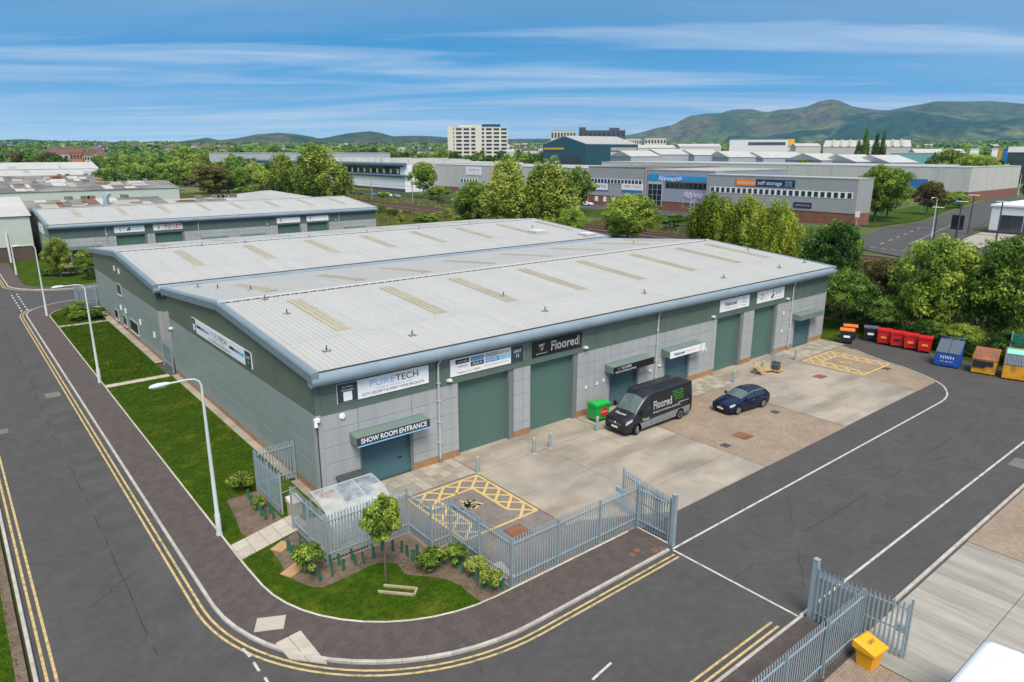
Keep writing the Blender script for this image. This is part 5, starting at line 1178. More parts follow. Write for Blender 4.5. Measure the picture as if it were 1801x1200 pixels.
def car(label, loc_, rz, paint, group=None, detail=True):
    root = thing('car', label, 'car', loc_, rz, group); B = Body(CAR_ST); B.skin(3).build('body', paint, root)
    B.patch([(1.32, 4.05), (1.32, 5.95), (2.12, 5.9), (2.12, 4.1)], 1, .014).build('windscreen', 'screen_glass' if detail else 'glass_dark', root)
    B.patch([(3.92, 4.1), (3.92, 5.9), (4.2, 5.9), (4.2, 4.1)], 1, .014).build('rear_window', 'glass_dark', root)
    for sd in (-1, 1):
        B.patch([(1.60, 3.08), (2.62, 3.08), (2.62, 3.88), (2.12, 3.88)], sd).build('side_window', 'glass_dark', root); B.patch([(2.70, 3.08), (3.80, 3.10), (3.62, 3.86), (2.70, 3.88)], sd).build('side_window', 'glass_dark', root)
        for x in (.82, 3.55): arch(root, x, sd * .905, .32, sd); wheel(root, x, sd * .82, .32, .20, sd)
        B.patch([(.04, 2.5), (.45, 2.55), (.55, 3.3), (.12, 3.5)], sd, .014).build('headlight', 'lamp_lens', root); B.patch([(4.15, 2.3), (4.38, 2.3), (4.38, 3.0), (4.15, 3.0)], sd, .014).build('tail_light', 'lamp_red', root)
        if detail:
            B.patch([(1.62, 3.90), (3.7, 3.90), (3.7, 3.98), (1.62, 3.98)], sd, .016).build('window_trim', 'chrome', root)
            m_ = MB().bbox(-.08, .10, -.09, .09, 0, .15, .03); m_.xform(Matrix.Translation((1.62, sd * .98, .93))); m_.build('mirror', paint, root)
            for x in (2.66,): B.patch([(x, .5), (x + .02, .5), (x + .02, 3.05), (x, 3.05)], sd, .008).build('door_seam', 'black', root)
            for x in (2.4, 3.4): B.patch([(x - .1, 2.3), (x + .1, 2.3), (x + .1, 2.42), (x - .1, 2.42)], sd, .016).build('door_handle', 'chrome', root)
    if detail:
        MB().box(-.04, .03, -.48, .48, .40, .60).build('grille', 'black', root); MB().box(-.055, -.04, -.26, .26, .36, .47).build('number_plate', 'plate_white', root)
        mb = MB().lathe([(.07, 0), (.07, .02)], 14); mb.xform(Matrix.Translation((-.04, 0, .53)) @ FACE_W); mb.build('badge', 'chrome', root)
        MB().bbox(-.02, .15, -.66, .66, .20, .34, .03).build('bumper', 'black', root)
    return root
car('dark blue hatchback parked on the brown paving right of the van', (40.95, 26.75, .012), R(-6), 'car_blue')
mat('car_white', (.75, .76, .78), .25, var=.02); mat('car_black', (.02, .022, .026), .2, var=.02, metal=.3); mat('car_silver', (.42, .44, .46), .25, var=.02, metal=.5); mat('car_red', (.40, .02, .02), .2, var=.02); mat('car_mid', (.06, .17, .36), .2, var=.02, metal=.3)
for px_, py_, pt, l_ in ((622, 342, 'car_black', 'black car, farther of two parked beyond the railway left'), (636, 343, 'car_black', 'black car, nearer of two parked beyond the railway left'), (660, 345, 'car_mid', 'blue car parked in the row beyond the railway'), (673, 345, 'car_white', 'white car right of the blue one beyond the railway'), (687, 346, 'car_white', 'white car left of the grey one beyond the railway'), (702, 348, 'car_silver', 'grey car at the right of the row beyond the railway'),
                        (828, 358, 'car_white', 'white car parked beyond the catenary mast, below the trade units'), (805, 356, 'car_white', 'white car half hidden by a bush beyond the railway'), (1042, 362, 'car_white', 'white car in front of the grey trade unit'), (1030, 360, 'car_red', 'red car left of a white one at the grey trade unit'), (483, 328, 'car_black', 'black car parked at the white curved building')):
    q = G(px_, py_); car(l_, (q.x, q.y, -.0), R(78) if px_ < 1000 else R(95), pt, None, False)
gv = thing('van', 'small white van with green bonnet seen over the roof before the rear unit', 'van', (39.3, 121.5, 0), 0)
B_ = Body([(a * 1.15, [(w * 1.02, z * 1.35) for w, z in b]) for a, b in CAR_ST]); B_.skin(3).build('body', 'car_white', gv); B_.patch([(1.5, 4.05), (1.5, 5.95), (2.4, 5.9), (2.4, 4.1)], 1, .014).build('windscreen', 'glass_dark', gv)
B_.patch([(.2, 3.6), (1.4, 3.6), (1.4, 6.4), (.2, 6.4)], 1, .014).build('bonnet', 'lime', gv)
for sd in (-1, 1):
    for x in (.95, 4.1): wheel(gv, x, sd * .84, .34, .2, sd)

# ---------------------------------------------------------------- trees and shrubs
def crown_mesh(name, m, n, size, K, seed, kind='round', z0=.22, spread=.17):
    """leaf-sized faces in clumps; unit tree: 1 high, 1 wide"""
    g = np.random.default_rng(seed); cs = []; rad = []
    while len(cs) < K:
        p = g.uniform(-1, 1, 3)
        r = np.linalg.norm(p)
        if r > 1 or r < .35: continue
        if kind == 'poplar': w = (1 - .55 * (p[2] * .5 + .5)) * (1.0 if p[2] > -.8 else .8)
        elif kind == 'cone': w = max(.08, 1 - (p[2] * .5 + .5) * .95)
        elif kind == 'dome': w = 1.0; p[2] = abs(p[2]) * 1.0 if g.uniform() < .8 else p[2]
        else: w = 1.0
        a = math.atan2(p[1], p[0]); lob = 1 + .16 * math.sin(3 * a + seed) + .10 * math.sin(5 * a + p[2] * 4 + seed * 2)
        c = np.array([p[0] * .40 * w * lob, p[1] * .40 * w * lob, z0 + (1 - z0) * (.5 + .46 * p[2])])
        cs.append(c); rad.append(g.uniform(.6, 1.25))
    cs = np.array(cs); rad = np.array(rad); ct = g.uniform(-.20, .20, K)
    idx = g.integers(0, K, n); d = g.normal(size=(n, 3)); d /= np.linalg.norm(d, axis=1)[:, None]
    rr = g.uniform(.25, 1, n) ** .5 * spread * rad[idx] * .62
    sc = np.array([.62, .62, 1.55]) if kind in ('poplar', 'plume') else np.array([1, 1, .75]); pos = cs[idx] + d * rr[:, None] * sc
    nr = d + g.normal(size=(n, 3)) * .45 + np.array([0, 0, .35]); nr /= np.linalg.norm(nr, axis=1)[:, None]
    t = np.cross(nr, g.normal(size=(n, 3))); t /= np.linalg.norm(t, axis=1)[:, None]; b = np.cross(nr, t)
    s = size * g.uniform(.55, 1.25, n)[:, None]
    q = np.stack([pos - t * s, pos - b * s * .5, pos + t * s, pos + b * s * .5], 1).reshape(-1, 3)
    me = bpy.data.meshes.new(name); me.vertices.add(4 * n); me.vertices.foreach_set('co', q.ravel())
    me.loops.add(4 * n); me.loops.foreach_set('vertex_index', np.arange(4 * n)); me.polygons.add(n)
    me.polygons.foreach_set('loop_start', np.arange(0, 4 * n, 4)); me.polygons.foreach_set('loop_total', np.full(n, 4))
    at = me.attributes.new('tint', 'FLOAT', 'FACE'); at.data.foreach_set('value', (ct[idx] + g.uniform(-.12, .22, n) + .12).astype(np.float32))
    me.update(); me.validate(); me.materials.append(MATS[m]); return me
def trunk_mesh(name, seed, top=.72, r=.022, limbs=7, z0=.25):
    g = random.Random(seed); mb = MB(); pts = [(0, 0, -.02)] + [(g.uniform(-.02, .02), g.uniform(-.02, .02), top * k / 5) for k in range(1, 6)]
    mb.tube(pts, [r * 1.25] + [r * (1 - k / 6.2) for k in range(1, 6)], 8)
    for k in range(limbs):
        z = z0 + (top - z0) * k / limbs; a = k * 2.4 + g.uniform(-.4, .4); l = .30 * (1 - .4 * k / limbs)
        mb.tube([(0, 0, z), (l * .5 * math.cos(a), l * .5 * math.sin(a), z + .07), (l * math.cos(a), l * math.sin(a), z + .17)], [r * .5, r * .33, r * .14], 5)
    return mb.mesh(name, 'bark')
TK = [trunk_mesh('trunk', 1), trunk_mesh('trunk', 2, .8, .018), trunk_mesh('trunk', 3, .66, .03)]
CR = {}
def crown(kind, m, v, q):
    key = (kind, m, v, q)
    if key not in CR:
        n, s, K = {'hi': (20000, .020, 170), 'mid': (6500, .030, 95), 'lo': (1500, .055, 42)}[q]
        CR[key] = crown_mesh('crown', m, n, s, K, v * 7 + len(kind), kind, .04 if kind in ('dome', 'cone', 'poplar', 'plume') else .16, {'hi': .17, 'mid': .19, 'lo': .24}[q])
    return CR[key]
tcount = [0]
def tree(label, x, y, h, w, m='leaf_mid', kind='round', q='mid', group=None, z=0.0, name='tree', cat='tree', trunk=True, v=None):
    tcount[0] += 1; k = tcount[0]
    root = thing(name, label, cat, (x, y, z - .05), random.uniform(0, 6.28), group); root.scale = (w, w, h)
    if trunk: link('trunk', TK[k % 3], root)
    link('crown', crown(kind, m, (k % 3 if v is None else v), q), root); return root
# right-hand group by the bins
tree('large bushy green tree behind the red bins', 73.5, 25.5, 10.5, 8.5, 'leaf_mid', 'round', 'hi'); tree('large bushy green tree behind the blue skip', 75.5, 20.0, 10.8, 9.5, 'leaf_mid', 'round', 'hi')
tree('green tree behind the yellow skips at the right edge', 77.0, 13.0, 9.0, 9.0, 'leaf_mid', 'round', 'hi'); tree('dense dark green tree standing beyond the far end of the front unit', 86.0, 42.0, 10.0, 8.5, 'leaf_dark', 'round', 'hi')
tree('dark bushy tree between the front unit end and the orange-lidded bins', 71.5, 33.0, 6.5, 6.5, 'leaf_dark', 'dome', 'hi'); tree('loose olive tree above the black bin', 77.0, 31.5, 7.2, 7.5, 'leaf_rust', 'round', 'hi')
tree('low dense bush behind the black and red bins', 72.0, 28.8, 4.2, 5.5, 'leaf_dark', 'dome', 'hi', name='bush', cat='bush'); tree('low bush behind the blue skip', 70.6, 21.5, 3.0, 4.2, 'leaf_mid', 'dome', 'hi', name='bush', cat='bush'); tree('low bush between the red bins and blue skip', 71.0, 24.6, 2.8, 4.0, 'leaf_dark', 'dome', 'hi', name='bush', cat='bush')
tree('low dark bush behind the yellow skip with brown lid', 70.8, 17.5, 3.2, 4.6, 'leaf_dark', 'dome', 'hi', name='bush', cat='bush')
for k, (x, y, h, w) in enumerate(((101, 70.5, 11.0, 9.5), (97.5, 62.0, 11.4, 9.5), (93.5, 55.0, 11.0, 9.0), (89.0, 50.0, 9.5, 7.5))):
    tree('tall yellow-green tree in the row beyond the front unit, %s' % ('leftmost', 'second from left', 'third from left', 'rightmost')[k], x, y, h, w, 'leaf_yellow', 'plume', 'hi')
for k, (x, y, h, w, m_) in enumerate(((82, 33, 5.0, 6, 'leaf_rust'), (90, 28, 4.5, 6, 'leaf_mid'), (96, 40, 4.5, 6, 'leaf_rust'), (85, 12, 7.0, 9, 'leaf_mid'), (93, 5, 6.5, 9, 'leaf_mid'), (80, 5, 8, 8, 'leaf_mid'), (100, 18, 4.2, 7, 'leaf_rust'), (104, 30, 3.2, 6, 'leaf_rust'), (83, 24, 6.5, 7, 'leaf_dark'), (76, 37, 5.5, 6, 'leaf_dark'), (80, 46, 5.5, 6, 'leaf_dark'), (95, 48, 6, 7, 'leaf_mid'))):
    tree('scrubby bush in the thicket between the yard and the railway', x, y, h, w, m_, 'dome', 'mid', 'bushes in the trackside thicket', name='bush', cat='bush')
# middle, above the roofs
tree('tall pale green poplar in the middle distance above the second unit, left one', 100, 124, 16.4, 17, 'leaf_light', 'poplar', 'hi'); tree('tall pale green poplar in the middle distance above the second unit, right one', 104, 115, 15.8, 20, 'leaf_light', 'poplar', 'hi')
tree('dark green tree left of the pale poplars', 98, 134, 11.5, 11.5, 'leaf_mid', 'round', 'hi'); tree('dark round tree behind the pale poplars before the pale retail wall', 150, 153, 14.0, 11, 'leaf_mid', 'round', 'mid')
tree('bright green spreading tree at the end of the second unit', 108, 95, 10.0, 14.0, 'leaf_mid', 'round', 'hi', v=1); tree('small green tree between the poplars and the spreading tree', 101, 104, 7.0, 7.0, 'leaf_mid', 'round', 'hi'); tree('yellowish low tree at the roof corner of the second unit', 94, 102, 5.5, 6.5, 'leaf_light', 'dome', 'mid'); tree('reddish brown shrub left of the spreading tree', 113, 103, 4.2, 5, 'leaf_rust', 'dome', 'mid', name='bush', cat='bush')
tree('tall pale poplar above the rear unit, tallest of the clump', 112, 252, 20.5, 30, 'leaf_light', 'poplar', 'hi'); tree('tall pale poplar above the rear unit, left of the clump', 105, 266, 17.0, 20, 'leaf_light', 'poplar', 'hi'); tree('pale poplar above the rear unit, right of the clump', 114, 241, 14.0, 20, 'leaf_light', 'poplar', 'mid')
tree('round green tree against the white curved building', 151, 240, 14.5, 12.0, 'leaf_mid', 'round', 'mid'); tree('small bush below the round tree beyond the railway', 141, 214, 6.0, 12, 'leaf_mid', 'dome', 'mid', name='bush', cat='bush')
for x, y, h, w, m_ in ((138, 190, 4.5, 9, 'leaf_mid'), (137, 178, 4.2, 9, 'leaf_rust'), (135, 150, 4, 8, 'leaf_mid'), (133, 118, 4, 7, 'leaf_rust'), (134, 104, 4, 8, 'leaf_dark'), (133, 90, 3.5, 6, 'leaf_mid'), (136, 245, 3, 6, 'leaf_mid'), (133, 275, 3, 6, 'leaf_rust'), (140, 80, 3.5, 5, 'leaf_mid'), (158, 208, 3, 4, 'leaf_mid'), (158, 200, 3, 4, 'leaf_mid')):
    tree('bush on the far side of the railway', x, y, h, w, m_, 'dome', 'mid', 'bushes beyond the railway', name='bush', cat='bush')
for k in range(26):
    y = 128 + k * 5.0 + random.uniform(-2, 2); x = random.uniform(80, 109)
    tree('low willow scrub on the near railway bank', x, y, random.uniform(1.6, 3.6), random.uniform(3, 6), random.choice(['leaf_light', 'leaf_mid', 'leaf_light', 'leaf_rust']), 'dome', 'mid', 'scrub on the near railway bank', name='bush', cat='bush')
tree('slender pale sapling at the right end of the rear unit', 76.5, 131, 6.5, 4.0, 'leaf_light', 'cone', 'mid')
# right of the grey storage building
tree('big round dark green tree at the end of the grey storage building, left half', 192.5, 84, 14.8, 14, 'leaf_mid', 'round', 'hi', v=2); tree('big round green tree at the end of the grey storage building, right half', 204, 86, 14.0, 13, 'leaf_mid', 'round', 'hi', v=0)
tree('olive tree right of the big round trees by the street', 226, 84, 10.0, 9, 'leaf_rust', 'round', 'mid'); tree('round bright green tree beside the far end of the street', 330, 107, 17.5, 17, 'leaf_mid', 'round', 'hi'); tree('green tree at the far end of the street, behind the bright one', 350, 106, 14, 15, 'leaf_light', 'round', 'mid')
tree('dark copper tree at the right edge over the street', 300, 78, 9, 9, 'leaf_rust', 'round', 'mid')
for x, y in ((262, 88), (255, 90), (285, 97)): tree('green bush at the brick wall along the street', x, y, 4.5, 7, 'leaf_mid', 'dome', 'mid', 'bushes along the street', name='bush', cat='bush')
# left lawns
tree('young pale green tree on the far left lawn before the rear unit', 12.9, 120.5, 6.2, 4.2, 'leaf_light', 'round', 'hi'); tree('pale bushy shrub right of the young tree on the far left lawn', 15.8, 116.0, 4.4, 4.6, 'leaf_light', 'dome', 'hi', name='bush', cat='bush')
for k, (x, y, h, w) in enumerate(((11.4, 123.5, 1.1, 2.6), (13.2, 122.8, 1.1, 2.6), (15.0, 122.2, 1.2, 2.4))): tree('clipped dark hedge bush under the young left tree', x, y, h, w, 'leaf_dark', 'dome', 'mid', 'hedge bushes under the left tree', .1, 'bush', 'bush', False)
for k, (x, y, h, w) in enumerate(((10.1, 91.6, 1.1, 2.2), (11.2, 93.4, 1.2, 2.2), (10.4, 88.0, 1.1, 2.4), (11.7, 87.2, 1.2, 2.2), (12.3, 88.2, 1.2, 2.0))): tree('low clipped hedge bush on the lawn beside the second unit gable', x, y, h, w, 'leaf_dark' if k > 2 else 'leaf_mid', 'dome', 'mid', 'hedge bushes by the second gable', .1, 'bush', 'bush', False)
# near planting
yt = thing('young_tree', 'young tree with a dense leafy ball crown on the corner lawn', 'tree', (12.45, 23.85, .12)); 
MB().tube([(0, 0, -.05), (.02, .01, 1.2), (0, .02, 2.2), (.01, 0, 3.4)], [.045, .038, .032, .015], 8).build('trunk', 'bark', yt)
cme = crown_mesh('crown', 'leaf_mid', 9000, .040, 80, 5, 'round', .0, .24); c_ = link('crown', cme, yt, (0, 0, 1.95)); c_.scale = (1.75, 1.75, 2.25)
MB().tube([(.07, .03, 0), (.07, .03, 1.0)], .02, 6).build('stake', 'bark', yt)
SHR = [crown_mesh('foliage', 'leaf_light', 1900, .058, 30, 21, 'dome', .0, .30), crown_mesh('foliage', 'leaf_mid', 2200, .055, 32, 22, 'dome', .0, .30)]
for p, h, w, v_, l_ in (((425, 862), 1.1, 1.5, 0, 'yellow-green shrub by the lawn, left of the pedestrian gate'), ((457, 897), .8, .8, 0, 'small pale shrub among the green tubes left of the gate'), ((545, 1010), 1.5, 1.6, 1, 'full green shrub in the bed at the fence corner'), ((760, 1002), 1.0, 1.5, 1, 'green shrub in the bed right of the young tree, first in the row'), ((803, 992), 1.0, 1.3, 1, 'green shrub second in the row along the fence'), ((838, 1010), .9, 1.1, 0, 'pale shrub third in the row along the fence'), ((866, 1034), .95, 1.1, 0, 'pale shrub nearest the fence corner by the footway')):
    q = G(*p, .12); s_ = thing('shrub', l_, 'shrub', (q.x, q.y, .12), random.uniform(0, 6)); s_.scale = (w, w, h); link('foliage', SHR[v_], s_); MB().tube([(0, 0, -.03), (.02, 0, .35), (.15, .1, .6)], [.03, .02, .01], 5).build('stem', 'bark', s_)
tg = MB(); tg.loft([[(.058 * math.cos(t), .058 * math.sin(t), z) for t in np.linspace(0, 2 * math.pi, 8, endpoint=False)] for z in (0, .56)], False); tgm = tg.mesh('tube', 'guard_green'); stk = MB().box(.055, .072, -.01, .01, 0, .6).mesh('stake', 'bark')
sx_ = lambda p, k, ox, oy: (ox + p[0] * k, oy + p[1] * k)
gpts = [sx_(p, .3167, 380, 750) for p in ((180, 405), (197, 440), (216, 452), (240, 470), (252, 500), (275, 520), (300, 485), (320, 515), (400, 690), (415, 702), (435, 725), (455, 730), (466, 662), (580, 862), (645, 835), (640, 775), (685, 772), (707, 802), (760, 742), (776, 772), (820, 762), (875, 732), (925, 690), (985, 692), (1032, 700), (1065, 722), (1096, 748), (1120, 718))] + [sx_(p, .2887, 680, 790) for p in ((163, 683), (190, 652), (330, 722), (425, 732), (460, 757), (500, 782), (545, 806), (590, 850), (635, 872), (705, 862))]
for i, p in enumerate(gpts):
    q = G(*p, .12); t_ = thing('tree_guard', 'green plastic tree guard tube in the planting bed', 'tree guard', (q.x, q.y, .12), random.uniform(0, 6), 'green tree guards in the planting beds'); t_.rotation_euler = (random.uniform(-.08, .08), random.uniform(-.08, .08), random.uniform(0, 6)); link('tube', tgm, t_); link('stake', stk, t_)
# grass blades on the near lawns and tall grass by the railway
def blades(name, regions, n, h, w, m, lean=.5):
    g = RNG; areas = np.array([(r[1] - r[0]) * (r[3] - r[2]) for r in regions]); idx = g.choice(len(regions), n, p=areas / areas.sum()); rg = np.array([r[:4] for r in regions])[idx]
    x = g.uniform(rg[:, 0], rg[:, 1]); y = g.uniform(rg[:, 2], rg[:, 3]); z = np.array([r[4] for r in regions])[idx]
    ok = np.ones(n, bool)
    for k in range(n):
        f_ = regions[idx[k]][5]
        if f_ and not f_(x[k], y[k]): ok[k] = False
    x, y, z = x[ok], y[ok], z[ok]; n = len(x); a = g.uniform(0, 6.28, n); hh = h * g.uniform(.5, 1.3, n); b = a + 1.57; ln = lean * hh * g.uniform(-1, 1, n)
    v = np.empty((n, 3, 3)); ww = w * g.uniform(.6, 1.3, n)
    v[:, 0] = np.stack([x - np.cos(a) * ww, y - np.sin(a) * ww, z], 1); v[:, 1] = np.stack([x + np.cos(a) * ww, y + np.sin(a) * ww, z], 1); v[:, 2] = np.stack([x + np.cos(b) * ln, y + np.sin(b) * ln, z + hh], 1)
    me = bpy.data.meshes.new(name); me.vertices.add(3 * n); me.vertices.foreach_set('co', v.ravel()); me.loops.add(3 * n); me.loops.foreach_set('vertex_index', np.arange(3 * n)); me.polygons.add(n)
    me.polygons.foreach_set('loop_start', np.arange(0, 3 * n, 3)); me.polygons.foreach_set('loop_total', np.full(n, 3))
    at = me.attributes.new('tint', 'FLOAT', 'FACE'); at.data.foreach_set('value', g.uniform(-.05, .3, n).astype(np.float32)); me.update(); me.materials.append(MATS[m]); o = link(name, me); o['kind'] = 'stuff'; return o
corner = lambda x, y: ((x < 15.45 and y < 27.25 and math.hypot(x - 15.45, y - 27.25) < 7.15) or (y >= 27.25 and y < 29.6 and x > 8.3)) and not (y > 25.9 and x > 10.2) and not (y > 24.8 and x > 12.5) and not (y > 23.9 and 9.2 < x < 12 and y > 24.6) and not (x > 14.2 and y > 21.6)
lawnf = lambda x, y: not (x > 9.0 and y < 35.6)
blades('grass', [(8.25, 12.9, 31.1, 60, .117, lawnf), (8.2, 16.0, 20.0, 29.6, .117, corner), (-6, -.35, 14, 60, .085, None)], 68000, .075, .016, 'grass_blade')
blades('grass', [(8.25, 12.7, 61, 92, .117, None)], 16000, .10, .022, 'grass_blade')
blades('tall_grass', [(74, 111, 120, 330, -.03, None), (76, 111, -20, 60, -.03, None), (129, 137, 60, 330, -.03, None), (74, 111, 120, 210, -.03, None)], 90000, 1.1, .10, 'tall_grass', .35)
# ---------------------------------------------------------------- buildings beyond the estate
mat('wall_pale', (.50, .49, .45), .6, var=.06, scale=.3, streak=((.36, .35, .32), .4, (.5, .5, .05))); mat('wall_grey', (.32, .32, .325), .6, var=.06, scale=.3); mat('wall_bluegrey', (.33, .37, .43), .6, var=.06, scale=.3)
mat('wall_mint', (.46, .52, .47), .6, var=.05, scale=.3); mat('roof_white', (.47, .46, .43), .6, var=.1, scale=.3, streak=((.36, .35, .32), .6, (.3, .05, .3))); mat('roof_dark', (.135, .128, .12), .9, var=.3, scale=.4, col2=(.24, .23, .21), mixpos=(.45, .65))
mat('roof_grey', (.36, .36, .35), .8, var=.12, scale=.3); mat('fascia', (.10, .14, .19), .4, var=.08); mat('lilac', (.68, .58, .80), .5, var=.05); mat('wall_lilac', (.29, .32, .385), .5, var=.05, scale=.3); plain('pink_pipe', (.60, .30, .24)); mat('teal', (.022, .075, .10), .5, var=.1, scale=.2)
mat('wall_cream', (.60, .57, .49), .7, var=.06, scale=.2); mat('wall_dark', (.07, .08, .095), .5, var=.1, scale=.2); mat('roof_tile', (.125, .062, .048), .8, var=.2, scale=.5, rand=.25); mat('harl', (.48, .42, .36), .8, var=.1, scale=.5, rand=.15); mat('wall_orange', (.42, .17, .07), .8, var=.1); plain('sky_blue', (.03, .30, .58), .45); plain('gold', (.55, .30, .03), .5); plain('pale_teal', (.16, .36, .38), .5)
FW_ = FACE_W
def shell(label, x0, x1, y0, y1, h, wall, roof, base=None, bh=2.6, name='trade_building', cat='building', pitch=0.0, par=.0, axis='y', group=None, zb=0.0):
    """building whose visible front looks towards -X"""
    root = thing(name, label, cat, (x0, y0, zb), 0, group); D, Wd = x1 - x0, y1 - y0
    if base: MB().box(.12, D, 0, Wd, -.3, bh).build('plinth', base, root)
    MB().box(0, D, 0, Wd, bh if base else -.3, h).build('wall', wall, root)
    if pitch:
        if axis == 'y': mb = MB().loft([[(-.25, y, h + .01), (D / 2, y, h + pitch), (D + .25, y, h + .01)] for y in (-.2, Wd + .2)])
        else: mb = MB().loft([[(x, -.25, h + .01), (x, Wd / 2, h + pitch), (x, Wd + .25, h + .01)] for x in (-.2, D + .2)])
        mb.build('roof', roof, root)
    else: MB().box(-.08, D + .08, -.08, Wd + .08, h, h + .25).build('roof', roof, root)
    return root
def win_row(root, Wd, ys, z0, z1, w, m='glass_far', frame='white', x=0.0, band=True):
    if band: MB().box(x - .06, x - .003, min(ys) - w * .75, max(ys) + w * .75, z0 - .15, z1 + .15).build('window_band', frame, root)
    for y in ys: 
        wd = MB().box(x - .10, x - .06 if band else x - .003, y - w / 2, y + w / 2, z0, z1).build('window', m, root)
def Yx(px, py, X): return WXp(px, py, X).y
# self storage block
X1 = 176.0; ya, yb = Yx(1503, 380, X1), Yx(1241, 350, X1); hS = (WXp(1241, 303, X1).z + WXp(1503, 322, X1).z) / 2
ss = shell('big grey self storage building with a brick ground floor beyond the railway', X1, X1 + 8, ya, yb, hS, 'wall_grey', 'roof_grey', 'brick_red', 3.0)
win_row(ss, yb - ya, list(np.linspace(1.8, yb - ya - 2.2, 24)), hS - 4.6, hS - 3.3, 1.05); win_row(ss, 0, [18, 22, 34, 38.5, 42, 46, 49], 1.2, 2.5, 1.2, 'glass_dark', x=.12, band=False)
ce = (Yx(1303, 315, X1) + Yx(1390, 318, X1)) / 2
sign('navy and orange self storage sign high on the grey building', (X1 - .02, ce, hS - 1.6), 17.8, 1.9, FW_, 'navy', [('r', -5.7, 0, 6.2, 1.85, 'orange'), ('t', -5.7, -.05, 1.35, 'safestore', 'off_white', 5.4), ('t', 1.6, -.05, 1.5, 'self storage', 'white', 7.2), ('t', 7.1, .45, .5, 'Customer', 'white'), ('t', 7.1, -.05, .5, 'Car Park', 'white'), ('t', 7.1, -.55, .5, 'at the rear', 'white')], t=.12)
sign('navy entrance sign low on the grey storage building', (X1 - .02, Yx(1412, 355, X1), 4.4), 5.0, 1.4, FW_, 'navy', [('t', 0, 0, .8, 'safestore', 'orange_text', 4)], t=.12)
# glazed lobby unit with blue band
X2 = 180.0; yc, yd = yb, Yx(1137, 340, X2); hL = (WXp(1137, 298, X2).z + WXp(1240, 303, X2).z) / 2; Wl = yd - yc
lb = shell('glazed unit with blue banner and lilac zigzag beside the grey storage building', X2, X2 + 40, yc, yd, hL, 'wall_lilac', 'roof_grey', 'brick_red', 2.6)
MB().box(-.1, -.01, .3, Wl - .3, hL - 3.1, hL - 1.6).build('blue_band', 'sky_blue', lb); win_row(lb, 0, list(np.linspace(1.5, Wl - 8.5, 10)), hL - 5.2, hL - 3.6, 1.25, 'glass_dark', 'steel_dark')
MB().box(-.16, -.01, Wl - 6.4, Wl - .6, 1.0, hL - 3.5).build('curtain_wall', 'pipe_grey', lb)
for i in range(3):
    for j in range(4): MB().box(-.2, -.16, Wl - 6.2 + i * 1.85, Wl - 4.55 + i * 1.85, 1.2 + j * 1.7, 2.75 + j * 1.7).build('pane', 'glass_dark', lb)
mb = MB(); mb.prism([(-1.9, 1.2), (1.9, 1.2), (.9, -.3), (0, -1.5), (-.9, -.3)], 0, .1); mb.xform(Matrix.Translation((-.1, Wl - 2.8, hL - 2.2)) @ FW_); mb.build('emblem', 'sky_blue', lb)
def zig(y0, zc, amp, n, stp):
    pts = []
    for k in range(n): pts += [(k * stp, -amp * (.6 + .4 * math.sin(k * 2))), (k * stp + stp * .15, amp * (.7 + .3 * math.cos(k))), (k * stp + stp * .5, amp * (.7 + .3 * math.cos(k))), (k * stp + stp * .65, -amp * (.6 + .4 * math.sin(k * 2)))]
    mb = MB(); ribbon(mb, pts, -.2, .2, 0, .08); mb.xform(Matrix.Translation((-.11, y0, zc)) @ FW_); mb.build('zigzag_mural', 'lilac', lb)
zig(Wl - 5, hL - 2.6, .65, 7, 1.3); zig(10.5, hL - 7.2, .95, 7, 1.45)
# grey trade unit with window strip
ye, yf = yd + .3, Yx(1035, 330, X2); hT = (WXp(1035, 293, X2).z + WXp(1130, 297, X2).z) / 2; Wt = yf - ye
tu = shell('grey trade unit with a strip of small windows left of the glazed unit', X2, X2 + 40, ye, yf, hT, 'wall_grey', 'roof_dark', 'brick_red', 3.2)
win_row(tu, 0, list(np.linspace(2.5, Wt - 2, 15)), hT - 5.2, hT - 3.9, 1.15); 
for y in (.1, Wt - .1): MB().tube([(-.2, y, 0), (-.2, y, hT)], .16, 8).build('downpipe', 'pink_pipe', tu)
for y in (Wt - 4, Wt - 8, Wt - 12): MB().box(-.06, .115, y - .7, y + .7, 1.1, 2.8).build('poster', 'white', tu)
sign('white sign with blue and red lettering on the grey trade unit', (X2 - .02, Yx(1053, 328, X2), WXp(1053, 328, X2).z), 9.2, 2.6, FW_, 'blue', [('r', 0, 0, 8.8, 2.2, 'white'), ('t', -1.3, 0, 1.7, 'SCREW', 'navy', 4.8, .03), ('t', 2.5, 0, 1.7, 'FIX', 'red', 2.4, .03)], t=.12)
sign('red and blue OPEN 7 DAYS sign on the grey trade unit', (X2 - .02, Yx(1112, 332, X2), WXp(1112, 332, X2).z), 9.2, 3.0, FW_, 'white', [('t', 0, .6, 1.3, 'OPEN 7 DAYS', 'red', 7.4), ('r', 0, -.95, 9.1, 1.0, 'blue')], t=.12)
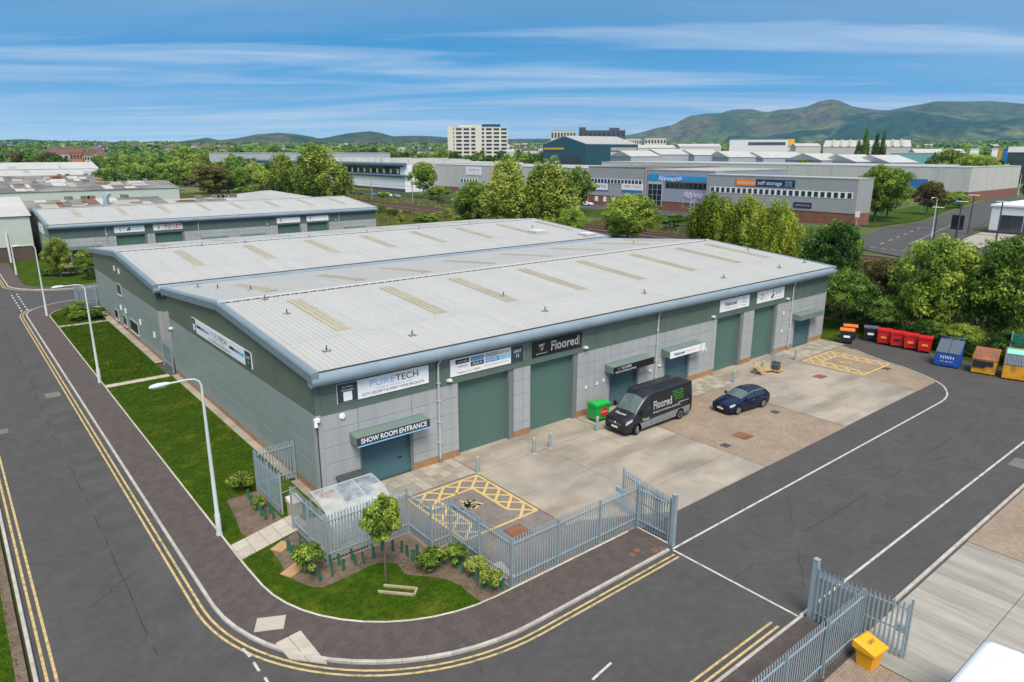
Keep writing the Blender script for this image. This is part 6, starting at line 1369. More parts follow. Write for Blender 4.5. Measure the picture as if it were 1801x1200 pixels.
# pale retail units
yg, yh = yf + .3, Yx(764, 330, X2); hP = WXp(800, 291, X2).z; Wp = yh - yg
pu = shell('long pale retail warehouse with brick base beyond the railway', X2 + .3, X2 + 40, yg, yh, hP, 'wall_pale', 'roof_grey', 'brick_red', 2.7)
yy = lambda px: Yx(px, 320, X2) - yg
win_row(pu, 0, [yy(p) for p in (812, 817, 822, 827, 832, 837)], 5.0, 6.4, 1.1, 'glass_dark'); win_row(pu, 0, [yy(p) for p in (866, 871, 876, 881, 885, 890, 894)], 5.0, 6.4, 1.1, 'glass_dark')
MB().box(-.05, -.01, yy(858), yy(843), 0, 5.6).build('loading_door', 'wall_pale', pu); MB().box(-.08, -.01, yy(860), yy(857.5), 0, 5.6).build('door_jamb', 'rust', pu); MB().tube([(-.2, yy(863), 0), (-.2, yy(863), hP)], .18, 8).build('downpipe', 'pink_pipe', pu)
MB().box(-.12, -.01, yy(879), yy(868), 0, 3.4).build('entrance', 'red', pu); MB().box(-.12, -.01, yy(909), yy(899), 2.0, 6.0).build('loading_door', 'red', pu)
sign('white retail sign with blue lettering on the pale warehouse', (X2 + .28, Yx(832, 301, X2), WXp(832, 301, X2).z), 11.0, 3.4, FW_, 'white', [('t', -1.2, .5, 1.7, 'plumb', 'mid_blue', 4.2), ('t', 2.6, .5, 1.7, 'store', 'orange_text', 3.4), ('t', 0, -1.1, .5, 'bathrooms heating plumbing', 'grey_ink', 8)], t=.12)
sign('navy retail sign with green and red lettering on the pale warehouse', (X2 + .28, Yx(891, 302, X2), WXp(891, 302, X2).z), 10.0, 3.2, FW_, 'blue', [('t', -2.0, .5, 1.5, 'ceiling', 'lime', 3.8), ('t', .45, .5, 1.7, '2', 'red', .9), ('t', 2.5, .5, 1.5, 'floor', 'white', 2.8), ('t', 0, -.7, .55, 'carpets & flooring', 'white', 5)], t=.12)
o = sign('white low shop board over the entrance of the pale warehouse', (X2 + .28, Yx(829, 321, X2), 4.0), 5.0, 1.0, FW_, 'white', [('t', 0, 0, .7, 'plumbstore', 'mid_blue', 3.4)])
tt = G(892, 345); ts = thing('totem_sign', 'white and navy totem sign on the grass before the pale warehouse', 'sign', (164, Yx(892, 335, 164), 0)); MB().box(-.15, .15, -1.1, .1, 0, 5.2).build('board', 'white', ts); MB().box(-.15, .15, .1, 1.3, 0, 4.6).build('board', 'navy', ts)
# second row: long pale upstand wall
X3 = 300.0; y0_, y1_ = Yx(1706, 320, X3), Yx(1058, 290, X3); z3 = (WXp(1690, 298, X3).z + WXp(1100, 284, X3).z) / 2
r2 = shell('long pale grey shed in the second row behind the grey storage building', X3, X3 + 55, y0_, y1_, z3, 'wall_pale', 'roof_grey', 'brick_red', 3.2)
for k in range(9): MB().box(-.12, -.01, (k + .5) * (y1_ - y0_) / 9, (k + .5) * (y1_ - y0_) / 9 + .7, .0, z3).build('downpipe', 'pink_pipe' if k % 2 else 'pipe_grey', r2)
MB().box(-.1, -.01, 14.5, 21, 3.6, 7.5).build('loading_door', 'blue', r2)
# white showroom at the right edge
yw = WXp(1740, 395, 188).y
sr = thing('showroom', 'white flat-roofed showroom with big windows at the right edge', 'building', (188, yw - 34, 0)); MB().box(0, 24, 0, 34, -.2, 5.9).build('wall', 'off_white', sr); MB().box(-.3, 24.2, -.2, 34.3, 5.9, 6.3).build('roof', 'white', sr)
for k in range(7): 
    w_ = MB().box(-.08, -.01, 27.6 - k * 4.6, 32.0 - k * 4.6, .5, 4.0).build('window', 'glass_far', sr); MB().box(-.12, -.08, 29.7 - k * 4.6, 29.85 - k * 4.6, .5, 4.0).build('mullion', 'steel_dark', w_)
MB().box(-.1, -.01, 0, 34, -.2, .4).build('plinth', 'steel_dark', sr); MB().box(3, 12, 8, 16, 6.3, 8.2).build('roof_plant', 'orange', sr)
# white curved building behind the poplars
X4 = 168.0; yA, yB = WXp(712, 310, X4).y, WXp(455, 305, X4).y; zC = WXp(560, 281, X4).z
cw = shell('low white building with dark rounded fascias behind the poplar clump', X4, X4 + 70, yA, yB, zC - 1.2, 'white', 'roof_white'); Wc = yB - yA
for z, r_ in ((zC - 1.5, 1.0), (zC * .52, .7)): MB().tube([(-.3, -1, z), (-.3, Wc + 1, z)], r_, 12).build('fascia', 'fascia', cw)
MB().box(-.15, -.01, 4, Wc * .52, zC * .56, zC - 2.4).build('window_strip', 'glass_dark', cw)
for k in range(14): MB().box(-.2, -.15, 5 + k * Wc * .035, 6.6 + k * Wc * .035, zC * .60, zC * .74).build('panel', 'wall_pale', cw)
MB().box(-.1, -.01, 0, Wc, -.2, 1.3).build('plinth', 'wall_dark', cw)
for k in range(22): 
    a_ = random.uniform(2, Wc - 8); MB().box(5 + random.uniform(0, 30), 9 + random.uniform(28, 32), a_, a_ + random.uniform(1, 4), zC - 1.0, zC + random.uniform(0, 1.4)).build('roof_plant', 'roof_white', cw)
# sheds at the left
def gshed(label, x0, x1, y0, y1, h, pitch, wall, roof, base=None, patches=0, seed=0):
    root = thing('shed', label, 'shed', (x0, y0, 0)); Lx_, D = x1 - x0, y1 - y0; g = random.Random(seed)
    if base: MB().box(.1, Lx_ - .1, .1, D, -.2, 2.6).build('plinth', base, root)
    MB().box(0, Lx_, 0, D, 2.6 if base else -.2, h).build('wall', wall, root)
    MB().loft([[(x, -.3, h + .01), (x, D / 2, h + pitch), (x, D + .3, h + .01)] for x in (-.3, Lx_ + .3)]).build('roof', roof, root)
    sl = math.atan2(pitch, D / 2)
    for k in range(patches):
        w_, l_ = g.uniform(2, 5.5), g.uniform(2.0, D * .3); x = g.uniform(1, Lx_ - 7); y = g.uniform(.3, D / 2 - l_ - .2); zf = lambda yy_: h + .04 + pitch * yy_ / (D / 2)
        m_ = g.choice(['roof_white', 'roof_white', 'roof_grey', 'roof_white', 'rooflight', 'rust']) if roof != 'roof_white' else 'mid_grey'
        MB().loft([[(x, y, zf(y)), (x + w_, y, zf(y)), (x + w_, y, zf(y) + .08), (x, y, zf(y) + .08)], [(x, y + l_, zf(y + l_)), (x + w_, y + l_, zf(y + l_)), (x + w_, y + l_, zf(y + l_) + .08), (x, y + l_, zf(y + l_) + .08)]]).build('roof_panel', m_, root)
        if k % 3 == 0 and roof != 'roof_white': MB().box(x + 6, x + 7.6, D / 2 - 1.2, D / 2 + .6, h + pitch - .3, h + pitch + .7).build('roof_vent', 'roof_dark', root)
    return root
gshed('pale green clad shed with dark brick base at the left edge', -30, 12.2, 142.5, 172, 7.6, 2.4, 'wall_mint', 'roof_white', 'brick_dark')
for x in (5.5, 8.6): MB().tube([(x, 142.2, 0), (x, 142.2, 5.0)], .18, 8).build('white_post', 'off_white', None); 
for o in [o for o in COL.objects if o.name.startswith('white_post')]: tag(o, 'white post against the brick base of the pale green shed', 'post', 'white posts at the green shed')
L2 = gshed('low dark flat-pitched shed just behind the rear unit roof', 12.0, 45, 185, 215, 5.2, 1.6, 'wall_mint', 'roof_dark', None, 12, 3)
MB().tube([(20, 6, 5.8), (20, 6, 7.6), (20.8, 6, 8.4)], .7, 10).build('roof_duct', 'galv', L2)
gshed('low patched shed behind the rear unit, right of the dark one', 47, 66, 190, 214, 4.4, 1.4, 'wall_mint', 'roof_grey', None, 14, 6)
MB().loft([[(70, 205, 3.6), (95, 205, 3.6), (95, 240, 3.6), (70, 240, 3.6)], [(82, 222, 6.0), (84, 222, 6.0), (84, 224, 6.0), (82, 224, 6.0)]]).build('roof', 'roof_grey', hp := thing('shed', 'shed with a pale hipped roof by the railway behind the rear unit', 'shed')); MB().box(71, 94, 206, 239, -.2, 3.6).build('wall', 'wall_pale', hp)
gshed('long shed with dark patchwork roof and pale wall at the left', -60, 73, 288, 325, 4.7, 2.3, 'wall_mint', 'roof_dark', None, 46, 4)
gshed('long dark-roofed shed with rooflights behind the patchwork one', -60, 81, 395, 425, 3.5, 3.1, 'wall_pale', 'roof_dark', None, 40, 5)
gshed('long white-roofed shed with pale blue wall at the left', -70, 97.5, 470, 520, 5.0, 2.6, 'wall_bluegrey', 'roof_white', None, 14, 8)
gshed('distant white-roofed shed behind the pale blue one', -80, 99, 600, 650, 5.7, 4.4, 'wall_bluegrey', 'roof_white', None, 6, 9); gshed('most distant white-roofed shed at the left edge', -80, 82, 700, 750, 6.0, 4.8, 'wall_bluegrey', 'roof_white', None, 5, 10)

# ---------------------------------------------------------------- far buildings, turned to face the camera's side
def far_block(label, px0, px1, ytop, D, depth, wall, roof, name='building', cat='building', rows=0, cols=0, pitch=0.0, glass='glass_far', group=None, skew=0.0, base_drop=1.0, wfrac=.6):
    c = at_range((px0 + px1) / 2, ytop, D); w = (at_range(px1, ytop, D) - at_range(px0, ytop, D)).length; zb = terrain_z(D) - base_drop; h = c.z - zb - pitch
    root = thing(name, label, cat, (c.x, c.y, zb), math.atan2(c.y, c.x) - math.pi / 2 + skew, group)     # local -y looks at the camera
    MB().box(-w / 2, w / 2, 0, depth, 0, h).build('wall', wall, root)
    if pitch: MB().loft([[(-w / 2 - .4, -.4, h), (-w / 2 - .4, depth / 2, h + pitch), (-w / 2 - .4, depth + .4, h)], [(w / 2 + .4, -.4, h), (w / 2 + .4, depth / 2, h + pitch), (w / 2 + .4, depth + .4, h)]]).build('roof', roof, root)
    else: MB().box(-w / 2 - .2, w / 2 + .2, -.2, depth + .2, h, h + .5).build('roof', roof, root)
    for r_ in range(rows):
        for k in range(cols):
            x0 = -w / 2 + w * (k + .5 - wfrac / 2 * 1.0) / cols; fh = (h - 1.0) / rows
            MB().box(x0, x0 + w / cols * wfrac, -.12, -.01, .8 + r_ * fh + fh * .25, .8 + r_ * fh + fh * .8).build('window', glass, root)
    return root, w, h
a_, w_, h_ = far_block('cream seven-storey office block with dark window bands on the skyline', 787, 893, 224, 900, 20, 'wall_cream', 'wall_cream', rows=9, cols=8, wfrac=.74, glass='glass_dark')
MB().box(-w_ / 2 - .01, -w_ / 2 + 7, -.5, -.13, 0, h_ + 1).build('stair_tower', 'wall_cream', a_); MB().box(-3, 5, -1.2, 18, 0, h_ + 3).build('lift_tower', 'wall_cream', a_); MB().box(5, w_ / 2 - 9, 2, 16, h_, h_ + 3.6).build('penthouse', 'navy', a_); MB().box(-w_ / 2 + 14, -3, 2, 16, h_, h_ + 2.4).build('penthouse', 'wall_cream', a_)
hg = thing('hangar', 'dark teal gabled hangar with an orange stripe and grey roof', 'building'); zt_ = terrain_z(600)
A_, B_2, C_ = at_range(955, 253, 625), at_range(1031, 254, 600), at_range(1122, 257, 645); ez = B_2.z; D_ = A_ + (C_ - B_2); ap = (A_ + B_2) / 2; ap.z = at_range(995, 240, 612).z; ap2 = ap + (C_ - B_2); ap2.z = ap.z
hg.location = (B_2.x, B_2.y, zt_ - 1)
def hl(p, z=None): return (p.x - B_2.x, p.y - B_2.y, (p.z if z is None else z) - zt_ + 1)
MB().loft([[hl(A_, zt_ - 1), hl(B_2, zt_ - 1), hl(B_2, ez), hl(ap), hl(A_, ez)], [hl(D_, zt_ - 1), hl(C_, zt_ - 1), hl(C_, ez), hl(ap2), hl(D_, ez)]]).build('wall', 'teal', hg)
for P0, P1 in ((B_2, C_), (A_, D_)):
    MB().loft([[hl(P0, ez + .05), hl(ap, ap.z + .05), hl(ap, ap.z + .5), hl(P0, ez + .5)], [hl(P1, ez + .05), hl(ap2, ap.z + .05), hl(ap2, ap.z + .5), hl(P1, ez + .5)]]).build('roof', 'roof_grey', hg)
nv = (B_2 - A_).cross(ZV).normalized() * -1
if nv.dot(B_2) > 0: nv = -nv
def hq(a, b, z0, z1, m, name, P0=A_, P1=B_2, off=.3):
    nn = (P1 - P0).cross(ZV).normalized(); nn = -nn if nn.dot(P0) > 0 else nn; p, q = P0.lerp(P1, a) + nn * off, P0.lerp(P1, b) + nn * off
    MB().loft([[hl(p, z0), hl(q, z0), hl(q, z1), hl(p, z1)], [hl(p - nn * .28, z0), hl(q - nn * .28, z0), hl(q - nn * .28, z1), hl(p - nn * .28, z1)]]).build(name, m, hg)
hq(.02, .50, ez - 4.2, ez - 2.6, 'gold', 'stripe'); hq(.45, .9, zt_ + 1, ez - 9, 'glass_far', 'glazing'); hq(.46, .98, ez - 5, ez - 2.4, 'roof_grey', 'door_track', B_2, C_); hq(.46, .62, zt_, ez - 6, 'wall_pale', 'hangar_door', B_2, C_)
far_block('pale grey concrete block left of the dark towers on the skyline', 969, 1013, 230, 1050, 16, 'wall_pale', 'roof_grey', rows=3, cols=8)
a_, w_, h_ = far_block('dark slate office block with two roof towers on the skyline', 1018, 1100, 230, 1100, 18, 'wall_dark', 'wall_dark', rows=4, cols=10, glass='glass_dark'); MB().box(-w_ / 2, -w_ / 2 + 10, 0, 12, h_, h_ + 5).build('roof_tower', 'wall_dark', a_); MB().box(w_ / 2 - 24, w_ / 2 - 9, 0, 12, h_, h_ + 4).build('roof_tower', 'wall_dark', a_)
for px0, px1, yt_, D, l_ in ((1100, 1128, 245, 1250, 'left'), (1134, 1172, 244, 1250, 'right')): far_block('pale flat-roofed block right of the dark slate offices, %s one' % l_, px0, px1, yt_, D, 14, 'wall_cream', 'wall_cream', rows=3, cols=7)
for px0, px1, yt_, D, l_ in ((1108, 1165, 265, 520, 'leftmost'), (1160, 1222, 262, 540, 'second'), (1220, 1275, 263, 540, 'third'), (1280, 1345, 266, 520, 'fourth'), (1340, 1425, 267, 520, 'fifth')):
    far_block('white-roofed pitched shed behind the long pale wall, %s from the left' % l_, px0, px1, yt_, D, 40, 'wall_bluegrey', 'roof_white', pitch=4.0, name='shed', cat='shed', skew=R(24))
for px0, px1, yt_, D, l_ in ((1440, 1500, 270, 470, 'left'), (1500, 1565, 272, 460, 'middle'), (1560, 1625, 273, 455, 'right')):
    far_block('pale blue gabled shed with white roof behind the right pale wall, %s one' % l_, px0, px1, yt_, D, 34, 'wall_bluegrey', 'roof_white', pitch=4.0, name='shed', cat='shed', skew=R(40))
a_, w_, h_ = far_block('wide white showroom with dark band and a yellow corner, far right of centre', 1283, 1392, 246, 850, 40, 'off_white', 'roof_grey'); MB().box(-w_ / 2 + 20, w_ / 2 - 6, -.4, -.01, h_ - 5.5, h_ - 2.5).build('dark_band', 'wall_dark', a_); MB().box(w_ / 2 - 3, w_ / 2 + 3, -.6, 5, h_ - 7, h_ + .5).build('yellow_corner', 'grit_yellow', a_)
a_, w_, h_ = far_block('white saw-tooth roofed factory below the wooded hills', 1448, 1602, 246, 720, 60, 'roof_white', 'roof_white', pitch=6)
for k in range(9): MB().loft([[(-w_ / 2 + 6 + k * w_ / 10, -.2, h_ + .3), (-w_ / 2 + 8 + k * w_ / 10, -.2, h_ + .3), (-w_ / 2 + 8.2 + k * w_ / 10, 28, h_ + 6.2), (-w_ / 2 + 6.2 + k * w_ / 10, 28, h_ + 6.2)], [(-w_ / 2 + 6 + k * w_ / 10, -.2, h_ + .9), (-w_ / 2 + 8 + k * w_ / 10, -.2, h_ + .9), (-w_ / 2 + 8.2 + k * w_ / 10, 28, h_ + 6.8), (-w_ / 2 + 6.2 + k * w_ / 10, 28, h_ + 6.8)]]).build('roof_ridge', 'rooflight', a_)
for px0, px1, yt_, D, l_ in ((1120, 1190, 255, 760, 'leftmost'), (1195, 1270, 253, 800, 'second'), (1400, 1445, 252, 820, 'third'), (1610, 1700, 262, 640, 'rightmost')): far_block('pale low shed among trees in the far right distance, %s' % l_, px0, px1, yt_, D, 30, 'wall_pale', 'roof_white', pitch=3.0, name='shed', cat='shed', skew=R(12))
far_block('turquoise and white low building right of the conifers', 1566, 1664, 270, 560, 20, 'pale_teal', 'roof_white'); far_block('long pale warehouse beyond the white curved building', 372, 692, 270, 620, 60, 'wall_bluegrey', 'roof_grey', name='warehouse', cat='warehouse')
for px0, px1, m_, l_ in ((1707, 1722, 'white', 'white'), (1745, 1756, 'white', 'white and orange'), (1757, 1764, 'gold', 'orange'), (1765, 1777, 'blue', 'blue')): far_block('%s lorry trailer parked in the row at the far right' % l_, px0, px1, 263, 520, 3, m_, m_, name='lorry_trailer', cat='trailer', base_drop=.2)
far_block('glazed arched-roof shed at the far right edge', 1775, 1830, 258, 480, 30, 'glass_far', 'roof_grey', pitch=3)
for px0, px1, yt_, m_, l_ in ((78, 120, 264, 'harl', 'pale harled terrace with red roof at the left skyline'), (121, 143, 262, 'wall_orange', 'orange brick block beside the pale terrace at the left'), (146, 166, 266, 'harl', 'small pale house with red roof right of the orange block'), (100, 150, 259, 'wall_orange', 'red-roofed row behind the orange block at the left'), (170, 186, 268, 'wall_pale', 'small pale house before the tree belt at the left')):
    far_block(l_, px0, px1, yt_, 760 if yt_ > 260 else 900, 9, m_, 'roof_tile', name='house', cat='house', rows=2, cols=4, pitch=3.5)
rg_ = random.Random(4); hp_ = []
mat('roof_slate', (.085, .085, .095), .8, var=.2, scale=.5, rand=.25); mat('roof_tile', (.125, .062, .048), .8, var=.2, scale=.5, rand=.25); mat('harl_white', (.55, .53, .49), .8, var=.08, scale=.5, rand=.12)
for wm, rm in (('harl_white', 'roof_slate'), ('harl', 'roof_tile'), ('harl_white', 'roof_grey')):
    t_ = thing('house', '', 'house'); MB().box(-7, 7, 0, 8, 0, 6.5).build('wall', wm, t_); MB().loft([[(x, -.4, 6.5), (x, 4, 10), (x, 8.4, 6.5)] for x in (-7.3, 7.3)]).build('roof', rm, t_); MB().box(4.5, 6, 3.2, 4.8, 8.5, 11.2).build('chimney', wm, t_); hp_.append([t_, False])
for k in range(120):
    px_ = rg_.choice([rg_.uniform(-20, 330), rg_.uniform(330, 780), rg_.uniform(880, 960), rg_.uniform(1120, 1760), rg_.uniform(1120, 1500)]); D = rg_.uniform(1150, 3600); p = at_range(px_, 266, D); zb = terrain_z(D) - .5
    pr = hp_[k % 3 if px_ > 400 else (k + 1) % 2]
    o = pr[0] if not pr[1] else copy_tree(pr[0]); pr[1] = True
    s_ = rg_.uniform(.8, 1.6); o.location = (p.x, p.y, zb); o.rotation_euler = (0, 0, math.atan2(p.y, p.x) - math.pi / 2 + rg_.uniform(-.7, .7)); o.scale = (s_ * 1.2, s_, s_ * .9); tag(o, 'small distant house among trees in the far suburbs', 'house', 'houses in the far suburbs')
# ---------------------------------------------------------------- trees of the middle and far distance
rt_ = random.Random(12)
def belt(n, pxa, pxb, da, db, hs, ws, mats_, label, group, kinds=('round',)):
    for k in range(n):
        px_ = pxa + (pxb - pxa) * (k + rt_.uniform(.1, .9)) / n; D = rt_.uniform(da, db); p = at_range(px_, 266, D)
        tree(label, p.x, p.y, rt_.uniform(*hs), rt_.uniform(*ws), rt_.choice(mats_), rt_.choice(kinds), 'lo', group, terrain_z(D) - .3)
belt(46, 165, 520, 470, 760, (9, 15), (11, 17), ['leaf_mid', 'leaf_dark', 'leaf_mid', 'leaf_light'], 'leafy tree in the belt of woodland left of the poplars', 'trees of the left woodland belt')
belt(40, 168, 470, 350, 470, (7, 12), (9, 15), ['leaf_mid', 'leaf_dark', 'leaf_dark', 'leaf_mid', 'leaf_light'], 'leafy tree near the railway left of the poplar clump', 'trees by the railway at the left')
for k in range(26):
    tree('low scrub bush by the tracks left of the poplar clump', rt_.uniform(96, 140), rt_.uniform(275, 420), rt_.uniform(2, 4.5), rt_.uniform(5, 9), rt_.choice(['leaf_light', 'leaf_mid', 'leaf_rust']), 'dome', 'lo', 'scrub by the tracks at the left', name='bush', cat='bush') if True else None
belt(34, 300, 700, 800, 1000, (13, 19), (15, 24), ['leaf_mid', 'leaf_dark', 'leaf_mid'], 'leafy tree in the wood behind the white curved building', 'trees of the wood behind the curved building')
belt(10, -10, 110, 640, 720, (11, 16), (12, 18), ['leaf_rust', 'leaf_dark'], 'dark brownish tree at the left edge before the red roofs', 'dark trees at the left edge')
belt(26, 690, 960, 620, 800, (10, 17), (10, 16), ['leaf_mid', 'leaf_dark', 'leaf_dark'], 'tree at the foot of the cream office block', 'trees at the foot of the office block')
belt(14, 1130, 1300, 500, 640, (6, 10), (4, 9), ['leaf_dark', 'leaf_mid'], 'small tree among the white roofed sheds', 'trees among the white sheds', ('cone', 'round'))
belt(24, 1300, 1801, 560, 720, (9, 14), (10, 16), ['leaf_mid', 'leaf_dark', 'leaf_light'], 'tree in the row below the hills at the right', 'trees below the hills'); belt(18, 1640, 1830, 480, 620, (12, 19), (13, 19), ['leaf_dark', 'leaf_mid'], 'dark tree in the dense group at the right skyline', 'dense trees at the right')
belt(26, 1180, 1800, 760, 1000, (9, 15), (12, 20), ['leaf_dark', 'leaf_mid', 'leaf_mid'], 'tree in the far belt beyond the white sheds', 'trees of the far right belt')
belt(16, 1560, 1720, 380, 430, (5, 9), (7, 12), ['leaf_mid', 'leaf_dark'], 'low tree behind the right end of the pale shed', 'trees behind the pale shed end')
belt(12, 1400, 1660, 400, 440, (5, 8), (7, 12), ['leaf_mid', 'leaf_light'], 'low tree just behind the right pale shed wall', 'low trees behind the pale shed')
for px_, top, w_ in ((1520, 226, 7), (1540, 234, 6), (1552, 236, 6), (1510, 248, 8)):
    p = at_range(px_, 266, 520); tree('tall narrow dark conifer before the saw-tooth factory', p.x, p.y, at_range(px_, top, 520).z - terrain_z(520), w_ * 1.3, 'leaf_dark', 'poplar', 'mid', 'tall conifers before the factory', terrain_z(520))
p = G(300, 333); tree('big dark windswept pine at the railway left of the poplars', 92, 315, 13, 19, 'leaf_rust', 'dome', 'mid'); tree('dark bushy tree right of the pine by the railway', 104, 330, 8, 12, 'leaf_dark', 'round', 'mid')
for px_, D, h, w_, l_ in ((395, 330, 10, 11, 'dark round tree left of the white curved building, nearer one'), (415, 345, 11, 13, 'dark round tree left of the white curved building, right one'), (370, 350, 10, 11, 'dark round tree left of the white curved building, left one'), (1418, 470, 13, 12, 'bright round tree rising above the long pale wall'), (1308, 560, 11, 12, 'dark round tree among the white sheds')):
    p = at_range(px_, 266, D); tree(l_, p.x, p.y, h, w_, 'leaf_mid', 'round', 'mid', None, terrain_z(D) - .2)
# the wooded suburbs that read as one mass
g = np.random.default_rng(3); nC = 2600; az = g.uniform(-160, 1960, nC); Dd = 950 * (4700 / 950) ** g.uniform(0, 1, nC); V = []; T = []
pos = np.array([at_range(a, 266, d)[:2] + (terrain_z(d),) if False else (*at_range(a, 266, d)[:2], terrain_z(d)) for a, d in zip(az, Dd)]); per = 26
idx = np.repeat(np.arange(nC), per); d3 = g.normal(size=(nC * per, 3)); d3 /= np.linalg.norm(d3, axis=1)[:, None]; d3[:, 2] = np.abs(d3[:, 2])
sz = np.clip(Dd / 1500, .8, 2.6) * g.uniform(.7, 1.3, nC); ext = np.stack([9 * sz, 9 * sz, 8 + 3.5 * g.uniform(0, 1, nC)], 1)
pp = pos[idx] + d3 * ext[idx] * g.uniform(.6, 1, nC * per)[:, None]; nr = d3 + g.normal(size=d3.shape) * .4; nr /= np.linalg.norm(nr, axis=1)[:, None]; t_ = np.cross(nr, g.normal(size=d3.shape)); t_ /= np.linalg.norm(t_, axis=1)[:, None]; b_ = np.cross(nr, t_); ss_ = (3.4 * sz[idx] * g.uniform(.6, 1.2, nC * per))[:, None]
q = np.stack([pp - t_ * ss_, pp - b_ * ss_ * .7, pp + t_ * ss_, pp + b_ * ss_ * .7], 1).reshape(-1, 3); n = nC * per
me = bpy.data.meshes.new('woodland'); me.vertices.add(4 * n); me.vertices.foreach_set('co', q.ravel()); me.loops.add(4 * n); me.loops.foreach_set('vertex_index', np.arange(4 * n)); me.polygons.add(n); me.polygons.foreach_set('loop_start', np.arange(0, 4 * n, 4)); me.polygons.foreach_set('loop_total', np.full(n, 4))
at = me.attributes.new('tint', 'FLOAT', 'FACE'); at.data.foreach_set('value', (g.uniform(-.25, .3, nC)[idx] + g.uniform(-.1, .15, n) + .1).astype(np.float32)); me.update(); me.materials.append(MATS['leaf_dark']); o = link('woodland', me); o['kind'] = 'stuff'
# ---------------------------------------------------------------- railway masts and street furniture beyond
def mast(x, y, h, label, side, twin=False):
    root = thing('catenary_mast', label, 'mast', (x, y, -.05), 0, None)
    up = MB()
    for sx in ((-.5, .5) if twin else (0,)): up.box(-.13, .13, sx - .09, sx + .09, 0, h)
    if twin:
        for k in range(7): up.tube([(0, -.5, h * k / 7), (0, .5, h * (k + 1) / 7)], .05, 5)
    up.build('upright', 'galv', root); ar = MB().tube([(0, 0, h - .9), (side * 3.6, 0, h - .4)], .06, 6); ar.tube([(0, 0, h - 2.4), (side * 3.4, 0, h - 1.6)], .05, 6); ar.tube([(side * 3.5, 0, h - .4), (side * 3.4, 0, h - 1.8)], .04, 5); ar.build('cantilever', 'galv', root)
    for z in (h - .9, h - 2.4): MB().lathe([(.10, z - .1), (.16, z), (.10, z + .1)], 8, 0, (side * .5, 0)).build('insulator', 'off_white', root)
mm = [(112.3, 160, 9.0, 'twin lattice', True), (112.3, 97, 8.6, 'twin lattice', True), (129.6, 96, 8.0, 'twin lattice', True), (129.8, 243, 8.5, 'single white', False), (130.0, 214, 8.5, 'single grey', False), (130, 185, 9.5, 'tall grey', False), (112.2, 240, 9.5, 'tall lattice', True), (129.8, 300, 8.5, 'far white', False), (129.8, 360, 8.5, 'farthest white', False), (129.8, 430, 9, 'distant white', False)]
for i, (x, y, h, l_, tw) in enumerate(mm): mast(x, y, h, '%s catenary mast on the %s side of the railway %s' % (l_, 'near' if x < 120 else 'far', ('above second roof', 'by the spreading tree', 'opposite the front ridge', 'before parked cars', 'left of a bush', 'right of a bush', 'right of the poplars', 'left of the poplars', 'near the pine', 'by the woodland')[i]), 1 if x < 120 else -1, tw)
for y0w, xw in ((0, 116.4), (0, 124.5)):
    o = MB().tube([(xw, -100, 6.4), (xw, 600, 6.4)], .035, 4).build('overhead_wire', 'steel_dark'); tag(o, 'overhead wire above the %s pair of railway tracks' % ('nearer' if xw < 120 else 'farther'), 'wire')
for px_, py_, s_, rz, l_ in ((1638, 418, 1.05, R(-10), 'white street lamp at the junction beyond the railway'), (1522, 392, .9, R(170), 'street lamp on the grass before the big round trees'), (1620, 375, 1.0, R(170), 'street lamp right of the big round trees'), (1790, 345, 1.1, R(-10), 'street lamp beside the far street at the right edge'), (1666, 350, 1.2, R(-100), 'lamp on the wall side of the pale shed')):
    q = G(px_, py_); lamp(q.x, q.y, rz, l_, s_, 'street lamps beyond the railway')
for px_, py_, h, l_ in ((1642, 420, 6.5, 'leftmost'), (1681, 424, 8.0, 'left middle'), (1702, 412, 8.5, 'right middle'), (1750, 433, 8.5, 'rightmost')):
    q = G(px_, py_); r_ = thing('car_park_light', 'dark car park light column before the showroom, %s' % l_, 'lamp post', (q.x, q.y, 0)); MB().lathe([(.16, 0), (.12, h)], 10).build('column', 'steel_dark', r_); MB().bbox(-.2, .2, -1.1, 1.1, h, h + .14, .03).build('lantern', 'off_white', r_)
q = G(1680, 416); r_ = thing('totem_sign', 'black square board sign on a post before the showroom', 'sign', (q.x, q.y, 0)); MB().box(-.1, .1, -1.2, 1.2, 1.5, 4.6).build('board', 'black', r_); MB().tube([(.0, 0, 0), (0, 0, 1.5)], .12, 8).build('post', 'steel_dark', r_)
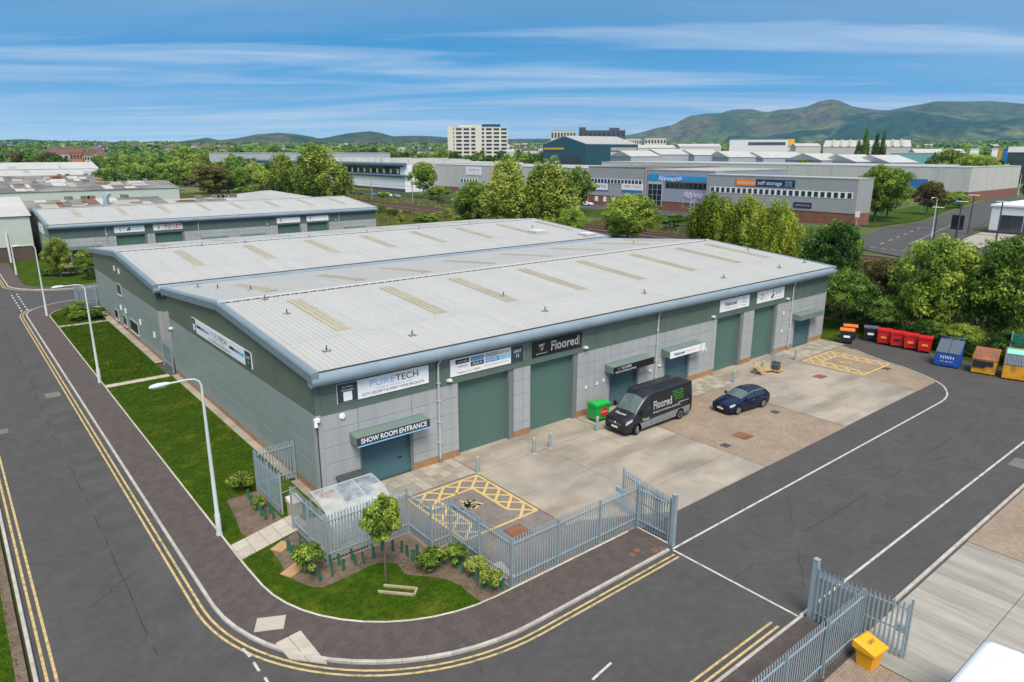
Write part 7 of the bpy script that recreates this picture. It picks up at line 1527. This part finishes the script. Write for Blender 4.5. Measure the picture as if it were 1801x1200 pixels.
q = G(1505, 405); r_ = thing('road_sign', 'small white road sign on a post at the grass corner', 'sign', (q.x, q.y, 0)); MB().tube([(0, 0, 0), (0, 0, 4.2)], .06, 6).build('post', 'pipe_grey', r_); MB().box(-.12, -.06, -.5, .5, 3.0, 4.4).build('board', 'white', r_)
rl = thing('railing', 'pale metal railing along the car park edge at the right', 'railing', (131, 26, 0))
for k in range(10): MB().tube([(0, k * 2.2, 0), (0, k * 2.2, 1.2)], .05, 6).build('post', 'pipe_grey', rl)
for z in (.6, 1.15): MB().tube([(0, 0, z), (0, 20, z)], .045, 6).build('rail', 'pipe_grey', rl)
q = G(1681, 358); bx2 = thing('skip_container', 'blue lidded skip by the street beyond the railway', 'skip', (q.x, q.y, 0), R(12)); MB().loft([[(-2.4, -1.6, 0), (2.4, -1.6, 0), (2.4, 1.6, 0), (-2.4, 1.6, 0)], [(-3, -2, 2.6), (3, -2, 2.6), (3, 2, 2.6), (-3, 2, 2.6)]]).build('body', 'blue', bx2); MB().box(-3.1, 3.1, -2.1, 2.1, 2.6, 2.9).build('lid', 'navy', bx2)
gn = thing('garden_net', 'green mesh netting stretched behind the yellow skips', 'netting', (68.9, 9.5, 0)); MB().box(-.02, .02, 0, 8, .2, 3.2).build('net', clear_sheet('netting', (.02, .25, .16), .45), gn)
for k in range(5): MB().tube([(0, k * 2, 0), (0, k * 2, 3.3)], .05, 6).build('post', 'galv', gn)

# ---------------------------------------------------------------- the air between here and the hills
mh = bpy.data.materials.new('haze'); mh.use_nodes = True; th = mh.node_tree; th.nodes.clear(); oh = th.nodes.new('ShaderNodeOutputMaterial'); vh = th.nodes.new('ShaderNodeVolumePrincipled')
vh.inputs['Color'].default_value = (.30, .60, 1, 1); vh.inputs['Density'].default_value = HAZE; vh.inputs['Anisotropy'].default_value = .3; th.links.new(vh.outputs[0], oh.inputs['Volume']); MATS['haze'] = mh
if HAZE > 0: tag(MB().box(-13500, 13500, -13500, 13500, -42, 960).build('haze', 'haze'), kind='stuff')
